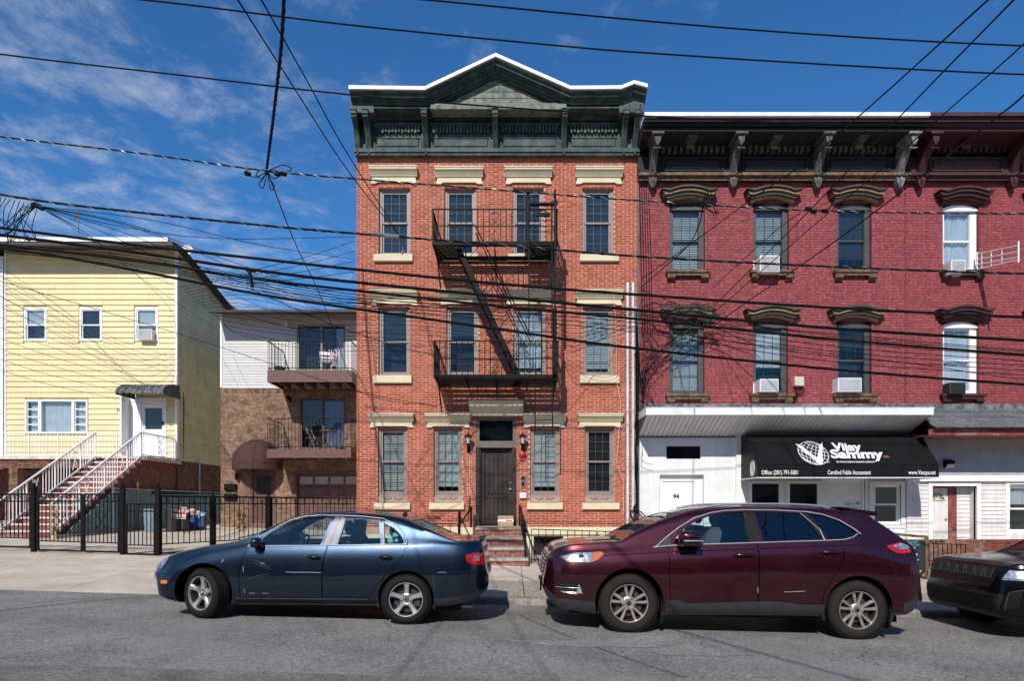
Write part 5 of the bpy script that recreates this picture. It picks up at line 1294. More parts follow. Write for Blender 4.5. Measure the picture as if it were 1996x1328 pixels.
# garage door: frame, four panes and panel rows
f = MB(); f.box(gd[0],gd[0]+.10,YH-.02,YH+.20,gb,gd[3]); f.box(gd[0],gd[1],YH-.021,YH+.2,gd[3]-.12,gd[3]); f.build('garage_frame',K['brownpaint'],bro)
f = MB(); f.box(gd[0]+.1,gd[1],YH+.14,YH+.18,gb,gd[3]-.12); G = f.build('garage_door',K['brownpaint'],bro)
zz = gd[3]-.14; wdt = (gd[1]-gd[0]-.14)/4
for i in range(4):
    a = gd[0]+.14+wdt*i+.04; b = a+wdt-.08
    p = MB(); p.box(a,b,YH+.132,YH+.138,zz-.36,zz-.08); p.build('pane',mat('frosted_pane',(0.35,0.34,0.33),.3) if i==0 else bpy.data.materials['frosted_pane'],G)
    p = MB(); frame(p,a-.03,b+.03,zz-.39,zz-.05,YH+.125,YH+.14,.03); p.build('pane_frame',K['brownpaint'],G)
    for r in range(3):
        z1 = zz-.46-r*.46; p = MB(); p.bbox(a-.01,b+.01,YH+.12,YH+.14,z1-.36,z1,.02); p.build('panel',K['brownpaint'],G)
# entrance door under the dome awning
f = MB(); f.box(fd[0],fd[0]+.08,YH+.02,YH+.16,gb,fd[3]); f.box(fd[1]-.08,fd[1],YH+.02,YH+.16,gb,fd[3]); f.box(fd[0],fd[1],YH+.021,YH+.16,fd[3]-.08,fd[3]); f.build('door_frame',K['brownpaint'],bro)
f = MB(); f.box(fd[0]+.08,fd[1]-.08,YH+.10,YH+.15,walk(-9,YH),fd[3]-.08); Dd = f.build('door',K['brownpaint'],bro)
a,b = fd[0]+.2,fd[1]-.2; p = MB(); p.box(a,b,YH+.09,YH+.095,Z(965,SH),Z(928,SH)); p.build('pane',K['glassdk'],Dd)
for u0,u1 in ((a-.02,(a+b)/2-.03),((a+b)/2+.03,b+.02)):
    p = MB(); p.bbox(u0,u1,YH+.08,YH+.10,Z(1012,SH),Z(975,SH),.015); p.build('panel',K['brownpaint'],Dd)
p = MB(); p.lathe([(.03,0),(.03,-.05),(0,-.06)],(fd[0]+.14,YH+.10,Z(984,SH)),'y',10,cap=False); p.build('handle',K['bronze'],Dd)
# dome awning
SDm = 54.3; xc = -9.50; rx_ = .89; dep = 1.05; z0 = Z(901,SDm); hz = Z(853,SDm)-z0
dm = empty('dome_awning',(xc,YH,z0),'brown fabric dome awning with scalloped skirt over the entrance door','awning')
m = MB(); NU,NV = 20,9; vs=[]
for i in range(NU+1):
    a = math.pi*i/NU
    for j in range(NV+1):
        b = math.pi/2*j/NV; rr = math.cos(b); bulge = 1+.03*abs(math.sin(a*3.5))
        vs.append((xc-rx_*math.cos(a)*rr*bulge, YH-dep*math.sin(a)*rr*bulge, z0+hz*math.sin(b)))
m.add(vs,[(i*(NV+1)+j,(i+1)*(NV+1)+j,(i+1)*(NV+1)+j+1,i*(NV+1)+j+1) for i in range(NU) for j in range(NV)],True); m.build('canvas',K['brownfabric'],dm)
m = MB(); vs=[]; n=72
for i in range(n+1):
    a = math.pi*i/n; sc_ = .035*abs(math.sin(i*math.pi/4)); x_,y_ = xc-rx_*1.01*math.cos(a),YH-dep*1.01*math.sin(a)
    vs += [(x_,y_,z0+.02),(x_,y_,z0-.22-sc_)]
m.add(vs,[(2*i,2*i+1,2*i+3,2*i+2) for i in range(n)]); m.build('skirt',K['brownfabric'],dm)
m = MB()
for i in range(0,8): a = math.pi*i/7; m.tube([(xc-rx_*1.015*math.cos(a)*math.cos(b*math.pi/16),YH-dep*1.015*math.sin(a)*math.cos(b*math.pi/16),z0+hz*1.01*math.sin(b*math.pi/16)) for b in range(8)],.012,5)
m.build('rib',K['brownfabric'],dm)
# balconies
def balcony(pxa,pxb,pyt,pyb,S,label,rail_top):
    xa,xb = X(pxa,S),bx1; yo_ = Y(S); zt,zb_ = Z(pyt,S),Z(pyb,S)
    e = empty('balcony',((xa+xb)/2,YH,zb_),label,'balcony','brown balconies of the set-back house')
    xe = X(pxb,S)
    m = MB(); m.box(xa,xe,yo_,yo_+.05,zb_,zt); m.box(xa,xa+.05,yo_+.05,YH,zb_,zt); m.box(xe-.05,xe,yo_+.051,YH,zb_,zt); m.build('fascia',K['brownpaint'],e)
    n = 11
    for i in range(n):
        yy = yo_+.06+(YH-yo_-.06)*i/n; b = MB(); b.box(xa+.05,xe-.05,yy,yy+(YH-yo_)/n-.012,zt-.05,zt-.01); b.build('deck_board',K['brownpaint'],e)
    for i in range(6): xx = xa+.3+(xe-xa-.6)*i/5; b = MB(); b.box(xx-.03,xx+.03,yo_+.05,YH,zb_+.02,zt-.055); b.build('joist',K['brownpaint'],e)
    zr = Z(rail_top,S); r = MB()
    r.bar((xa+.02,yo_+.02,zr),(xe-.02,yo_+.02,zr),.04,.02); r.bar((xa+.02,yo_+.02,zt+.08),(xe-.02,yo_+.02,zt+.08),.025)
    for s in (xa+.02,xe-.02): r.bar((s,yo_+.02,zr),(s,YH,zr),.04,.02); r.bar((s,yo_+.02,zt+.08),(s,YH,zt+.08),.025)
    RL = r.build('railing',K['iron'],e)
    n = 24
    for i in range(n+1): xx = xa+.02+(xe-xa-.04)*i/n; p = MB(); p.bar((xx,yo_+.02,zt),(xx,yo_+.02,zr),.014); p.build('baluster',K['iron'],RL)
    for s in (xa+.02,xe-.02):
        for i in range(1,10): yy = yo_+.02+(YH-yo_)*i/10; p = MB(); p.bar((s,yy,zt),(s,yy,zr),.014); p.build('baluster',K['iron'],RL)
    return xa,xe,yo_,zt
b1 = balcony(521,686,722,745,55.46,'upper brown timber balcony with black railing in front of grey siding',665)
b2 = balcony(520,684,876,893,55.46,'lower brown timber balcony with black railing in front of brown brick',816)
# balcony furniture
def bistro_chair(x,y,z,lab,mt,rz=0):
    e = empty('folding_chair',(x,y,z),lab,'chair'); c,s = math.cos(rz),math.sin(rz)
    def T(a,b,h): return (x+a*c-b*s,y+a*s+b*c,z+h)
    m = MB()
    for s_ in (-.18,.18): m.tube([T(s_,-.2,0),T(s_,.2,.85)],.012,6); m.tube([T(s_,.2,0),T(s_,-.18,.46)],.012,6)
    m.build('chair_frame',mt,e); m = MB()
    for k in range(5): a=T(-.2,-.18+k*.085,.46); b=T(.2,-.18+k*.085,.46); m.bar(a,b,.06,.015)
    m.build('seat',mt,e); m = MB(); m.bar(T(-.19,.18,.78),T(.19,.18,.78),.02,.12); m.bar(T(-.19,.15,.62),T(.19,.15,.62),.02,.05); m.build('backrest',mt,e)
def bistro_table(x,y,z,lab,mt,r=.30):
    e = empty('folding_table',(x,y,z),lab,'table'); m = MB(); m.lathe([(r,.70),(r,.725),(0,.725)],(x,y,z),'z',20,cap=False); m.build('tabletop',mt,e)
    m = MB()
    for s_ in (-1,1): m.tube([(x-s_*.25,y-.1,z),(x+s_*.22,y+.1,z+.70)],.012,6); m.tube([(x-s_*.25,y+.1,z),(x+s_*.22,y-.1,z+.70)],.012,6)
    m.build('leg',mt,e)
bistro_chair(X(608,54),24.8,b2[3],'slatted folding chair left of the table on the lower balcony',K['taupe'],1.4)
bistro_chair(X(667,54),24.8,b2[3],'slatted folding chair right of the table on the lower balcony',K['taupe'],-1.4)
bistro_table(X(640,54),24.7,b2[3],'small round folding table on the lower balcony',K['taupe'])
bistro_chair(X(634,54),24.7,b1[3],'white folding chair on the upper balcony',K['white'],.4)
e = empty('potted_plant',(X(648,54),24.8,b1[3]),'pink flowering potted plant on the upper balcony','plant')
m = MB(); m.lathe([(.10,0),(.14,.25),(.15,.27)],(X(648,54),24.8,b1[3]+.3),'z',12); m.build('pot',K['ac'],e)
m = MB()
for i in range(80):
    c = Vector((X(648,54),24.8,b1[3]+.72))+Vector((rnd.gauss(0,.13),rnd.gauss(0,.08),rnd.gauss(0,.09))); r=.03; a=rnd.random()*6
    m.add([c+Vector((r*math.cos(a),0,r*math.sin(a))),c+Vector((-r*math.sin(a),r*.4,r*math.cos(a))),c-Vector((r*math.cos(a),0,r*math.sin(a))),c+Vector((r*math.sin(a),-r*.3,-r*math.cos(a)))],[(0,1,2,3)])
m.build('flowers',mat('mauve_petals',(0.55,0.30,0.50),.7,col2=(.75,.7,.75),scale=15),e,kind='stuff')
m = MB(); m.lathe([(.14,0),(.20,.20),(.21,.22),(.18,.22)],(X(546,54),24.6,b1[3]),'z',14); m.build('planter',K['bindark'],label='dark planter bowl at the left end of the upper balcony',cat='planter')
for h,lab in ((ud,'small spotlight on the siding left of the upper sliding door'),(ld,'small dark lamp on the brick left of the lower sliding door')):
    m = MB(); x_ = h[0]-.35; z_ = h[3]-.02; m.lathe([(.05,-.12),(.07,-.2),(.02,-.04),(.05,0)],(x_,YH,z_),'y',10); m.lathe([(.05,-.16),(.05,-.02)],(x_+.02,YH-.1,z_),'z',10); m.build('spotlight',K['ac'] if h is ud else K['black'],label=lab,cat='lamp')
for py_,lab in ((950,'upper dark letter box on the brown brick left of the entrance'),(969,'lower dark letter box on the brown brick left of the entrance')):
    m = MB(); m.bbox(X(439,SH),X(462,SH),YH-.13,YH-.006,Z(py_+6,SH),Z(py_-6,SH),.02); m.build('letter_box',K['black'],label=lab,cat='mailbox',group='letter boxes by the entrance')
e = empty('coach_lamp',(X(464,SH),YH,Z(935,SH)),'small black coach lamp beside the brown entrance door','lamp')
m = MB(); m.lathe([(.02,.14),(.08,.06),(.06,-.08),(.02,-.12)],(X(464,SH),YH-.14,Z(930,SH)),'z',8); m.tube([(X(464,SH),YH-.0,Z(933,SH)),(X(464,SH),YH-.14,Z(924,SH))],.015,5); m.build('lamp_body',K['black'],e)

# ================================================================ YELLOW HOUSE
yx0,yx1 = X(10,SH),X(345,SH)
yel = empty('yellow_house',((yx0+yx1)/2,YH,walk(-15,YH)),'pale yellow clapboard house with a tall red front stair','building')
zpf = Z(890,SH); zye = Z(487,SH)
yw = [H_(a,b,600,665) for a,b in ((47,91),(155,199),(263,308))]
pw = H_(50,172,780,846); yd_ = H_(276,322,788,892)
hs = yw+[pw,yd_]
wall_sheet(yx0,yx1,zpf-.05,zye,YH+.03,hs,.12).build('wall',K['yellow'],yel)
planks(yel,yx0,yx1-.06,zpf-.05,zye,YH,.2045,K['yellow'],holes=[(h[0]-.02,h[1]+.02,h[2]-.02,h[3]+.02) for h in hs]+[H_(250,322,772,892)],lap=.036)
# side wall, boards along the depth
DEP = 9.0
m = MB(); m.box(yx0,yx1-.02,YH+.5,YH+DEP,zpf-.05,zye-.6); m.box(yx0,yx0+.03,YH+.03,YH+.5,zpf-.05,zye); m.build('building_core',K['yellow_shade_lift'],yel)
z = zpf-.15; n_ = 0
def roofz(y): return zye+.15-(y-YH)*.235
while z < zye:
    ymax = YH+DEP
    if z+.2045 > roofz(YH+DEP): ymax = min(ymax, YH+(zye+.15-z-.2045)/.235)
    if ymax > YH+.3:
        m = MB(); m.add([(yx1+.012,YH+.02,z),(yx1+.012,ymax,z),(yx1-.004,ymax,z+.2045),(yx1-.004,YH+.02,z+.2045),(yx1-.03,YH+.02,z),(yx1-.03,ymax,z)],[(0,1,2,3),(0,4,5,1)]); m.build('plank',K['yellow_shade_lift'],yel)
    z += .2045
m = MB(); m.add([(yx1-.01,YH,zpf),(yx1-.01,YH+DEP,zpf),(yx1-.01,YH+DEP,roofz(YH+DEP)),(yx1-.01,YH,roofz(YH))],[(0,1,2,3)]); m.build('side_sheathing',K['yellow_shade_lift'],yel)
m = MB(); m.box(yx0-.0,yx0+.05,YH-.045,YH+.02,zpf-.1,zye); m.build('corner_board',K['white'],yel); m = MB(); m.box(yx1-.06,yx1+.03,YH-.045,YH+.06,zpf-.1,zye); m.build('corner_board',K['white'],yel)
# roof: flat front with deep dark eave, falling to the back
yf_ = Y(54.0); xre = X(330,54)+.12
m = MB(); m.prism([(yf_,Z(470,54)),(yf_,Z(478,54)),(YH,zye),(YH+DEP,roofz(YH+DEP)-.02),(YH+DEP,roofz(YH+DEP)+.10),(YH,Z(470,54)+.05)],'x',yx0-4,xre); m.build('roof',K['darkfascia'],yel)
m = MB(); m.box(yx0-4,X(328,54),yf_-.03,yf_+.15,Z(470,54)-.02,Z(463,54)); m.build('coping',K['white_metal'],yel)
for i,h in enumerate(yw): window(yel,*h,YH-.03,K['white'],K['white'],None,inset=.02,fw=.06,style=('shade','screen','shade')[i],cover=(.5,.9,.6)[i],split=.48,open_=(0,.0,0)[i],glassm=K['glass'])
aircon(271,299,643,664,'small white air conditioner in the right upper window of the yellow house',YH,SH+.3,K['ac'],K['acgrille'],False,out=.25)
# picture window in three lights
f = MB(); frame(f,*pw,YH-.05,YH+.08,.06)
q = [pw[0],X(76,SH),X(82,SH),X(141,SH),X(146,SH),pw[1]]
for a,b in ((q[1],q[2]),(q[3],q[4])): f.box(a,b,YH-.05,YH+.08,pw[2],pw[3])
F3 = f.build('picture_window',K['white'],yel)
for a,b,sub in ((q[0]+.06,q[1],4),(q[2],q[3],1),(q[4],q[5]-.06,4)):
    p = MB(); p.box(a,b,YH+.02,YH+.026,pw[2]+.06,pw[3]-.06); p.build('pane',K['glass'],F3)
    if sub > 1:
        s = MB(); 
        for k in range(1,sub): zz = pw[2]+.06+(pw[3]-pw[2]-.12)*k/sub; s.box(a,b,YH-.0,YH+.019,zz-.02,zz+.02)
        frame(s,a,b,pw[2]+.06,pw[3]-.06,YH-.001,YH+.019,.03); s.build('sash',K['white'],F3)
n=30; c = MB(); P=[(pw[0]+.1+(pw[1]-pw[0]-.2)*i/n,YH+.14+.02*math.sin(i*2.3)) for i in range(n+1)]
c.add([(x,yy,pw[2]) for x,yy in P]+[(x,yy,pw[3]) for x,yy in P],[(i,i+1,n+2+i,n+1+i) for i in range(n)],True); c.build('curtain',K['curtain'],F3)
# door with white storm door and enclosure
ex0 = X(250,SH)
f = MB(); f.box(ex0,ex0+.06,YH-.55,YH+.1,zpf,Z(775,SH)); f.box(ex0+.06,yd_[0],YH-.02,YH+.1,zpf,Z(775,SH)); f.box(yd_[0],yd_[1],YH-.021,YH+.1,yd_[3],Z(775,SH)); f.box(yd_[1],yd_[1]+.06,YH-.04,YH+.1,zpf,Z(775,SH)); f.build('door_surround',K['white'],yel)
f = MB(); f.box(yd_[0]+.02,yd_[1]-.02,YH+.02,YH+.06,zpf,yd_[3]); dY = f.build('storm_door',K['white'],yel)
f = MB(); frame(f,yd_[0]+.02,yd_[1]-.02,zpf,yd_[3],YH-.01,YH+.02,.06); f.build('frame',K['white'],dY)
f = MB(); f.box(yd_[0]+.13,yd_[1]-.13,YH+.008,YH+.012,Z(837,SH),Z(796,SH)); f.build('pane',K['glass'],dY)
f = MB(); f.box(yd_[0]+.13,yd_[1]-.13,YH+.013,YH+.018,Z(837,SH),Z(796,SH)); f.build('pane_backing',K['darkshade'],dY)
f = MB(); f.bbox(yd_[1]-.10,yd_[1]-.05,YH-.05,YH-.01,Z(830,SH),Z(822,SH),.008); f.build('handle',K['black'],dY)
text('100',.22,(X(236,SH),YH-.035,Z(804,SH)),K['bronze'],yel,name='house_number',bold=.004)
# curved metal door awning
e = empty('metal_awning',(X(266,55),YH,Z(772,55)),'curved dark striped metal awning over the white door of the yellow house','awning')
xA_,xB_ = X(207,56),X(326,54)-.0; nst = 15
K['awnA'] = mat('weathered_grey_awning',(0.13,0.14,0.14),.7,rand=.35,var=.3,streak=.4,scale=8)
for i in range(nst):
    a = xA_+(xB_-xA_)*i/nst; b = xA_+(xB_-xA_)*(i+1)/nst; m = MB(); vs=[]
    for k in range(8):
        t = k/7; vs += [(a+.004,YH-.02-1.25*math.sin(t*1.45),Z(748,53)-.42*(1-math.cos(t*1.45))-(.03 if i%2 else 0)), (b-.004,YH-.02-1.25*math.sin(t*1.45),Z(748,53)-.42*(1-math.cos(t*1.45))-(.03 if i%2 else 0))]
    y_,z_ = vs[-1][1],vs[-1][2]; vs += [(a+.004,y_,z_-.10),(b-.004,y_,z_-.10)]
    m.add(vs,[(2*k,2*k+1,2*k+3,2*k+2) for k in range(8)],True); m.add([(v[0]+(.012 if q%2 else -.012),v[1]+.012,v[2]-.035) for q,v in enumerate(vs[:16])],[(2*k,2*k+1,2*k+3,2*k+2) for k in range(7)]); m.build('slat',K['awnA'],e)
for x_ in (xA_,xB_):
    m = MB(); pts = [(YH-.02-1.25*math.sin(k/7*1.45),Z(748,53)-.01-.42*(1-math.cos(k/7*1.45))) for k in range(8)]+[(YH-.02-1.25,Z(748,53)-.52),(YH-.02,Z(748,53)-.52)]; m.prism(pts,'x',x_-.01,x_+.01); m.build('end_panel',K['awnA'],e)
# antenna, dish
m = MB(); xa_ = X(153,50); zz = Z(462,50); y_ = Y(50); m.tube([(xa_,y_,zz),(xa_,y_,Z(408,50))],.02,6)
for a,b in ((-.5,.35),(.45,.35),(-.25,-.2),(.3,.1)): m.tube([(xa_,y_,Z(418,50)),(xa_+a,y_+.1,Z(418,50)+b)],.010,5)
m.build('roof_antenna',K['cablegrey'],label='bent grey television antenna on the roof of the yellow house',cat='antenna')
e = empty('satellite_dish',(X(368,50),Y(50),Z(500,50)),'small white satellite dish at the right roof edge of the yellow house','satellite dish')
m = MB(); m.lathe([(0,.05),(.10,.04),(.17,.0),(.21,-.04),(.21,-.05),(.16,-.01),(0,.04)],(X(366,50),Y(50),Z(487,50)),'y',20,cap=False); m.build('dish',K['white'],e)
m = MB(); m.tube([(X(366,50),Y(50)+.05,Z(487,50)),(X(362,50),Y(50)+.2,Z(502,50))],.02,6); m.tube([(X(366,50),Y(50),Z(490,50)),(X(372,50),Y(50)-.3,Z(488,50))],.01,5); m.build('arm',K['galv'],e)
# ---- porch, base and stair
SP = 57.4; YP = Y(SP); pxL,pxR = X(275,SP),None
zp = Z(890,SP)
sxl,sxr = -14.13,-12.60
gy = lambda x,y: walk(x,y)
m = MB(); m.box(yx0,yx1,YH+.05,YH+DEP,walk(-15,YH)-.3,zpf-.05); m.build('foundation',K['darkbrick'],yel)
pz = zp-.02
SPp = 54.6; YPp = Y(SPp); zpp = Z(890,SPp)
por = empty('porch',(-15,YPp,walk(-15,YPp)),'raised brick porch with dark openings under the picture window','porch')
m = MB(); m.box(yx0-3,sxl-.02,YPp,YH+.04,zpp-.10,zpp); m.box(sxl-.02,sxr+.2,YP,YH+.04,zp-.12,zp-.02) ; m.build('floor_slab',K['nosing'],por)
fz0,fz1 = Z(913,SPp),zpp-.10
m = MB(); m.box(yx0-3,sxl-.02,YPp+.10,YPp+.3,fz0,fz1); m.build('beam',K['darkbrick'],por)
bricks(por,yx0-3,sxl-.02,fz0,fz1,YPp+.085,[],.203,.0687,.01,.02,K['darkbrick'],200,seed=41)
for c in (X(22,SPp),X(-60,SPp)):
    m = MB(); m.box(c-.15,c+.15,YPp+.1,YPp+.4,walk(c,YPp)-.1,fz0); m.build('column',K['brown_joint'],por)
    m = MB(); z = walk(c,YPp)
    while z < fz0-.04: m.box(c-.155,c-.005,YPp+.085,YPp+.12,z,z+.058); m.box(c+.005,c+.155,YPp+.085,YPp+.12,z,z+.058); z += .07
    m.build('column_brick',K['brown'],por)
m = MB(); m.box(yx0-3,sxl,YH-.05,YH+.0,walk(-15,YH)-.2,fz0); m.build('recess_wall',K['darkbrick'],por)
# stair
sta = empty('entrance_stair',(-13.4,21,walk(-13.4,18.6)),'steep red painted stair with worn pale nosings climbing to the yellow house','stairs')
NST = 13; y0s,y1s = 18.75,YP; z0s,z1s = walk(-13.4,18.75),zp-.02
rs = (z1s-z0s)/(NST+1); tr = (y1s-y0s)/NST
for i in range(NST+1):
    yk = y0s+tr*i; zk = z0s+rs*(i+1)
    yb_ = yk+tr+.02 if i < NST else YH-.0
    if i < NST:
        m = MB(); mm=10; vs=[]
        pr = [(yb_,zk-.05),(yb_,zk),(yk-.03,zk),(yk-.045,zk-.03),(yk-.03,zk-.055)]; n=len(pr)
        for k in range(mm+1):
            x = sxl+(sxr-sxl)*k/mm; wv = .006*noise.noise(Vector((x*4,i*3,1))); vs += [(x,y_+(wv if y_<yb_-.01 else 0),z_) for y_,z_ in pr]
        m.add(vs,[(k*n+j,k*n+(j+1)%n,(k+1)*n+(j+1)%n,(k+1)*n+j) for k in range(mm) for j in range(n)]+[tuple(range(n)),tuple(range(mm*n,(mm+1)*n))]); m.build('tread',K['nosing'],sta)
    m = MB(); m.box(sxl+.01,sxr-.01,yk,yk+.03,zk-rs,zk-.052); m.build('riser',K['redpaint'],sta)
m = MB()
side_poly = [(y0s+.03,z0s-.3)]+[p for i in range(NST+1) for p in ((y0s+.03+tr*i,z0s+rs*i-.02),(y0s+.03+tr*i,z0s+rs*(i+1)-.06))]+[(YH,z1s-.06),(YH,z0s-.3)]
m.prism(side_poly,'x',sxr-.16,sxr-.012); m.prism(side_poly,'x',sxl+.012,sxl+.16); m.build('side_wall',K['darkbrick'],sta)
m = MB(); m.box(sxr-.02,yx1+.02,YP+.1,YP+.35,walk(-12.5,YP)-.2,zp-.12); m.build('landing_wall',K['darkbrick'],sta) if 0 else None
# white railings
def wrail(x,ya,za_,yb_,zb_,lab,extra=None,grp='white stair railings'):
    e = empty('stair_railing',(x,ya,za_-.9),lab,'railing',grp); H=.82
    m = MB(); m.bar((x,ya,za_),(x,yb_,zb_),.05,.04); m.bar((x,ya,za_-H),(x,yb_,zb_-H),.035,.03); m.build('rail',K['white'],e)
    L_ = abs(yb_-ya); n = int(L_/.135)
    for i in range(n+1):
        t = i/n
        if .30 < t < .40 or .72 < t < .80:
            continue
        y_ = ya+(yb_-ya)*t; z_ = za_+(zb_-za_)*t; b = MB(); b.bar((x,y_,z_-H),(x,y_,z_),.018 if i%9 else .035); b.build('baluster',K['white'],e)
    s = MB()
    for tc_ in (.35,.76):
        y_ = ya+(yb_-ya)*tc_; z_ = za_+(zb_-za_)*tc_-H/2
        for sg in (-1,1):
            for dz in (.22,-.22): s.tube([(x,y_+sg*.06+(q[0]),z_+dz+q[2]) for q in scroll((0,0,0),.055,math.pi/2,1.2,14,sg)],.010,5)
            s.tube([(x,y_+sg*.14,z_+.36),(x,y_+sg*.02,z_),(x,y_+sg*.14,z_-.36)],.010,5)
    s.build('scrollwork',K['white'],e)
    return e
zr0 = z0s+.95
wrail(sxr,y0s-.1,zr0-.05,YP,Z(843,SP),'right white wrought iron railing of the tall red stair')
wrail(sxl,y0s-.1,zr0-.05,YP,Z(843,SP),'left white wrought iron railing of the tall red stair')
def hrail(p0,p1,zt_,H,lab):
    e = empty('porch_railing',((p0[0]+p1[0])/2,(p0[1]+p1[1])/2,zt_-H),lab,'railing'); P=lambda t,z:(p0[0]+(p1[0]-p0[0])*t,p0[1]+(p1[1]-p0[1])*t,z)
    m = MB(); m.bar(P(0,zt_),P(1,zt_),.045,.03); m.bar(P(0,zt_-H+.06),P(1,zt_-H+.06),.03,.025); m.build('rail',K['white'],e)
    L_ = math.dist(p0,p1); n = max(3,int(L_/.13))
    for i in range(n+1): b = MB(); b.bar(P(i/n,zt_-H),P(i/n,zt_),.018 if i%8 else .035); b.build('baluster',K['white'],e)
    s = MB()
    for k in range(max(1,int(L_/1.5))):
        t = (k+.5)/max(1,int(L_/1.5)); c = P(t,zt_-H/2)
        for sg in (-1,1):
            for dz in (.2,-.2): s.tube(scroll((c[0]+sg*.07,c[1],c[2]+dz),.06,math.pi/2,1.2,14,sg),.010,5)
            s.tube([(c[0]+sg*.16,c[1],c[2]+.32),(c[0]+sg*.02,c[1],c[2]),(c[0]+sg*.16,c[1],c[2]-.32)],.010,5)
    s.build('scrollwork',K['white'],e)
hrail((yx0-2.5,YPp+.05),(sxl,YPp+.05),Z(843,SPp),Z(843,SPp)-zpp,'white porch railing in front of the picture window')
hrail((sxr,YP+.03),(sxr,YH-.1),Z(843,SP),Z(843,SP)-zp,'white landing railing right of the storm door')
# neighbour at far left
nb = empty('white_house',(yx0-2,YH,walk(-20,YH)),'white clapboard house just showing at the left edge','building')
planks(nb,yx0-4,yx0-.04,Z(890,SH),Z(505,SH),YH-.05,.13,K['white']); m = MB(); m.box(yx0-4,yx0-.04,YH-.02,YH+6,gb,Z(500,SH)); m.build('building_core',K['white'],nb)
# ---- green slatted chain-link fence along the stair
fx = -12.50; fen = empty('chain_link_fence',(fx,22,walk(fx,22)),'chain link fence with dark green slats along the driveway','fence')
ya_,yb_ = 18.9,31.0
def ftop(y): return .5+EYE if y > 21.4 else EYE-.98+(y-18.7)*(1.48/2.7)
slm = []
i = 0; y = ya_
while y < yb_:
    zt_ = ftop(y+.04); zl = walk(fx,y)+.03
    if zt_-zl > .06:
        m = MB(); m.box(fx-.004,fx+.004,y,y+.062,zl,zt_)
        if i < 300: m.build('slat',K['greenslat'],fen)
    i += 1; y += .082
wr_ = MB(); y = ya_-2
while y < yb_:      # slanted wires over the slats
    for sg in (1,):
        p = (y,walk(fx,y)+.02); L_ = 1.75; q = (y+sg*L_*.75,p[1]+L_)
        ts = [k/12 for k in range(13)]; seg = [(p[0]+(q[0]-p[0])*t,p[1]+(q[1]-p[1])*t) for t in ts]
        seg = [s_ for s_ in seg if ya_ < s_[0] < yb_ and s_[1] < ftop(s_[0]) and s_[1] > walk(fx,s_[0])]
        if len(seg) > 1: wr_.bar((fx+.012,*seg[0]),(fx+.012,*seg[-1]),.026)
    y += .085
wr_.build('chain_link',K['greenwire'],fen,kind='stuff')
for y,mt_,h in ((22.72,K['brown_steel'],1.62),(27.2,K['galv'],2.6),(21.3,K['galv'],1.55)):
    p = MB(); p.tube([(fx+.05,y,walk(fx,y)),(fx+.05,y,walk(fx,y)+h)],.032,8); p.build('post',mt_,fen)
p = MB(); p.tube([(fx+.03,21.3,EYE+.52),(fx+.03,yb_,EYE+.52)],.02,6); p.build('top_rail',K['galv'],fen)
m = MB(); m.box(fx-.06,fx+.08,18.6,yb_,walk(fx,22)-.3,walk(fx,22)+.02); m.build('kerb',K['concrete'],fen)
# yellow newel at the stair foot
m = MB(); m.tube([(X(108,72),Y(72),walk(-12.4,18.5)),(X(108,72),Y(72),walk(-12.4,18.5)+.85)],.035,8); m.build('stair_post',K['brown_steel'],label='rust-stained white and yellow post at the foot of the stair',cat='post')
# downpipes and cables at the yellow side wall
m = MB(); m.tube(crom([(X(366,49),Y(49),Z(724,49)),(X(368,49),Y(49),Z(760,49)),(X(376,49),Y(49),Z(800,49)),(X(376,49),Y(49),Z(860,49)),(X(374,49),Y(49),Z(905,49)),(X(373,49),Y(49),Z(950,49))],5),.035,7)
m.tube([(X(366,49),Y(49),Z(724,49)),(X(366,49)+.1,Y(49),Z(720,49))],.06,7); m.build('service_mast',K['cablegrey'],label='bent dark service mast on the shaded side of the yellow house',cat='pipe')
m = MB(); m.tube(crom([(X(346,51.5),Y(51.5),Z(716,51.5)),(X(352,51),Y(51),Z(760,51)),(X(358,51),Y(51),Z(775,51)),(X(357,51),Y(51),Z(905,51))],5),.022,6); m.build('service_cable',K['cable'],label='black cable running down the right corner of the yellow house',cat='cable')
# ---- bins
def bin_(px0,px1,py0,py1,S,mt,lab,lid=True,name='trash_bin',rnd_=True):
    xc=(X(px0,S)+X(px1,S))/2; r=(X(px1,S)-X(px0,S))/2; y=Y(S)+r; zt=Z(py0,S); zb_=walk(xc,y); h=zt-zb_
    e = empty(name,(xc,y,zb_),lab,'bin','bins along the green fence'); m = MB()
    if rnd_: m.lathe([(0,.01),(r*.78,.0),(r*.84,.05),(r*.95,h*.86),(r,h*.88),(r,h*.93),(r*.96,h*.93),(r*.9,h*.9),(r*.8,.06)],(xc,y,zb_),'z',22,cap=False)
    else:
        b0,b1 = r*.82,r; vs = [(xc+s*k,y+t*k,zb_+z_) for z_,k in ((0,b0),(h,b1),(h,b1*.9),(h*.3,b0*.85)) for s,t in ((-1,-1),(1,-1),(1,1),(-1,1))]
        m.add(vs,[(3,2,1,0),(0,1,5,4),(1,2,6,5),(2,3,7,6),(3,0,4,7),(4,5,9,8),(5,6,10,9),(6,7,11,10),(7,4,8,11),(8,9,13,12),(9,10,14,13),(10,11,15,14),(11,8,12,15),(12,13,14,15)])
    m.build('body',mt,e)
    if lid:
        m = MB()
        if rnd_: m.lathe([(r*1.03,h*.93),(r*1.03,h*.96),(r*.8,h*.99),(0,h)],(xc,y,zb_),'z',22,cap=False)
        m.build('lid',mt,e)
    m = MB()
    for s in (-1,1): m.tube([(xc+s*r*.98,y-.07,zb_+h*.78),(xc+s*(r+.04),y-.07,zb_+h*.74),(xc+s*(r+.04),y+.07,zb_+h*.74),(xc+s*r*.98,y+.07,zb_+h*.78)],.012,5)
    m.build('handle',mt,e); return xc,y,zb_,h,r
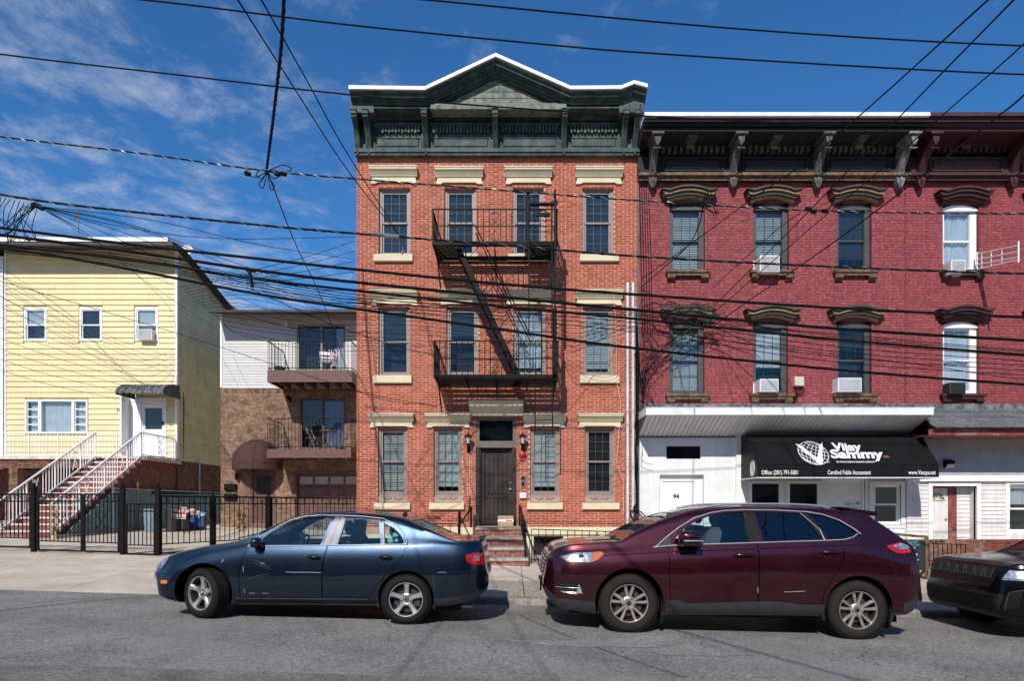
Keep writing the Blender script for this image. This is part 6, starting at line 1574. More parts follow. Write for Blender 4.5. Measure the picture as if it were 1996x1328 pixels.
bin_(271,306,992,1045,61,K['bingrey'],'round blue-grey trash can nearest the gate with its lid on')
bin_(316,340,991,1042,60,K['bindark'],'tall charcoal trash can second from the gate post')
bin_(338,361,1000,1041,59,K['bindark'],'short charcoal tub behind the red no parking sign',False,rnd_=False)
b_ = bin_(359,379,1004,1036,57,K['binblue'],'left blue recycling tub heaped with orange and white packaging',False,'recycling_tub',False)
c_ = bin_(380,397,1009,1036,56.5,K['binblue'],'right blue recycling tub heaped with blue bags',False,'recycling_tub',False)
def heap(c,mt,lab,n=14):
    m = MB()
    for i in range(n):
        p = Vector((c[0]+rnd.uniform(-.7,.7)*c[4],c[1]+rnd.uniform(-.6,.6)*c[4],c[2]+c[3]*.85+rnd.uniform(0,.22))); r = rnd.uniform(.05,.11)
        bm = bmesh.new(); bmesh.ops.create_icosphere(bm,subdivisions=1,radius=r)
        for v in bm.verts: v.co = v.co*rnd.uniform(.7,1.2)+p
        bm.verts.index_update(); m.add([v.co.copy() for v in bm.verts],[tuple(v.index for v in f.verts) for f in bm.faces]); bm.free()
    m.build('rubbish',mt,label=lab,cat='rubbish')
heap(b_,K['orange'],'crumpled orange and white packaging piled in the left blue tub'); heap(c_,K['bluebag'],'crumpled blue and white bags piled in the right blue tub')

# ================================================================ FRONT FENCE AND GATES
gf = lambda x,y: walk(x,y)
def gate(P0,P1,zt_,zb_,lab,n,name='gate',cat='gate',scrollc=True,rails=(0,)):
    e = empty(name,((P0[0]+P1[0])/2,(P0[1]+P1[1])/2,gf(*P0)),lab,cat); P=lambda t,dz:(P0[0]+(P1[0]-P0[0])*t,P0[1]+(P1[1]-P0[1])*t,dz)
    zb = lambda t: gf(*P(t,0)[:2])+zb_
    m = MB(); m.bar(P(0,zt_),P(1,zt_),.04); m.bar(P(0,zt_-.16),P(1,zt_-.16),.03); m.bar(P(0,zb(0)),P(1,zb(1)),.04); m.bar(P(0,zb(0)+.20),P(1,zb(1)+.20),.025)
    for t in (0,1): m.bar(P(t,zb(t)),P(t,zt_),.045)
    m.build('gate_frame',K['iron'],e)
    for i in range(1,n):
        t=i/n; b = MB(); b.bar(P(t,zb(t)+.20),P(t,zt_),.016); b.build('bar',K['iron'],e)
    if scrollc:
        s = MB(); dx,dy = (P1[0]-P0[0]),(P1[1]-P0[1]); L_=math.hypot(dx,dy); dx/=L_; dy/=L_
        def sc(cx_,cz_,r,sg,a0):
            s.tube([(cx_[0]+q[0]*dx,cx_[1]+q[0]*dy,cz_+q[2]) for q in scroll((0,0,0),r,a0,1.2,14,sg)],.009,5)
        for k in range(n//2):
            t=(k+.5)/(n//2); sc(P(t,0),zt_-.08,.06,1 if k%2 else -1,0)
        c = P(.5,0); zc = zt_-.62
        for sg in (-1,1):
            for (dz,a0) in ((.17,math.pi/2),(-.17,-math.pi/2)):
                s.tube([(c[0]+(q[0]+sg*.08)*dx,c[1]+(q[0]+sg*.08)*dy,zc+dz+q[2]) for q in scroll((0,0,0),.06,a0,1.2,14,sg if dz>0 else -sg)],.009,5)
            s.tube([(c[0]+sg*.14*dx,c[1]+sg*.14*dy,zc+.2),(c[0],c[1],zc+.02),(c[0]+sg*.15*dx,c[1]+sg*.15*dy,zc-.17)],.009,5)
        s.build('scrollwork',K['iron'],e)
    return e
def fpost(x,y,zt_,w,lab):
    m = MB(); g_=gf(x,y); m.box(x-w/2,x+w/2,y-w/2,y+w/2,g_-.1,zt_); m.box(x-w*.6,x+w*.6,y-w*.6,y+w*.6,zt_,zt_+.02); m.lathe([(.02,.02),(.035,.05),(.03,.08),(0,.10)],(x,y,zt_),'z',8,cap=False)
    m.build('gate_post',K['iron'],label=lab,cat='post')
SG=88.; yG=Y(SG); zT=Z(964,SG)
fpost(X(66,SG),yG,Z(950,SG),.085,'thick black gate post nearest the left edge'); fpost(X(239,SG),yG,Z(952,SG),.085,'thick black gate post left of the blue-grey trash can'); fpost(X(308,SG),yG,Z(952,SG),.085,'thick black gate post just right of the blue-grey trash can')
gate((X(74,SG),yG),(X(160,SG),yG),zT,.05,'left leaf of the black double gate below the tall stair',11)
gate((X(164,SG),yG),(X(232,SG),yG),zT,.05,'right leaf of the black double gate below the tall stair',9)
gate((X(246,SG),yG),(X(302,SG),yG),Z(985,SG)+.02,.02,'narrow fixed black fence panel before the blue-grey trash can',7,'fence_panel','fence',False)
gate((X(-60,SG),yG),(X(60,SG),yG),zT,.10,'black iron fence panel at the left edge in front of the stair',15,'fence_panel','fence',True)
Pf = lambda t:(-7.84+3.24*t,15.1+5.7*t)
gate(Pf(.012),Pf(.205),Z(968,SG),.05,'driveway gate leaf carrying the red no parking sign',9)
gate(Pf(.222),Pf(.455),Z(968,SG),.05,'driveway gate leaf in front of the brown brick house',11)
gate(Pf(.48),Pf(.98),Z(968,SG),.05,'black fence panel in front of the garage door',20,'fence_panel','fence')
for t,lab in ((.214,'slim black gate post in front of the brown house'),(.465,'thick black gate post beside the brown entrance door')): fpost(*Pf(t),Z(966,SG),.06 if t<.3 else .09,lab)
# sign on the gate
t0,t1 = .075,.135; a,b = Pf(t0),Pf(t1)
S1 = 85.; sg_ = empty('parking_sign',(X(351,S1),Y(S1),Z(1010,S1)),'red no parking sign hung on the driveway gate','sign')
az = math.atan2(5.7,3.24); xc_,yc_ = X(351,S1),Y(S1)-.06; hw,hh = .155,.135; rz = .25
m = MB(); ca,sa = math.cos(rz),math.sin(rz)
def SP_(u_,v_,d): 
    tl = -.10; u2 = u_*math.cos(tl)-v_*math.sin(tl); v2 = u_*math.sin(tl)+v_*math.cos(tl); return (xc_+u2*ca-d*sa*0, yc_+u2*sa+d, Z(1000,S1)+v2)
m.add([SP_(u_,v_,d) for d in (0,.008) for u_,v_ in ((-hw,-hh),(hw,-hh),(hw,hh),(-hw,hh))],[(0,1,2,3),(7,6,5,4),(0,4,5,1),(1,5,6,2),(2,6,7,3),(3,7,4,0)]); m.build('plate',K['redplastic'],sg_)
m = MB()
for (u0,u1,v0,v1) in ((-hw,hw,hh-.012,hh),(-hw,hw,-hh,-hh+.012),(-hw,-hw+.012,-hh,hh),(hw-.012,hw,-hh,hh)): m.add([SP_(u_,v_,-.003) for u_,v_ in ((u0,v0),(u1,v0),(u1,v1),(u0,v1))],[(0,1,2,3)])
m.build('border',K['print'],sg_)
text('NO',.115,SP_(-.06,.015,-.004),K['print'],sg_,rot=(math.radians(90),.10,rz),bold=.004); text('PARKING',.085,SP_(0,-.09,-.004),K['print'],sg_,rot=(math.radians(90),.10,rz),bold=.003,xs=.78)
m = MB(); c0 = SP_(.08,.055,-.004); m.tube([(c0[0]+.035*math.cos(k*math.pi/8),c0[1],c0[2]+.035*math.sin(k*math.pi/8)) for k in range(16)],.006,4,True); m.tube([(c0[0]-.025,c0[1],c0[2]+.025),(c0[0]+.025,c0[1],c0[2]-.025)],.005,4); m.build('emblem',K['print'],sg_)

# ================================================================ OPPOSITE SIDE OF THE STREET (behind the viewer)
for i,(xa,xb,h,mt_) in enumerate(((-24,-15,7.5,'plaster'),(-14.9,-6,8.2,'plaster2'),(-5.9,3.5,7.0,'greysiding'),(3.6,12,8.0,'plaster2'),(12.1,21,7.2,'plaster'))):
    y = -7.0; z0_ = road((xa+xb)/2)-.3
    e = empty('opposite_house',((xa+xb)/2,y,z0_),'%s flat-fronted house across the street behind the viewer, number %s from the left'%(('tall','wide','low','brick','plain')[i],('one','two','three','four','five')[i]),'building','houses across the street')
    hs = [(xa+1+k*2.6,xa+2.1+k*2.6,z0_+zz,z0_+zz+1.7) for k in range(3) for zz in (1.3,4.4)]
    m = MB(); wall_sheet(xa,xb,z0_,z0_+h,y,hs,-.15,m); m.add([(xa,y,z0_),(xa,y-8,z0_),(xa,y-8,z0_+h),(xa,y,z0_+h)],[(0,1,2,3)]); m.add([(xb,y,z0_),(xb,y-8,z0_),(xb,y-8,z0_+h),(xb,y,z0_+h)],[(0,1,2,3)]); m.add([(xa,y,z0_+h),(xb,y,z0_+h),(xb,y-8,z0_+h),(xa,y-8,z0_+h)],[(0,1,2,3)]); m.build('wall',K[mt_],e)
    for h_ in hs: m = MB(); m.box(h_[0],h_[1],y-.16,y-.15,h_[2],h_[3]); m.build('window',K['darkshade'],e)
    m = MB(); m.box(xa,xb,y-.1,y+.35,z0_+h-.4,z0_+h+.1); m.build('cornice',K['darkgrey'],e)
# ================================================================ CARS
def interp(tab, x):
    if x <= tab[0][0]: return tab[0][1]
    for (a,u),(b,v) in zip(tab,tab[1:]):
        if x <= b: return u+(v-u)*(x-a)/(b-a) if b > a else v
    return tab[-1][1]
def smoothtab(tab, x, r=.03):
    return (interp(tab,x-r)+2*interp(tab,x)+interp(tab,x+r))/4
def tmp_obj(name, vs, fs, mi=0, nm=1):
    me = bpy.data.meshes.new(name); me.from_pydata([tuple(v) for v in vs],[],fs)
    bm = bmesh.new(); bm.from_mesh(me); bmesh.ops.recalc_face_normals(bm,faces=bm.faces); bm.to_mesh(me); bm.free()
    for i in range(nm): me.materials.append(None)
    for p in me.polygons: p.material_index = mi
    o = bpy.data.objects.new(name,me); COL.objects.link(o); return o
def prism_obj(poly, axis, a, b, mi=0, nm=3):
    m = MB(); m.prism(poly,axis,a,b); return tmp_obj('cutter',m.v,m.f,mi,nm)
def boolean(o, cutters, op='DIFFERENCE'):
    for c in cutters:
        md = o.modifiers.new('b','BOOLEAN'); md.operation = op; md.object = c; md.solver = 'EXACT'
    dg = bpy.context.evaluated_depsgraph_get()
    me = bpy.data.meshes.new_from_object(o.evaluated_get(dg))
    o.modifiers.clear(); old = o.data; o.data = me; bpy.data.meshes.remove(old)
    return o
def kill(*os):
    for o in os:
        me = o.data; bpy.data.objects.remove(o); bpy.data.meshes.remove(me)
def chaikin(P):
    out = [P[0]]
    for a,b in zip(P,P[1:]): out += [tuple(a[i]*.75+b[i]*.25 for i in range(2)), tuple(a[i]*.25+b[i]*.75 for i in range(2))]
    out.append(P[-1]); return out
def section(w,zb,zsh,zt,lean=.42,cr=0.02,side=None):
    """half section, bottom centre to top centre; w half width"""
    h = max(zsh-zb,.02); u = max(zt-zsh,.012)
    side = side or ((.945,.06),(.975,.18),(.994,.34),(1.0,.50),(.994,.66),(.975,.82),(.945,.94))
    P = [(0,zb),(.62*w,zb),(.88*w,zb+.004)]+[(a*w,zb+b*h) for a,b in side]+[(.925*w,zsh)]
    ws = .915*w; L = lambda t: max(ws-lean*u*t, .12)
    P += [(L(.30),zsh+.30*u),(L(.62),zsh+.62*u),(L(.86),zsh+.86*u),(max(L(1.0)-.06,.08),zsh+.965*u),(L(1)*.62,zt-cr*.25),(L(1)*.3,zt-cr*.06),(0,zt)]
    return chaikin(P)
def loft(stations, secs, mi=0, nm=3, name='loft'):
    vs = []; fs = []; n = len(secs[0])
    ring = 2*n-2
    for x,S_ in zip(stations,secs):
        vs += [(x,-y,z) for y,z in S_] + [(x,y,z) for y,z in S_[-2:0:-1]]
    for i in range(len(stations)-1):
        for k in range(ring): fs.append((i*ring+k,i*ring+(k+1)%ring,(i+1)*ring+(k+1)%ring,(i+1)*ring+k))
    fs.append(tuple(range(ring))); fs.append(tuple(range((len(stations)-1)*ring,len(stations)*ring))[::-1])
    return tmp_obj(name,vs,fs,mi,nm)
def to_part(o, name, mats, parent, ang=.6, smooth=True):
    me = o.data; me.name = name; me.materials.clear()
    for m in mats: me.materials.append(m)
    bm = bmesh.new(); bm.from_mesh(me)
    bmesh.ops.remove_doubles(bm,verts=bm.verts,dist=.00005)
    bmesh.ops.recalc_face_normals(bm,faces=bm.faces)
    for f in bm.faces: f.smooth = smooth
    for e in bm.edges:
        if len(e.link_faces)==2 and (e.calc_face_angle(0) > ang or e.link_faces[0].material_index != e.link_faces[1].material_index): e.smooth = False
    bm.to_mesh(me); bm.free()
    o.name = name; o.parent = parent; return o
class Panel:
    """projects 2-D shapes onto the body; view 'side' (x,z from -y), 'front' (y,z from -x), 'rear'"""
    def __init__(s, bvh, root): s.bvh = bvh; s.root = root
    def hit(s, view, a, b):
        if view == 'side': o,d = Vector((a,-3,b)),Vector((0,1,0))
        elif view == 'far': o,d = Vector((a,3,b)),Vector((0,-1,0))
        elif view == 'front': o,d = Vector((-6,a,b)),Vector((1,0,0))
        elif view == 'rear': o,d = Vector((9,a,b)),Vector((-1,0,0))
        elif view == 'top': o,d = Vector((a,b,3)),Vector((0,0,-1))
        r = s.bvh.ray_cast(o,d)
        return (r[0],r[1]) if r[0] is not None else None
    def patch(s, name, poly, mt, view='side', out=.004, th=.006, parent=None, step=.05, smooth=True, dome=0.0):
        pts = [Vector(p) for p in poly]; n = len(pts); v2 = []; 
        for i in range(n):
            a,b = pts[i],pts[(i+1)%n]; k = max(1,int((b-a).length/step))
            v2 += [a.lerp(b,j/k) for j in range(k)]
        m = len(v2); edges = [(i,(i+1)%m) for i in range(m)]
        x0,x1 = min(p.x for p in pts),max(p.x for p in pts); z0,z1 = min(p.y for p in pts),max(p.y for p in pts)
        a = x0+step*.6
        while a < x1:
            b = z0+step*.6
            while b < z1: v2.append(Vector((a+.001,b+.0013))); b += step
            a += step
        V,E,Fc,*_ = delaunay_2d_cdt(v2,edges,[],1,1e-5)
        inn,outt = [],[]; ok = []
        cx_,cz_ = (x0+x1)/2,(z0+z1)/2
        for v in V:
            h = s.hit(view,v.x,v.y)
            if h is None: ok.append(False); inn.append(Vector()); outt.append(Vector()); continue
            p,nr = h; ok.append(True)
            dm = dome*max(0,1-((v.x-cx_)/(x1-x0)*2)**2)*max(0,1-((v.y-cz_)/(z1-z0)*2)**2)
            outt.append(p+nr*(out+dm)); inn.append(p+nr*(out-th))
        N = len(V); fs = []; cnt = {}
        for f in Fc:
            if all(ok[i] for i in f):
                fs.append(tuple(f)); fs.append(tuple(N+i for i in reversed(f)))
                for i in range(len(f)):
                    e = (f[i],f[(i+1)%len(f)]); k = tuple(sorted(e)); cnt.setdefault(k,[]).append(e)
        for k,l in cnt.items():
            if len(l)==1: a,b = l[0]; fs.append((b,a,N+a,N+b))
        if not fs: return None
        o = tmp_obj(name,outt+inn,fs)
        return to_part(o,name,[mt],parent or s.root,.6,smooth)
    def line(s, name, pts, w, mt, view='side', out=.003, parent=None, r=None, n=6, step=.03, closed=False):
        """a strip of width w following the surface"""
        P = []
        for a,b in zip(pts,pts[1:]):
            a,b = Vector(a),Vector(b); k = max(1,int((b-a).length/step)); P += [a.lerp(b,j/k) for j in range(k)]
        P.append(Vector(pts[-1])); Q = []
        for p in P:
            h = s.hit(view,p.x,p.y)
            if h: Q.append(h[0]+h[1]*out)
        if len(Q) < 2: return None
        m = MB(); m.tube(Q,w/2,n,closed); o = tmp_obj(name,m.v,m.f); return to_part(o,name,[mt],parent or s.root,1.2)
def local_part(m, name, mt, parent, ang=.6):
    """MB given in car coordinates"""
    o = tmp_obj(name,m.v,m.f); return to_part(o,name,[mt],parent,ang)

K['tyre'] = mat('tyre_rubber',(0.014,0.0135,0.013),.8,var=.2,bump=.001,bscale=120,dirt=(0.035,0.032,0.03),dscale=4,damt=.4,spec=.15)
K['tyredust'] = mat('dusty_tyre_rubber',(0.022,0.019,0.017),.85,var=.2,dirt=(0.045,0.038,0.032),dscale=4,spec=.15)
K['alloy'] = mat('silver_alloy',(0.62,0.62,0.63),.28,metal=.75,var=.05)
K['alloy2'] = mat('brake_dusted_alloy',(0.52,0.47,0.42),.35,metal=.7,var=.1,dirt=(0.28,0.22,0.17),dscale=12,damt=.6)
K['disc'] = mat('brake_disc',(0.045,0.036,0.03),.6,metal=.3)
K['chrome'] = mat('chrome',(0.80,0.79,0.78),.24,metal=.85,var=.02)
K['satin'] = mat('satin_pillar_trim',(0.075,0.075,0.08),.4,metal=.3)
K['carblack'] = mat('black_plastic',(0.010,0.010,0.011),.5,var=.1,spec=.15)
K['clad'] = mat('grey_plastic_cladding',(0.028,0.029,0.033),.55,var=.08,spec=.3)
K['cabin'] = mat('dark_cabin',(0.06,0.062,0.066),.8)
K['seat'] = mat('grey_seat_cloth',(0.06,0.062,0.07),.8)
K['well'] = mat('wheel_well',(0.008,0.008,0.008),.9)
K['carglass'] = glass('car_glass',(0.90,0.95,0.93),0.9,0.0)
K['privacy'] = glass('privacy_glass',(0.035,0.04,0.05),1.6,0.0)
K['lens'] = glass('clear_lens',(0.92,0.93,0.94),0.8,0.0)
K['amber'] = mat('amber_lens',(0.75,0.20,0.02),.15,coat=1)
K['redlens'] = mat('red_lens',(0.42,0.010,0.012),.12,coat=1)
K['silverlamp'] = mat('lamp_reflector',(0.50,0.52,0.55),.22,metal=.6,var=.3,scale=25)
def paint(name,col,col2,metal=.55,rough=.32):
    m = mat(name,col,rough,metal=metal,var=.05,scale=40,col2=col2,coat=1.0,detail=2,dirt=tuple(c*1.6+.012 for c in col),dscale=2.2,damt=.35); 
    return m
K['blue'] = paint('deep_blue_paint',(0.0080,0.0200,0.0430),(0.0065,0.0165,0.036),.78,.30)
K['wine'] = paint('dark_wine_paint',(0.058,0.0042,0.011),(0.046,0.0035,0.009),.75,.31)
K['jet'] = mat('gloss_black_paint',(0.003,0.003,0.0035),.14,var=.1,spec=.30)

def wheel(root, x, z, R, rr, wd, ytrk, style, side=-1, steer=0.0, rim_m=None, ty_m=None):
    """side -1: outer face towards -y"""
    e = bpy.data.objects.new('wheel',None); COL.objects.link(e); e.parent = root; e.location = (x,ytrk,z); e.rotation_euler = (0,0,steer); e.empty_display_size=.1
    s = side; rim_m = rim_m or K['alloy']
    o = lambda y: s*y                       # outward distance from wheel centre plane
    m = MB(); hw = wd/2
    prof = [(rr,hw-.03),(rr+.006,hw-.004),(rr+.02,hw+.004),(rr+(R-rr)*.45,hw+.010),(R-.035,hw-.002),(R-.012,hw-.022),(R-.002,hw-.05),(R,0),(R-.002,-hw+.05),(R-.012,-hw+.022),(R-.035,-hw+.002),(rr+.01,-hw),(rr,-hw+.03)]
    m.lathe([(a,o(b)) for a,b in prof],(0,0,0),'y',56,cap=False); t = local_part(m,'tyre',ty_m or K['tyre'],e,1.0)
    m = MB()          # tread blocks on the shoulder and two grooves
    nb = 60
    for i in range(nb):
        a = 2*math.pi*i/nb
        for (y0,y1,dr) in ((-hw+.02,-hw+.055,.004),(-.05,-.012,.004),(.012,.05,.004),(hw-.055,hw-.018,.004)):
            vs = []
            for rad in (R-.006,R+dr*.6):
                for aa in (a,a+2*math.pi/nb*.72):
                    for yy in (y0,y1): vs.append((rad*math.cos(aa),o(yy),rad*math.sin(aa)))
            m.add(vs,[(0,1,3,2),(4,5,7,6),(0,1,5,4),(2,3,7,6),(0,2,6,4),(1,3,7,5)])
    local_part(m,'tread',ty_m or K['tyre'],e,.4)
    m = MB()
    m.lathe([(rr,o(hw-.028)),(rr-.003,o(hw-.004)),(rr-.012,o(hw-.006)),(rr-.016,o(hw-.03))],(0,0,0),'y',56,cap=False)
    b_ = MB(); b_.lathe([(rr-.014,o(hw-.028)),(rr-.026,o(-.02)),(rr-.02,o(-hw+.02))],(0,0,0),'y',56,cap=False); local_part(b_,'rim_barrel',K['disc'],e)
    yf = hw-.035
    if style == 5:
        for k in range(5):
            a = math.pi/2+2*math.pi*k/5
            prof = [(.045,.034,0),(.10,.027,-.006),(.16,.029,.004),(rr-.012,.042,.018)]
            for (r0,w0,d0),(r1,w1,d1) in zip(prof,prof[1:]):
                vs = []
                for r_,w_,d_ in ((r0,w0,d0),(r1,w1,d1)):
                    for sg,dy in ((-1,-.012),(-.6,0),(.6,0),(1,-.012),(1,-.05),(-1,-.05)):
                        vs.append((r_*math.cos(a)-sg*w_*math.sin(a),o(yf+d_+dy),r_*math.sin(a)+sg*w_*math.cos(a)))
                m.add(vs,[(i,(i+1)%6,6+(i+1)%6,6+i) for i in range(6)])
        m.lathe([(.078,o(yf-.05)),(.078,o(yf-.004)),(.060,o(yf+.002)),(.045,o(yf-.004))],(0,0,0),'y',30)
    else:
        for k in range(5):
            for sg2 in (-1,1):
                a0 = math.pi/2+2*math.pi*k/5; 
                pts = []
                for t in range(7):
                    u_ = t/6; r_ = .06+(rr-.070)*u_; aa = a0+sg2*(.12+.30*(1-u_)*.15+ .10*u_ + .12*math.sin(u_*math.pi)*.3) ; w_ = .0135+.007*u_
                    pts.append((r_,aa,w_,.012*u_))
                for p,q in zip(pts,pts[1:]):
                    vs = []
                    for r_,aa,w_,d_ in (p,q):
                        for sg,dy in ((-1,-.010),(-.5,0),(.5,0),(1,-.010),(1,-.045),(-1,-.045)):
                            vs.append((r_*math.cos(aa)-sg*w_*math.sin(aa),o(yf+d_+dy),r_*math.sin(aa)+sg*w_*math.cos(aa)))
                    m.add(vs,[(i,(i+1)%6,6+(i+1)%6,6+i) for i in range(6)])
        m.lathe([(.085,o(yf-.05)),(.085,o(yf-.006)),(.065,o(yf+.004)),(.045,o(yf))],(0,0,0),'y',30)
    rim = local_part(m,'rim',rim_m,e,.5)
    m = MB(); m.lathe([(.17,o(yf-.085)),(.17,o(yf-.075)),(.06,o(yf-.075))],(0,0,0),'y',36); m.lathe([(rr-.036,o(-.03)),(.02,o(-.04))],(0,0,0),'y',36,cap=False); local_part(m,'brake_disc',K['disc'],e)
    m = MB(); m.box(.06,.17,o(yf-.12),o(yf-.055),-.09,.09); local_part(m,'brake_caliper',K['disc'],e)
    m = MB()
    for k in range(5):
        a = math.pi/2+math.pi/5+2*math.pi*k/5; m.lathe([(.012,o(yf-.03)),(.012,o(yf+.0)),(.006,o(yf+.006))],(.062*math.cos(a),0,.062*math.sin(a)),'y',8)
    local_part(m,'wheel_nut',K['carblack'],e)
    m = MB(); m.lathe([(.034,o(yf-.01)),(.034,o(yf+.006)),(.028,o(yf+.010)),(0,o(yf+.011))],(0,0,0),'y',20,cap=False); local_part(m,'centre_cap',K['carblack'],e)
    m = MB(); ring = [(.026*math.cos(k*math.pi/10),o(yf+.0115),.026*math.sin(k*math.pi/10)) for k in range(20)]
    m.tube(ring,.0022,4,True)
    if style == 5: m.tube([(-.015,o(yf+.0115),.018),(-.006,o(yf+.0115),-.0),(0,o(yf+.0115),.008),(.006,o(yf+.0115),-.0),(.015,o(yf+.0115),.018)],.002,4); m.tube([(-.02,o(yf+.0115),.008),(-.009,o(yf+.0115),-.020),(0,o(yf+.0115),-.002),(.009,o(yf+.0115),-.020),(.02,o(yf+.0115),.008)],.002,4)
    local_part(m,'emblem',K['chrome'],e)
    return e

def body_loft(spec):
    xs = spec['xs']; S_ = []
    for x in xs:
        zt = spec['zt'](x); zb = spec['zb'](x); zsh = min(spec['zsh'](x), zt-spec.get('ush',.035)); zsh = max(zsh, zb+.05)
        S_.append(section(spec['w'](x),zb,zsh,zt,spec.get('lean',.42),spec.get('crown',.03),spec.get('side')))
    return loft(xs,S_,0,3)
def frange(a,b,n): return [a+(b-a)*i/n for i in range(n+1)]
def cabin_cutter(spec,x0,x1,zfloor,ins=.06):
    xs = frange(x0,x1,26); S_ = []
    for x in xs:
        zt = spec['zt'](x)-ins*.8; zsh = min(spec['zsh'](x),zt-.03)
        S_.append(section(spec['w'](x)-ins,zfloor,zsh,max(zt,zfloor+.3),spec.get('lean',.42),spec.get('crown',.03)))
    return loft(xs,S_,1,3,'cabin')
def seats(root, xf, xr, zf, w, head=True):
    for (x,n_) in ((xf,2),(xr,3)):
        for i in range(n_):
            y = (i-(n_-1)/2)*(w*.52 if n_==2 else w*.36)*2/ (1 if n_==2 else 1)
            y = (-.37,.37)[i] if n_==2 else (-.45,0,.45)[i]
            m = MB(); hw = .24 if n_==2 else .22
            m.box(x-.25,x+.22,y-hw,y+hw,zf,zf+.30)
            # leaning back rest with rounded top
            vs = []
            for z_,dx,ww,t in ((.25,.18,hw,.10),(.55,.25,hw,.11),(.78,.32,hw*.92,.09),(.84,.34,hw*.7,.05)): 
                vs += [(x+dx-t,y-ww,zf+z_),(x+dx-t,y+ww,zf+z_),(x+dx+t,y+ww,zf+z_),(x+dx+t,y-ww,zf+z_)]
            m.add(vs,[(0,3,2,1),(12,13,14,15)]+[(4*a+i_,4*a+(i_+1)%4,4*a+4+(i_+1)%4,4*a+4+i_) for a in range(3) for i_ in range(4)],True)
            local_part(m,'seat',K['seat'],root,.9)
            m = MB(); c = (x+.36,y,zf+.96); m.add([(c[0]+.055*math.cos(a)*math.cos(b),c[1]+.13*math.sin(a)*abs(math.cos(b))**.6*(1 if math.cos(b)>=0 else -1),c[2]+.10*math.sin(b)) for b in frange(-math.pi/2,math.pi/2,8) for a in [2*math.pi*k/12 for k in range(12)]],[(j*12+k,j*12+(k+1)%12,(j+1)*12+(k+1)%12,(j+1)*12+k) for j in range(8) for k in range(12)],True)
            local_part(m,'headrest',K['seat'],root,.9)
def side_cuts(body, spec, panes, doors, Wh, arches):
    """panes: side window polygons; doors: polygons; returns door objects"""
    cs = []
    for x,z,r in arches:
        for s in (-1,1):
            m = MB(); a,b = (s*(Wh+.15), s*(Wh-.30)); m.prism([(x+r*math.cos(2*math.pi*k/40),z+r*math.sin(2*math.pi*k/40)) for k in range(40)],'y',a,b); cs.append(tmp_obj('cutter',m.v,m.f,2,3))
    return cs

def build_car(spec):
    Wh = spec['W']/2; root = spec['root']
    base = body_loft(spec)
    bm = bmesh.new(); bm.from_mesh(base.data); bvh = BVHTree.FromBMesh(bm); bm.free()
    pn = Panel(bvh,root)
    cab = cabin_cutter(spec,*spec['cabin'])
    cuts = [cab]
    for x,z,r in spec['arches']:
        for s in (-1,1):
            m = MB(); m.prism([(x+r*math.cos(2*math.pi*k/44),z+r*math.sin(2*math.pi*k/44)) for k in range(44)],'y',s*(Wh+.2),s*(Wh-.34)); cuts.append(tmp_obj('cutter',m.v,m.f,2,3))
    for poly in spec['panes']: cuts.append(prism_obj(poly[0],'y',-3,3,1))
    xm = sum(spec['cabin'][:2])/2
    for key,xa,xb in (('screen',-4,xm),('back',xm,8)):
        if spec.get(key): cuts.append(prism_obj(spec[key],'x',xa,xb,1))
    boolean(base,cuts); kill(*cuts)
    dparts = []
    for poly in spec['doors']:
        cen = Vector((sum(p[0] for p in poly)/len(poly),sum(p[1] for p in poly)/len(poly)))
        def offp(d):
            n = len(poly); out = []; area = sum(poly[i][0]*poly[(i+1)%n][1]-poly[(i+1)%n][0]*poly[i][1] for i in range(n)); sg = 1 if area>0 else -1
            for i in range(n):
                a,b,c = Vector(poly[i-1]),Vector(poly[i]),Vector(poly[(i+1)%n])
                n1 = Vector(((b-a).y,-(b-a).x)).normalized(); n2 = Vector(((c-b).y,-(c-b).x)).normalized(); nn = (n1+n2); nn = nn/max(nn.length_squared/2,.5)
                out.append(tuple(b+nn*d*sg))
            return out
        inner = prism_obj(offp(-.0035),'y',-Wh-.3,-Wh+.36,0); outer = prism_obj(offp(.0035),'y',-Wh-.3,-Wh+.3605,2)
        d = base.copy(); d.data = base.data.copy(); COL.objects.link(d)
        boolean(d,[inner],'INTERSECT'); boolean(base,[outer],'DIFFERENCE'); kill(inner,outer)
        dparts.append(d)
    mats = [spec['paint'],spec.get('cab',K['cabin']),K['well']]
    for x,z,r in spec['arches']:
        for s in (-1,1):
            m = MB(); A = frange(-.35,math.pi+.35,30); arc = lambda q: [(x+q*math.cos(a),z+q*math.sin(a)) for a in A]
            m.prism(arc(r+.035)+arc(r+.003)[::-1],'y',s*(Wh-.05),s*(Wh-.34)); m.prism([(x+(r+.03)*math.cos(a),z+(r+.03)*math.sin(a)) for a in A],'y',s*(Wh-.34),s*(Wh-.36)); local_part(m,'wheel_housing',K['well'],root)
    to_part(base,'body',mats,root,.55)
    doors = [to_part(d,'door',mats,root,.55) for d in dparts]
    for poly,gm in spec['panes']:
        for v in ('side','far'): pn.patch('window',poly,gm,v,-.012,.004,step=.12)
    if spec.get('screen'): pn.patch('windscreen',spec['screen'],K['carglass'],'front',-.006,.004,step=.10)
    if spec.get('back'): pn.patch('rear_window',spec['back'],spec.get('backglass',K['carglass']),'rear',-.006,.004,step=.10)
    return pn,doors

def car_root(name,xr,yc,label,cat='car'):
    th = math.atan(SLOPE)
    e = empty(name,(xr,yc,road(xr)),label,cat); e.rotation_euler = (0,th,0); return e
def tracer(root,scale,ox,oy):
    th = math.atan(SLOPE); L = root.location
    def T(cx,cy,S=155.):
        px,py = cx/scale+ox, cy/scale+oy
        wx,wz = X(px,S)-L.x, Z(py,S)-L.z
        return (wx*math.cos(th)-wz*math.sin(th), wx*math.sin(th)+wz*math.cos(th))
    return T
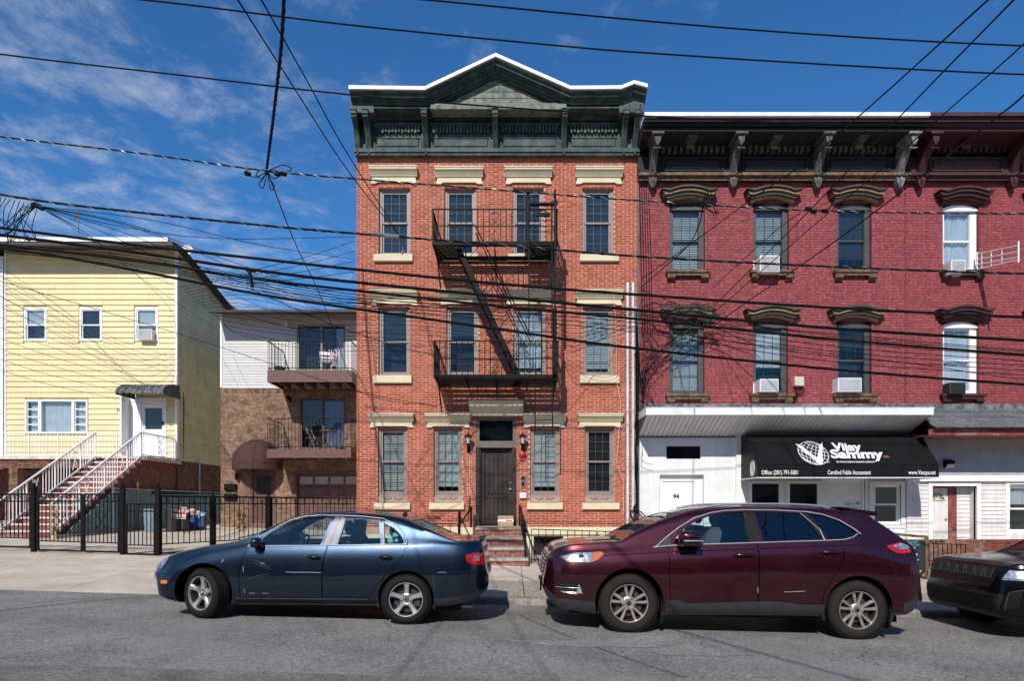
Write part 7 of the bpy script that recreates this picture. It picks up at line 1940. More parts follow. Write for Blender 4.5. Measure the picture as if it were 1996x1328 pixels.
# ---------------------------------------------------------------- blue sedan
WJ = 1.78; YJ = FPX/155.5
jc = car_root('parked_car',-2.63,YJ+WJ/2,'dark blue four-door sedan with a scraped front wing and five-spoke alloy wheels')
T = tracer(jc,2.893,290,960)
def TT(l,S): return [T(a,b,S) for a,b in l]
topl = TT([(57,470),(57.5,445),(60,432),(74,424),(90,405),(120,378),(160,350),(205,334),(250,322),(350,300),(450,283),(560,266)],147)+TT([(600,243),(640,222),(720,179),(800,145),(870,125),(930,116),(1000,111),(1080,109),(1200,111),(1290,116),(1380,127),(1440,142),(1500,168),(1580,203),(1650,235),(1700,258),(1740,268),(1800,272),(1860,270),(1882,272),(1888,300),(1891,345),(1903,400),(1914,440),(1917,470)],150)
botl = TT([(57,500),(59,560),(66,582),(100,598),(170,613),(480,632),(900,634),(1300,640),(1610,646),(1700,640),(1800,618),(1850,602),(1890,580),(1908,555),(1917,520)],152)
shl = TT([(57,450),(80,440),(160,392),(300,352),(450,325),(556,306),(1000,302),(1448,298),(1600,290),(1800,300),(1917,330)],155)
xf,xb = topl[0][0],topl[-1][0]
def wj(x):
    a = x-xf; b = xb-x; f = 1
    if a < .75: f = min(f,.58+.42*(1-(1-min(1,max(a,0)/.75))**4.5))
    if b < .65: f = min(f,.64+.36*(1-(1-min(1,max(b,0)/.65))**4.2))
    return WJ/2*f
xsJ = [xf,xf+.004,xf+.012,xf+.025,xf+.045]+frange(xf+.07,xf+.5,11)+frange(xf+.55,xb-.5,74)+frange(xb-.45,xb-.06,10)+[xb-.04,xb-.025,xb-.012,xb-.004,xb]
fw = TT([(664,296),(650,262),(700,222),(780,178),(860,152),(940,144),(1028,146),(978,296)],152.5)
rw = TT([(1076,294),(1106,150),(1200,153),(1296,164),(1316,290)],152.5)
qw = TT([(1338,290),(1324,172),(1382,202),(1420,236),(1443,275),(1441,290)],152.5)
hz = T(600,252,150)[1]; rzt = T(900,122,150)[1]
scr = [(-.66,hz-.02),(.66,hz-.02),(.57,rzt-.05),(-.57,rzt-.05)]
rz0 = T(1690,258,150)[1]; rz1 = T(1440,152,150)[1]
bks = [(-.60,rz0+.02),(.60,rz0+.02),(.52,rz1-.02),(-.52,rz1-.02)]
d1 = TT([(515,596),(512,450),(526,380),(552,312),(600,270),(640,240),(700,199),(780,158),(860,137),(940,130),(1052,131),(1018,236),(985,372),(977,440),(976,598)],155)
d2 = TT([(981,598),(982,440),(990,372),(1023,236),(1060,131),(1200,137),(1310,150),(1385,184),(1425,222),(1455,272),(1456,296),(1432,348),(1400,395),(1350,450),(1320,490),(1275,540),(1262,570),(1240,598)],155)
hubF,hubR = T(295,573),T(1450,607)
RJ = .317
spJ = dict(cab=mat('pale_grey_cabin',(0.20,0.205,0.20),.8),W=WJ,root=jc,paint=K['blue'],xs=xsJ,zt=lambda x: smoothtab(topl,x,.02),zb=lambda x: interp(botl,x),zsh=lambda x: smoothtab(shl,x,.05),w=wj,
    cabin=(T(575,250,150)[0],T(1690,258,150)[0],.30),arches=[(hubF[0]+.03,RJ+.02,.365),(hubR[0],RJ+.02,.350)],
    panes=[(fw,K['carglass']),(rw,K['carglass']),(qw,K['carglass'])],screen=scr,back=bks,doors=[d1,d2],lean=.40)
pj,dj = build_car(spJ)
wheel(jc,hubF[0]+.02,RJ,RJ,.218,.215,-WJ/2+.135,5,-1,math.radians(-27)); wheel(jc,hubR[0],RJ,RJ,.218,.215,-WJ/2+.125,5)
wheel(jc,hubF[0]+.02,RJ,RJ,.218,.215,WJ/2-.125,5,1,math.radians(-27)); wheel(jc,hubR[0],RJ,RJ,.218,.215,WJ/2-.125,5,1)
seats(jc,T(960,300)[0]-.1,T(1230,300)[0]-.1,.22,1)
m = MB(); sx = T(800,290)[0]; ring=[(sx+.05*math.sin(k*math.pi/10)*1.0,.36-.0-.18*math.cos(k*math.pi/10)*-1,.88+.17*math.sin(k*math.pi/10)) for k in range(20)]
m = MB(); m.tube([(sx+.06*math.sin(k*math.pi/10),-.37+.18*math.cos(k*math.pi/10),.90+.17*math.sin(k*math.pi/10)) for k in range(20)],.015,6,True); m.bar((sx,-.53,.9),(sx,-.2,.9),.03); local_part(m,'steering_wheel',K['carblack'],jc)
m = MB(); xd = T(640,290)[0]; m.box(xd,xd+.38,-.72,.72,.55,.93); local_part(m,'dashboard',K['cabin'],jc)
# chrome surround, belt line, sill strip
CHR = mat('brushed_bright_trim',(0.42,0.42,0.43),.38,metal=.5,var=.03)
pj.line('window_trim',TT([(556,308),(600,270),(640,240),(700,202),(780,161),(860,140),(940,133),(1070,134),(1200,140),(1310,152),(1385,186),(1425,224),(1455,274),(1452,296)],154.5),.011,CHR,out=.006)
pj.line('window_trim',TT([(556,308),(800,305),(1010,302),(1250,299),(1452,296)],155),.011,CHR,out=.006)
pj.line('sill_trim',TT([(490,599),(800,602),(1240,605)],155),.005,K['satin'],out=.003)
for poly in ([(990,296),(1040,141),(1066,141),(1022,296)],[(1026,296),(1070,141),(1096,143),(1064,296)]): pj.patch('pillar_trim',TT(poly,153.5),K['satin'],'side',.003,.006)
pj.patch('division_bar',TT([(1310,164),(1318,166),(1336,294),(1326,294)],153),K['satin'],'side',.002,.012)
# lamps, handles, mirror
pj.patch('headlight',TT([(84,416),(96,424),(118,422),(140,392),(160,358),(150,353),(120,374),(96,396)],149),K['silverlamp'],'side',.004,.02,dome=.01)
pj.patch('headlight_lens',TT([(80,418),(96,428),(122,424),(146,392),(164,356),(150,349),(118,372),(94,394)],149),K['lens'],'side',.012,.003)
pj.patch('side_marker',TT([(99,492),(142,489),(143,507),(101,509)],152),K['amber'],'side',.006,.01)
pj.patch('tail_light',TT([(1790,352),(1812,346),(1850,338),(1884,342),(1888,410),(1850,408),(1808,394),(1794,380)],152),K['redlens'],'side',.005,.02,dome=.008)
pj.patch('reverse_lens',TT([(1834,358),(1862,355),(1862,385),(1836,384)],152),K['silverlamp'],'side',.012,.006)
for i,(a,b) in enumerate(((888,972),(1292,1376))):
    pj.patch('handle_recess',TT([(a,368),(a+10,356),(a+30,350),(b-22,352),(b-6,364),(b-20,380),(a+24,388),(a+6,380)],155),K['carblack'],'side',.002,.004,parent=dj[i])
    p0,p1 = T(a+4,366),T(b-4,368); h0 = pj.hit('side',*p0)[0]; h1 = pj.hit('side',*p1)[0]
    m = MB(); m.tube([h0+Vector((0,-.005,0)),h0.lerp(h1,.3)+Vector((0,-.032,.004)),h0.lerp(h1,.8)+Vector((0,-.032,.004)),h1+Vector((0,-.012,0))],[.012,.016,.017,.014],8); local_part(m,'handle',K['blue'],dj[i],1)
def mirror(root,x,y,z,lx,lz,mt,cap=None,side=-1):
    e = MB(); vs=[]; NU=14; NV=8
    for j in range(NV+1):
        v = -math.pi/2+math.pi*j/NV
        for k in range(NU):
            u_ = 2*math.pi*k/NU; f = lambda t,p: math.copysign(abs(t)**p,t)
            vs.append((x+lx/2*f(math.cos(u_),.6)*math.cos(v)**.5, y+side*(.10+.10*math.sin(v)), z+lz/2*f(math.sin(u_),.7)*max(math.cos(v),0)**.5))
    e.add(vs,[(j*NU+k,j*NU+(k+1)%NU,(j+1)*NU+(k+1)%NU,(j+1)*NU+k) for j in range(NV) for k in range(NU)],True)
    o = local_part(e,'mirror',mt,root,1.0)
    a = MB(); a.bar((x+.02,y+side*.06,z-.02),(x+.03,y-side*.08,z-.06),.07,.035); local_part(a,'mirror_arm',K['carblack'],o)
    return o
mx_,mz_ = T(604,283); my = pj.hit('side',T(640,300)[0],T(640,312)[1])[0].y
mirror(jc,mx_+.02,my+.02,mz_,.13,.135,K['blue']); mirror(jc,mx_+.02,-my-.02,mz_,.13,.135,K['blue'],side=1)
# front lower grille ribs, rear bumper skirt, spoiler, fin, scratches
for i,yy in enumerate((496,515,534,552)): pj.line('bumper_rib',TT([(57.6,yy),(64,yy+2),(80,yy+3)],148),.020,K['carblack'],'side',.006)
pj.patch('front_lip',TT([(60,573),(110,582),(166,584),(168,612),(104,598),(68,582)],153),K['carblack'],'side',.004,.01)
pj.patch('bumper_skirt',TT([(1612,598),(1700,592),(1820,578),(1900,548),(1905,560),(1850,598),(1700,636),(1612,643)],154),K['clad'],'side',.004,.01)
pj.patch('rocker',TT([(482,606),(1240,611),(1292,620),(1290,636),(900,632),(484,630)],155),K['carblack'],'side',.003,.008)
pj.line('bumper_seam',TT([(66,424),(120,428),(180,430),(228,432)],152),.006,K['well'],out=.001)
pj.line('bumper_seam',TT([(1606,470),(1640,455),(1700,449),(1790,447),(1850,450)],154),.006,K['well'],out=.001)
pj.line('bonnet_seam',TT([(160,362),(250,335),(350,318),(450,306),(530,300)],152),.006,K['well'],out=.001)
m = MB(); sx0,sz0 = T(1800,290,150); sx1,sz1 = T(1888,270,148); 
for s in (1,): m.prism([(sx0,sz0+.03),(sx1,sz1+.015),(sx1+.01,sz1-.005),(sx0+.05,sz0+.0)],'y',-.62,.62)
local_part(m,'spoiler',K['blue'],jc)
m = MB(); fx_,fz_ = T(1425,140,142); m.prism([(fx_-.05,fz_-.02),(fx_+.09,fz_-.03),(fx_+.06,fz_+.07),(fx_+.03,fz_+.07)],'y',-.012,.012); local_part(m,'aerial_fin',K['carblack'],jc)
K['scratch'] = mat('bare_scratch',(0.62,0.63,0.64),.6)
K['scuff'] = mat('faint_scuff',(0.11,0.14,0.19),.5)
for pts,w_ in (([(775,449),(830,452),(900,451),(975,454)],.007),([(536,418),(537,450)],.008),([(538,545),(544,570)],.006),([(630,399),(655,402)],.006),([(1630,452),(1678,452)],.005),([(412,395),(424,378)],.012),([(570,568),(600,572)],.004),([(640,570),(676,572)],.004)):
    pj.line('scratch',TT(pts,155),w_*.6,K['scratch'],out=.001,parent=None,n=4)
for pts in ([(600,400),(640,415),(680,432)],[(590,380),(690,425)],[(560,490),(620,470),(680,460)],[(1600,480),(1612,520),(1608,545)],[(1605,290),(1612,330)]): pj.line('scuff',TT(pts,155),.003,K['scuff'],out=.0008,n=4)
m = MB()
for (a,b,r_,c) in ((1366,270,.035,'teal'),(1402,270,.022,'teal'),(1390,240,.028,'teal')):
    h = pj.hit('side',*T(a,b,152.5))
    if h: mm_=MB(); p=h[0]; mm_.lathe([(r_,.0),(0,-.001)],(p.x,p.y+.004,p.z),'y',18,cap=False); local_part(mm_,'sticker',K['teal'],jc)
m = MB(); xx = T(560,275,140)[0]; m.tube([(xx,-.3,T(570,262,140)[1]+.02),(xx+.25,.2,T(640,225,140)[1]+.015)],.008,5); local_part(m,'wiper',K['carblack'],jc)
m = MB(); m.box(xb-.015,xb+.006,-.26,.26,.62,.74); local_part(m,'licence_plate',K['cream'],jc)
m = MB(); m.box(xf-.008,xf+.02,-.26,.26,.42,.53); local_part(m,'licence_plate',K['cream'],jc)
m = MB(); m.tube([(xb-.45,-.45,.20),(xb-.20,-.45,.20)],.026,10); local_part(m,'exhaust',K['steel'],jc)
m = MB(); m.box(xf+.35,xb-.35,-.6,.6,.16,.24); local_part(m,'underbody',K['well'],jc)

# ---------------------------------------------------------------- wine-red suv
WE = 1.92; YE_ = FPX/157.6
ec = car_root('parked_suv',2.86,YE_+WE/2,'dark wine-red five-door suv with grey lower cladding and split-spoke alloy wheels')
T = tracer(ec,2.592,1030,960)
topl2 = TT([(70,440),(72,400),(80,355),(92,315),(104,294),(125,276),(150,264),(200,254),(250,248),(350,241),(445,236)],147)+TT([(520,196),(600,156),(700,117),(800,90),(850,80),(950,70),(1050,66),(1150,65),(1300,66),(1450,71),(1530,77),(1600,84),(1650,92),(1690,104),(1703,122),(1742,150),(1790,186),(1840,228),(1874,258),(1890,285),(1897,330),(1902,400),(1915,470),(1936,505),(1943,530)],150)
botl2 = TT([(70,470),(74,490),(90,530),(120,565),(150,583),(240,600),(325,613),(690,620),(1100,622),(1495,626),(1855,622),(1900,616),(1930,598),(1943,560)],154)
shl2 = TT([(70,400),(104,330),(160,312),(380,300),(630,290),(1100,265),(1590,248),(1672,242),(1760,262),(1890,300)],156)
xf2,xb2 = topl2[0][0],topl2[-1][0]
def we(x):
    a = x-xf2; b = xb2-x; f = 1
    if a < .62: f = min(f,.66+.34*(1-(1-min(1,max(a,0)/.62))**4.2))
    if b < .50: f = min(f,.76+.24*(1-(1-min(1,max(b,0)/.50))**4.2))
    return WE/2*f
xsE = [xf2,xf2+.004,xf2+.012,xf2+.025,xf2+.045]+frange(xf2+.07,xf2+.5,11)+frange(xf2+.55,xb2-.5,74)+frange(xb2-.45,xb2-.06,10)+[xb2-.04,xb2-.025,xb2-.012,xb2-.004,xb2]
fw = TT([(730,270),(728,238),(780,186),(850,143),(930,118),(1000,106),(1094,102),(1104,256)],153.5)
rw = TT([(1172,252),(1146,104),(1300,106),(1392,110),(1478,243)],153.5)
qw = TT([(1500,242),(1420,112),(1480,118),(1560,142),(1625,185),(1655,214),(1630,228),(1596,236)],153.5)
scr = [(-.74,T(445,236,150)[1]+.02),(.74,T(445,236,150)[1]+.02),(.60,T(850,84,150)[1]-.06),(-.60,T(850,84,150)[1]-.06)]
bks = [(-.62,T(1840,228,150)[1]+.05),(.62,T(1840,228,150)[1]+.05),(.55,T(1690,124,150)[1]+.0),(-.55,T(1690,124,150)[1]+.0)]
d1 = TT([(716,545),(712,420),(712,300),(714,262),(780,174),(850,132),(940,106),(1000,97),(1132,92),(1152,200),(1162,270),(1160,420),(1158,552),(1100,552),(800,558),(770,546)],157)
d2 = TT([(1162,552),(1164,420),(1166,270),(1156,200),(1136,92),(1300,93),(1400,98),(1440,108),(1490,150),(1545,205),(1580,246),(1596,280),(1590,340),(1560,400),(1520,450),(1495,500),(1484,550),(1480,566),(1370,564),(1280,550)],157)
hubF,hubR = T(510,573,157.2),T(1670,600,157.2); RE = .3675
spE = dict(cab=mat('grey_cabin',(0.13,0.13,0.125),.8),W=WE,root=ec,paint=K['wine'],xs=xsE,zt=lambda x: smoothtab(topl2,x,.02),zb=lambda x: interp(botl2,x),zsh=lambda x: smoothtab(shl2,x,.06),w=we,
    cabin=(T(470,236,150)[0],T(1800,236,150)[0],.42),arches=[(hubF[0],RE+.015,.425),(hubR[0],RE+.015,.420)],
    panes=[(fw,K['carglass']),(rw,K['privacy']),(qw,K['privacy'])],screen=scr,back=bks,backglass=K['privacy'],doors=[d1,d2],lean=.40,
    side=((.950,.05),(.978,.14),(.980,.30),(.990,.48),(1.0,.66),(.988,.80),(.955,.93)))
pe_,de = build_car(spE)
for x_,st in ((hubF[0],0),(hubR[0],0)):
    wheel(ec,x_,RE,RE,.240,.235,-WE/2+.145,10,-1,0,K['alloy2'],K['tyredust']); wheel(ec,x_,RE,RE,.240,.235,WE/2-.145,10,1,0,K['alloy2'],K['tyredust'])
seats(ec,T(880,270)[0]-.1,T(1250,270)[0]-.1,.50,1)
m = MB(); xd = T(600,270)[0]; m.box(xd,xd+.40,-.78,.78,.75,T(640,262)[1]); local_part(m,'dashboard',K['cabin'],ec)
m = MB(); sx = T(790,250)[0]; zc_ = T(790,250)[1]; m.tube([(sx+.06*math.sin(k*math.pi/10),-.38+.18*math.cos(k*math.pi/10),zc_+.17*math.sin(k*math.pi/10)) for k in range(20)],.016,6,True); local_part(m,'steering_wheel',K['carblack'],ec)
pe_.line('window_trim',TT([(632,280),(660,258),(700,226),(770,176),(850,131),(930,107),(1000,96),(1100,91),(1250,92),(1420,101),(1500,114),(1580,144),(1640,184),(1672,213)],155),.018,CHR,out=.006)
pe_.line('window_trim',TT([(632,280),(720,272),(900,265),(1100,259),(1300,252),(1500,246),(1600,241),(1645,230),(1672,213)],156.5),.018,CHR,out=.006)
pe_.patch('corner_trim',TT([(650,276),(718,222),(722,270)],156),K['clad'],'side',.002,.01)
pe_.patch('pillar_trim',TT([(1108,258),(1098,100),(1132,98),(1161,256)],155),K['carblack'],'side',.003,.006)
pe_.patch('pillar_trim',TT([(1162,256),(1133,98),(1148,98),(1176,254)],155),K['carblack'],'side',.003,.006)
pe_.patch('division_bar',TT([(1394,106),(1418,108),(1502,244),(1480,245)],155),K['carblack'],'side',.002,.01)
pe_.line('division_trim',TT([(1386,106),(1472,190),(1486,244)],155),.010,CHR,out=.004)
# crease highlight as a slim raised edge
pe_.line('body_crease',TT([(380,322),(560,311),(712,303)],157),.013,K['wine'],out=.002)
for a,b,k in (((718,302),(1156,287),0),((1170,286),(1560,270),1)): pe_.line('body_crease',TT([a,b],157),.013,K['wine'],out=.002,parent=de[k])
pe_.line('body_crease',TT([(1566,270),(1660,266),(1740,262)],157),.013,K['wine'],out=.002)
# cladding
CL = K['clad']
pe_.patch('front_cladding',TT([(84,476),(104,500),(145,531),(200,535),(328,544),(325,612),(240,600),(150,583),(106,548),(86,505)],154),CL,'side',.008,.014)
pe_.patch('sill_cladding',TT([(694,545),(768,546),(800,561),(1100,553),(1270,551),(1372,566),(1495,568),(1494,624),(1100,620),(692,617)],157),CL,'side',.008,.014)
pe_.patch('rear_cladding',TT([(1856,556),(1900,540),(1930,508),(1940,520),(1941,585),(1915,608),(1856,620)],154),CL,'side',.008,.014)
for hb in (hubF,hubR):
    pts=[(hb[0]+.436*math.cos(a),RE+.015+.436*math.sin(a)) for a in frange(-.25,math.pi+.25,34)]
# headlight: silver bowl, amber corner, clear cover
pe_.patch('headlight',TT([(156,322),(190,344),(300,348),(320,300),(230,302)],153),K['silverlamp'],'side',.004,.02)
pe_.patch('indicator',TT([(302,348),(318,347),(345,335),(374,308),(360,298),(324,300)],154),K['amber'],'side',.006,.02)
pe_.patch('headlight_lens',TT([(150,320),(190,350),(318,352),(346,340),(384,304),(366,296),(230,298),(190,306)],153.5),K['lens'],'side',.014,.003)
m = MB(); h = pe_.hit('side',*T(260,326,153.5))[0]
m.lathe([(.034,.012),(.034,-.006),(.02,-.008)],(h.x-.0,h.y+.004,h.z+.01),'y',16); local_part(m,'projector',K['satin'],ec)
pe_.patch('tail_light',TT([(1768,268),(1850,252),(1884,266),(1893,300),(1840,306),(1812,302),(1785,284)],153),K['redlens'],'side',.006,.02)
pe_.patch('reverse_lens',TT([(1800,268),(1850,256),(1882,268),(1888,282),(1840,288)],153),K['silverlamp'],'side',.012,.006)
# fog lamp bay with chrome L
pe_.patch('fog_bay',TT([(126,470),(150,450),(196,437),(246,438),(262,456),(240,500),(180,496),(146,486)],152),K['carblack'],'side',.003,.01)
for k,(a,b,c,d) in enumerate(((136,468,238,470),(142,478,236,482),(155,488,232,492),(150,456,240,458))): pe_.line('fog_slat',TT([(a,b),(c,d)],152),.010,K['clad'] if k%2 else K['chrome'],out=.010)
pe_.patch('fog_trim',TT([(232,500),(246,452),(264,500)],153),K['chrome'],'side',.012,.008); pe_.line('fog_trim',TT([(166,492),(232,500)],152),.012,K['chrome'],out=.010)
# grille on the nose: bars wrap round the front
yg_ = .50
gz0,gz1 = T(90,405,145)[1],T(100,322,145)[1]
pe_.patch('grille',[(-yg_,gz0+.02),(-yg_*.75,gz0-.03),(yg_*.75,gz0-.03),(yg_,gz0+.02),(yg_*1.12,gz1-.02),(yg_*.95,gz1),(-yg_*.95,gz1),(-yg_*1.12,gz1-.02)],K['carblack'],'front',.004,.01)
for k in range(5):
    z_ = gz0+.01+(gz1-gz0-.03)*k/4; pe_.line('grille_bar',[(-yg_*(.92+.04*k),z_),(0,z_-.005),(yg_*(.92+.04*k),z_)],.024,K['chrome'],'front',.016)
h = pe_.hit('front',0,(gz0+gz1)/2)[0]; m = MB(); m.lathe([(.075,.0),(.07,-.015),(0,-.02)],(0,0,0),'x',20,cap=False); m.v = [(h.x-.02+v[0],h.y+v[1]*1.1,h.z+v[2]*.5) for v in m.v]; local_part(m,'badge',K['binblue'],ec)
m = MB(); m.box(h.x-.05,h.x-.02,-.27,.27,gz0-.24,gz0-.09); local_part(m,'licence_plate',K['carblack'],ec); m = MB(); m.box(h.x-.056,h.x-.05,-.25,.25,gz0-.225,gz0-.105); local_part(m,'plate_face',mat('yellow_plate',(0.75,0.68,0.35),.5),ec)
for i,(a,b,z_) in enumerate(((1020,1128,314),(1456,1556,300))):
    p0,p1 = T(a,z_),T(b,z_-2); h0 = pe_.hit('side',*p0)[0]; h1 = pe_.hit('side',*p1)[0]
    pe_.patch('handle_recess',TT([(a+14,z_+4),(a+30,z_-12),(b-30,z_-12),(b-14,z_+2),(b-34,z_+14),(a+34,z_+16)],157),K['wine'],'side',-.004,.004,parent=de[i])
    m = MB(); m.tube([h0+Vector((0,-.006,0)),h0.lerp(h1,.15)+Vector((0,-.036,.002)),h0.lerp(h1,.85)+Vector((0,-.036,.002)),h1+Vector((0,-.006,0))],[.013,.018,.018,.013],8); local_part(m,'handle',K['wine'],de[i],1)
mx_,mz_ = T(800,232); my = pe_.hit('side',T(740,270)[0],T(740,285)[1])[0].y
mo = mirror(ec,mx_,my+.02,mz_+.01,.29,.17,K['wine']); mirror(ec,mx_,-my-.02,mz_+.01,.29,.17,K['wine'],side=1)
m = MB(); m.box(mx_-.14,mx_+.13,my-.20,my-.01,mz_-.085,mz_-.05); local_part(m,'mirror_base',K['carblack'],mo)
m = MB(); m.tube([(mx_-.10,my-.185,mz_-.028),(mx_+.02,my-.192,mz_-.022),(mx_+.14,my-.18,mz_-.02)],.010,6); local_part(m,'mirror_indicator',K['chrome'],mo)
# roof rails, spoiler, seams, mud flaps, wiper
for s in (-1,1):
    m = MB(); pts=[]
    for a,b in ((860,82),(950,67),(1050,61),(1150,60),(1300,61),(1450,68),(1520,80)): q = T(a,b,151); pts.append((q[0],s*(.60 if a in (860,1520) else .595),q[1]))
    m.tube(crom(pts,4),.016,8); local_part(m,'roof_rail',K['chrome'],ec,1)
m = MB(); a = T(1550,74,150); b = T(1716,100,148); c = T(1710,121,148); d_ = T(1650,116,150); m.prism([a,b,c,d_],'y',-.66,.66); local_part(m,'spoiler',K['wine'],ec)
pe_.line('bonnet_seam',TT([(160,300),(260,296),(380,290),(500,280),(570,275)],156),.006,K['well'],out=.001)
pe_.line('wing_seam',TT([(568,278),(574,240)],155),.005,K['well'],out=.001)
pe_.line('bumper_seam',TT([(346,348),(362,368),(390,395)],156),.005,K['well'],out=.001)
pe_.line('bumper_seam',TT([(1812,308),(1818,350),(1830,395),(1850,430),(1860,480)],156),.005,K['well'],out=.001)
pe_.line('fuel_flap_seam',TT([(1608,310),(1600,345),(1700,352),(1756,348),(1760,312),(1740,300),(1640,300),(1608,310)],157),.004,K['well'],out=.0008)
for hb in (hubF,hubR):
    m = MB(); m.box(hb[0]+.40,hb[0]+.425,-WE/2+.06,-WE/2+.28,.14,.42); local_part(m,'mud_flap',K['carblack'],ec)
m = MB(); q = T(450,238,140); q2 = T(640,150,145); m.tube([(q[0]+.02,-.55,q[1]+.02),(q[0]+.35,.1,q[1]+.19)],.009,5); local_part(m,'wiper',K['carblack'],ec)
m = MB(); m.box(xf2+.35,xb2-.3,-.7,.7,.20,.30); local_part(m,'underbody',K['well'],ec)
for pts,w_ in (([(1290,504),(1340,503),(1395,500)],.004),([(1156,480),(1158,508)],.005)): pe_.line('scratch',TT(pts,157),w_,K['scratch'],out=.001,n=4)
for poly in ([(562,236),(600,226),(596,236),(566,240)],): 
    q = T(580,232,148); m = MB(); m.box(q[0]-.08,q[0]+.10,-.3,-.1,q[1]-.02,q[1]+.0); local_part(m,'dashboard_paper',mat('lime_paper',(0.55,0.62,0.05),.6),ec)

# ---------------------------------------------------------------- black suv at the right edge
WK = 1.95; xk = 6.22; YK = 8.57
kc = car_root('parked_suv',xk+2.4,YK+WK/2,'glossy black suv with a seven-slot grille cut off by the right edge')
LK = 4.85; x0 = -2.4
tk = [(x0,.62),(x0+.02,.78),(x0+.05,.90),(x0+.10,.955),(x0+.25,.985),(x0+.6,1.02),(x0+1.0,1.06),(x0+1.15,1.09),(x0+1.55,1.34),(x0+2.0,1.60),(x0+2.3,1.70),(x0+2.9,1.76),(x0+3.6,1.75),(x0+4.2,1.68),(x0+4.5,1.50),(x0+4.7,1.15),(x0+4.8,.9),(x0+4.85,.7)]
bk = [(x0,.40),(x0+.04,.30),(x0+.15,.26),(x0+.6,.27),(x0+4.4,.30),(x0+4.8,.40),(x0+4.85,.5)]
sk = [(x0,.80),(x0+.3,.92),(x0+1.1,1.00),(x0+4.4,1.06),(x0+4.85,1.0)]
def wk(x):
    a = x-x0; b = x0+LK-x; f = 1
    if a < .55: f = min(f,.74+.26*(1-(1-min(1,max(a,0)/.55))**3.2))
    if b < .5: f = min(f,.80+.20*(1-(1-min(1,max(b,0)/.5))**3))
    return WK/2*f
xsK = [x0,x0+.004,x0+.012,x0+.03]+frange(x0+.05,x0+.5,12)+frange(x0+.56,x0+LK-.3,50)+[x0+LK-.2,x0+LK-.1,x0+LK-.04,x0+LK]
spK = dict(W=WK,root=kc,paint=K['jet'],xs=xsK,zt=lambda x: smoothtab(tk,x,.03),zb=lambda x: interp(bk,x),zsh=lambda x: smoothtab(sk,x,.05),w=wk,
    cabin=(x0+1.2,x0+4.6,.45),arches=[(x0+.92,.40,.44),(x0+3.85,.40,.44)],
    panes=[([(x0+1.55,1.08),(x0+1.6,1.18),(x0+2.1,1.52),(x0+2.5,1.60),(x0+2.55,1.08)],K['carglass']),([(x0+2.65,1.08),(x0+2.65,1.61),(x0+3.5,1.62),(x0+3.6,1.08)],K['privacy'])],
    screen=[(-.74,1.13),(.74,1.13),(.60,1.60),(-.60,1.60)],back=None,doors=[],lean=.40)
pk_,_ = build_car(spK)
for xw in (x0+.92,x0+3.85):
    for s in (-1,1): wheel(kc,xw,.385,.385,.26,.25,s*(WK/2-.14),10,s,0,K['clad'])
seats(kc,x0+2.0,x0+2.9,.55,1)
pk_.patch('grille_surround',[(-.66,.76),(.66,.76),(.74,.92),(-.74,.92)],K['carblack'],'front',.004,.01)
for i in range(7):
    c = (i-3)*.183; pk_.patch('grille_slot',[(c-.066,.785),(c+.066,.785),(c+.072,.905),(c-.072,.905)],K['well'],'front',.010,.006)
    s_ = [(c-.066,.785),(c+.066,.785),(c+.072,.905),(c-.072,.905),(c-.066,.785)]; pk_.line('grille_ring',s_,.008,K['satin'],'front',.014)
for s in (-1,1):
    pk_.patch('headlight',[(s*.76,.79),(s*.90,.80),(s*.93,.89),(s*.78,.90)],K['silverlamp'],'front',.006,.02)
    pk_.line('running_light',[(s*.76,.775),(s*.92,.785)],.018,K['silverlamp'],'front',.010)
    pk_.patch('air_vent',[(s*.80,.40),(s*.90,.44),(s*.92,.64),(s*.84,.62)],K['carblack'],'front',.004,.01)
    pk_.line('vent_trim',[(s*.80,.40),(s*.84,.62),(s*.92,.66)],.014,K['satin'],'front',.010)
pk_.patch('lower_grille',[(-.74,.36),(.74,.36),(.80,.58),(-.80,.58)],K['well'],'front',.005,.01)
for k in range(9): pk_.line('mesh_bar',[(-.75,.375+.023*k),(.75,.375+.023*k)],.006,K['carblack'],'front',.010)
pk_.patch('skid_plate',[(-.70,.275),(.70,.275),(.76,.35),(-.76,.35)],K['clad'],'front',.006,.012)
pk_.line('bonnet_seam',[(-.80,.935),(-.4,.945),(0,.95),(.4,.945),(.80,.935)],.008,K['well'],'front',.001)
m = MB(); m.bar((x0+1.12,-.5,1.10),(x0+1.3,.2,1.17),.02); local_part(m,'wiper',K['carblack'],kc)
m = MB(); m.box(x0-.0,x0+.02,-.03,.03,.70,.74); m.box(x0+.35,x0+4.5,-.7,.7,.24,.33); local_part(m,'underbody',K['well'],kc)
mirror(kc,x0+1.65,-WK/2+.06,1.12,.22,.18,K['jet']); mirror(kc,x0+1.65,WK/2-.06,1.12,.22,.18,K['jet'],side=1)
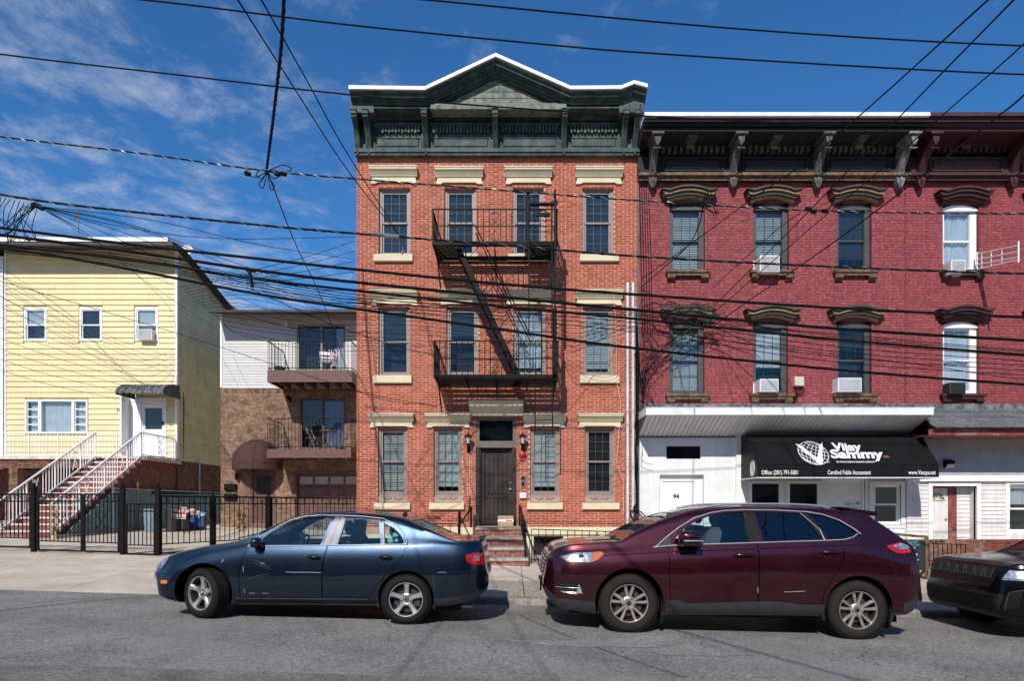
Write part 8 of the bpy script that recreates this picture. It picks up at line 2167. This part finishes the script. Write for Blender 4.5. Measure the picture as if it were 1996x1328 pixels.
# ================================================================ OVERHEAD WIRES
def W3(pts):
    """(px,py,S) -> world points"""
    return [Vector((X(a,S),Y(S),Z(b,S))) for a,b,S in pts]
def wire(pts,r,label,mt=None,pre=(),twist=0.0,name='overhead_wire',group='cables strung along the street',extra=None):
    P = crom(W3(pts),8)
    if pre: P = crom([Vector(p) for p in pre]+[P[0]],8)[:-1]+P
    mt = mt or K['cable']; r *= (1.0 if twist else 1.2)
    e = None
    if twist:
        e = empty(name,P[0],label,'cable',group); m = MB(); m.tube(P,r,6); m.build('strand',mt,e)
        L=[0]
        for a,b in zip(P,P[1:]): L.append(L[-1]+(b-a).length)
        n = int(L[-1]/twist*6); H=[]; j=0
        for i in range(n+1):
            d = L[-1]*i/n
            while j < len(L)-2 and L[j+1] < d: j += 1
            t = (d-L[j])/max(L[j+1]-L[j],1e-6); c = P[j].lerp(P[j+1],t); tg = (P[j+1]-P[j]).normalized(); u_ = tg.cross(Vector((0,0,1))); u_ = u_.normalized() if u_.length>.1 else Vector((1,0,0)); v_ = tg.cross(u_); a = d/twist*2*math.pi
            H.append(c+(u_*math.cos(a)+v_*math.sin(a))*r*1.1)
        m = MB(); m.tube(H,r*(.55 if r > .022 else .32),4); m.build('lashing',extra or K['cablegrey'],e); return e
    m = MB(); m.tube(P,r,6); return m.build(name,mt,label=label,cat='cable',group=group)
S0,S1 = 124.,118.
wire([(-200,-42,S0),(278,-1,S0),(680,48,122),(1104,90,120),(1280,104,120),(1640,127,S1),(2000,145,S1),(2500,160,S1)],.011,'second highest wire, crossing the sky above the green cornice')
wire([(300,-50,S0),(820,-2,S0),(1300,44,120),(1640,70,S1),(2000,89,S1),(2500,105,S1)],.011,'highest wire, crossing the top right corner of the sky')
wire([(-200,72,S0),(0,105,S0),(350,146,123),(680,184,122),(970,208,121),(1240,225,120),(1600,241,S1),(2000,248,S1),(2500,250,S1)],.010,'thin wire crossing the green cornice and the black cornice')
wire([(-200,235,S0),(0,266,S0),(260,297,123),(520,333,123),(700,349,122),(980,371,121),(1260,392,120),(1600,411,S1),(2000,417,S1),(2500,415,S1)],.012,'twisted cable level with the tops of the third-floor windows',twist=.22,extra=K['galv'])
wire([(-200,345,S0),(0,379,S0),(160,402,123),(500,438,122),(690,455,122),(980,478,121),(1260,501,120),(1620,520,S1),(2000,534,S1),(2500,545,S1)],.017,'lashed cable crossing the third-floor windows below their meeting rails',twist=.30)
wire([(-200,418,S0),(0,444,S0),(250,476,123),(500,504,122),(680,524,122),(980,554,121),(1220,573,120),(1620,600,S1),(2000,619,S1),(2500,640,S1)],.019,'thick black cable just below the upper fire-escape balcony')
wire([(-200,434,S0),(0,458,S0),(250,490,123),(500,527,122),(680,549,122),(980,579,121),(1220,603,120),(1620,640,S1),(2000,664,S1),(2500,690,S1)],.021,'thick black cable over the second-floor lintels')
wire([(-200,455,S0),(0,478,S0),(250,506,123),(500,544,122),(680,565,122),(980,598,121),(1220,620,120),(1620,661,S1),(2000,692,S1),(2500,725,S1)],.018,'thick black cable at the heads of the second-floor windows')
wire([(-200,462,S0),(0,483,S0),(200,515,123),(500,573,122),(680,600,122),(980,643,121),(1220,677,120),(1620,720,S1),(2000,750,S1),(2500,780,S1)],.019,'lowest thick black cable crossing the second-floor windows')
wire([(690,590,118),(980,604,118),(1220,614,118),(1500,640,117),(2000,683,117),(2500,710,117)],.006,'thin wire between two thick cables over the maroon facade')
wire([(1220,640,118),(1600,688,118),(1800,712,117),(2000,740,117),(2400,770,117)],.005,'thin wire just above the lowest thick cable on the right')
wire([(480,560,110),(690,648,100),(900,700,90),(1100,690,80),(1215,640,75)],.006,'thin slack wire dipping across the red brick front')
wire([(-60,530,90),(345,650,70),(690,760,74),(850,792,74)],.006,'thin slack wire running down to the brick wall above the ground-floor lintels')
# service drops crossing the street
wire(pre=[(3.0,-6.9,7.3),(.6,-1.0,6.75),(-1.2,3.5,6.6)],pts=[(553,8,184),(548,90,170),(540,165,156),(530,250,138),(520,328,122.5)],r=.019,label='heavy twisted cable coming down steeply over the street',twist=.14,extra=K['cable'],name='service_drop',group='service cables crossing overhead')
wire(pre=[(-3.4,-6.9,7.2),(-3.0,-1,6.7)],pts=[(464,0,190),(560,150,150),(680,335,112),(775,455,80)],r=.008,label='left of two thin diagonal wires falling to the left third-floor window',name='service_drop',group='service cables crossing overhead')
wire(pre=[(-1.2,-6.9,7.2),(-1.9,-1,6.8)],pts=[(510,0,190),(600,160,150),(680,304,120),(778,458,80)],r=.008,label='right of two thin diagonal wires falling to the left third-floor window',name='service_drop',group='service cables crossing overhead')
wire([(521,335,122),(533,365,112),(578,480,85),(630,590,65),(690,760,53)],.010,'dark wire dropping from the splice to the brown balconies',name='service_drop',group='service cables crossing overhead')
wire(pre=[(8.5,-6.9,7.4),(6.6,0,6.9)],pts=[(1925,0,180),(1704,200,130),(1570,316,105),(1478,379,95),(1362,464,82),(1250,545,75)],r=.009,label='leftmost of four diagonal service wires over the maroon house',name='service_drop',group='service cables crossing overhead')
wire(pre=[(9.6,-6.9,7.4),(7.2,0,6.9)],pts=[(1975,0,185),(1780,200,135),(1655,330,108),(1539,450,88),(1391,597,76)],r=.009,label='second of four diagonal service wires over the maroon house',name='service_drop',group='service cables crossing overhead')
wire([(2080,-10,190),(1990,90,160),(1865,200,135),(1700,345,108),(1574,450,90),(1380,620,76)],.008,'third of four diagonal service wires over the maroon house',name='service_drop',group='service cables crossing overhead')
wire([(2100,90,190),(1979,200,160),(1923,243,145),(1793,346,118),(1620,476,96),(1444,597,80),(1385,640,76)],.010,'rightmost of four diagonal service wires over the maroon house',name='service_drop',group='service cables crossing overhead')
wire([(1560,415,118),(1500,460,100),(1390,560,78)],.006,'short loop wire hanging from the twisted cable to the tangle',name='service_drop',group='service cables crossing overhead')
# bundle fanning from the splice at the left
P0 = (76,402,123)
fan = [((160,450,105),(260,520,80),(346,560,56)),((180,470,105),(300,560,75),(420,640,54)),((240,470,110),(420,560,80),(560,620,60)),((260,440,118),(480,520,100),(690,590,74)),((300,430,118),(520,480,105),(690,505,76)),((280,450,115),(500,545,90),(690,640,74)),((200,480,100),(330,600,66),(345,660,53)),((230,440,118),(430,465,110),(690,462,80)),((260,460,112),(560,570,95),(1030,600,76))]
m = MB()
for a,b,c in fan: m.tube(crom(W3([P0,a,b,c]),8),.0055,4)
m.tube(W3([(66,396,123),(76,402,123),(84,408,123)]),[.02,.04,.02],8); m.build('wire_bundle',K['cable'],label='fan of thin service wires spreading from the splice above the yellow house',cat='wires')
m = MB()
for i in range(9):
    x = 2+i*9; y = 384+i*2.2; m.tube(crom(W3([(x,y,123),(x-12+rnd.uniform(-8,8),y+rnd.uniform(20,45),123),(x+rnd.uniform(-14,22),y+rnd.uniform(50,80),123),(x+rnd.uniform(-4,30),460+rnd.uniform(-6,14),123.2)]),7),.006,5)
for i in range(7):
    m.tube(crom(W3([(-30,430+i*9,123),(10+rnd.uniform(-5,10),455+rnd.uniform(-15,20),123),(40+rnd.uniform(-5,15),410+rnd.uniform(-8,20),123),(72,402,123)]),7),.006,5)
m.tube(W3([(62,398,123),(84,408,123)]),.03,7)
m.build('wire_tangle',K['cable'],label='tangle of looping black wires in the upper left by the first splice',cat='wires')
m = MB()
for i in range(11):
    a = i/7; m.tube(crom(W3([(-40,490+i*22,100),(60+i*8,560+i*20,85),(200+i*14,650+i*14,66),(345,700+i*12 if i<4 else 640+i*10,52.6)]),8),.0045,4)
for i in range(5): m.tube(crom(W3([(-40,520+i*12,100),(120+i*20,600+i*26,75),(230+i*14,720+i*8,60),(250+i*14,750,56)]),8),.0045,4)
m.build('wire_bundle',K['cable'],label='loose thin wires sloping down across the yellow clapboards',cat='wires')
m = MB()
for i in range(16):
    y = 505+i*8; m.tube(crom(W3([(350+i*6,560+i*5,100),(480+rnd.uniform(-20,20),y+30,100),(620,y+55+rnd.uniform(-8,8),98),(760+rnd.uniform(0,80),y+60,88),(1030+rnd.uniform(-60,60),600+i*7,76)]),8),.0045,4)
m.tube(W3([(485,524,122),(492,560,122)]),.03,6); m.tube(W3([(480,527,122),(498,530,122)]),.02,6)
m.build('wire_bundle',K['cable'],label='bundle of thin wires crossing between the thick cables beside the fire escape',cat='wires')
# splice with loops under the twisted cable
m = MB(); c = (521,334,122.4)
for i,(a,b) in enumerate(((-45,3),(-22,6),(25,6),(48,-4),(14,28),(-16,24))):
    m.tube(crom(W3([c,(c[0]+a*.6,c[1]+b-8,122),(c[0]+a,c[1]+b,122),(c[0]+a*.5,c[1]+b+8,122),c]),6),.008,5)
for a in (-38,20,32): m.tube(W3([(c[0]+a-5,c[1]+4,122.2),(c[0]+a+5,c[1]+6,122.2)]),.035,7)
m.build('cable_splice',K['cable'],label='black splice with small loops where the heavy twisted cable meets the street wire',cat='splice')
m = MB()
for (a,b) in ((1575,407),(1586,412),(1608,411)): m.tube(W3([(a-5,b,118.5),(a+5,b+1,118.5)]),.035,7)
m.tube(W3([(1612,412,118),(1622,398,118)]),.012,5); m.build('cable_splice',K['cable'],label='small black clamps on the twisted cable over the middle maroon window',cat='splice')
m = MB()
for (a,b) in ((735,456),(752,458),(770,461),(760,461)): m.tube(W3([(a-10,b,122.4),(a+8,b+1,122.4)]),.03,7)
m.tube(crom(W3([(782,464,120),(786,480,118),(783,496,118),(790,488,118)]),5),.01,5); m.build('cable_splice',K['cablegrey'],label='grey splice sleeve on the lashed cable by the left third-floor window',cat='splice')
m = MB()
for (a,b) in ((1352,396),(1340,398)): m.tube(W3([(a-22,b,119.6),(a+14,b,119.6)]),.045,8)
for i in range(6): m.tube(crom(W3([(1370,396,119),(1378+rnd.uniform(-8,10),375+rnd.uniform(-5,15),119),(1392+rnd.uniform(-15,12),400+rnd.uniform(-10,20),119),(1375,405,119)]),6),.007,5)
m.tube(crom(W3([(1370,402,119),(1362,440,100),(1340,480,90),(1290,525,78),(1250,560,76)]),8),.012,6)
m.build('cable_splice',K['cable'],label='long black splice closure in front of the left third-floor maroon window',cat='splice')
# tangle on the maroon hood and down the wall
K['wiremix'] = mat('mixed_old_cable',(0.02,0.02,0.02),.6,col2=(0.06,0.055,0.045),scale=30)
m = MB()
for i in range(30):
    a = rnd.uniform(0,1); x_ = 1290+105*a; y_ = 594+10*math.sin(a*3)+rnd.uniform(-8,14)
    m.tube(crom(W3([(x_-rnd.uniform(10,40),y_+rnd.uniform(-6,16),76.5),(x_,y_+rnd.uniform(-8,6),77),(x_+rnd.uniform(5,40),y_+rnd.uniform(-8,20),76.8),(x_+rnd.uniform(-8,40),y_+rnd.uniform(5,40),76.4)]),5),.008,4)
m.build('wire_tangle',K['wiremix'],label='nest of old cables heaped on the left second-floor hood of the maroon house',cat='wires')
m = MB()
for i in range(18):
    xs_ = 1375-rnd.uniform(0,20); ye_ = 700+rnd.uniform(-20,60)
    m.tube(crom(W3([(xs_,608+rnd.uniform(-6,8),76.6),(1350-rnd.uniform(0,40),640+rnd.uniform(0,30),75.6),(1290-rnd.uniform(0,25),690+rnd.uniform(-20,30),75.2),(1250+rnd.uniform(-4,14),ye_,75.2),(1246+rnd.uniform(-4,12),ye_+rnd.uniform(20,70),75)]),7),.0055,4)
for i in range(26):
    y_ = 570+rnd.uniform(0,210); x_ = 1248+rnd.uniform(-4,22)
    m.tube(crom(W3([(x_,y_,75),(x_+rnd.uniform(-14,26),y_+rnd.uniform(5,30),75.4),(x_+rnd.uniform(-8,30),y_+rnd.uniform(20,60),75.2),(x_+rnd.uniform(-10,8),y_+rnd.uniform(0,70),75)]),6),.0055,4)
for i in range(5): m.tube(W3([(1246+i*4.5,330+i*10,74.9),(1249+i*5,500,74.9),(1252+i*5,640,75)]),.009,4)
m.build('wire_tangle',K['cable'],label='loose cables hanging down the left edge of the maroon wall',cat='wires')
m = MB()
for i in range(7): m.tube(crom(W3([(1240+rnd.uniform(-2,3),600+i*10,75.2),(1241+rnd.uniform(-3,5),720,75.2),(1239+rnd.uniform(-3,5),860,75.2),(1241+rnd.uniform(-4,4),1000,75.2)]),6),.010,4)
for i in range(10): 
    a0 = rnd.uniform(0,6); m.tube(crom(W3([(1244+16*math.cos(a0+k),1008+13*math.sin(a0+k*1.3),75.6) for k in range(6)]),5),.006,4)
m.tube(crom(W3([(1235,1000,75.5),(1237,988,75.5),(1241,988,75.5),(1240,1002,75.5)]),5),.03,7)
m.build('wire_bundle',K['cable'],label='bundle of cables and coils running down beside the white conduits',cat='wires')
m = MB(); m.tube(crom(W3([(1196,575,74.8),(1201,640,74.8),(1203,745,74.8),(1210,790,75),(1206,850,75),(1203,905,75),(1214,935,75),(1216,1000,75)]),7),.006,5); m.build('wire',K['cream'],label='thin pale wire hanging beside the right-hand windows of the brick front',cat='cable')
m = MB(); m.tube(crom(W3([(1250,850,74.8),(1252,880,74.8),(1249,896,74.8),(1258,903,74.8),(1272,906,74.8)]),6),.007,5); m.build('wire',K['cablegrey'],label='short loose wire on the white shop wall',cat='cable')

m = MB()
for i in range(6): m.tube(crom(W3([(-60,470+i*3,123),(250,498+i*4,122.5),(500,540+i*5,122),(760,575+i*6,121.5),(1220,600+i*9,120),(1620,655+i*10,118),(2050,690+i*9,117)]),7),.0065,4)
m.build('wire_bundle',K['cable'],label='thin wires running between the four thick cables the whole width of the street',cat='wires')
m = MB()
for i in range(5): m.tube(crom(W3([(1030+i*14,600+i*12,76),(1110,640+i*9,78),(1180,628+i*8,80),(1245,606+i*9,78)]),7),.006,4)
for i in range(4): m.tube(crom(W3([(690,470+i*20,76),(600,500+i*14,90),(480,530+i*8,110)]),6),.006,4)
m.build('wire_bundle',K['cable'],label='slack wires looping from the fire escape to the white conduits',cat='wires')
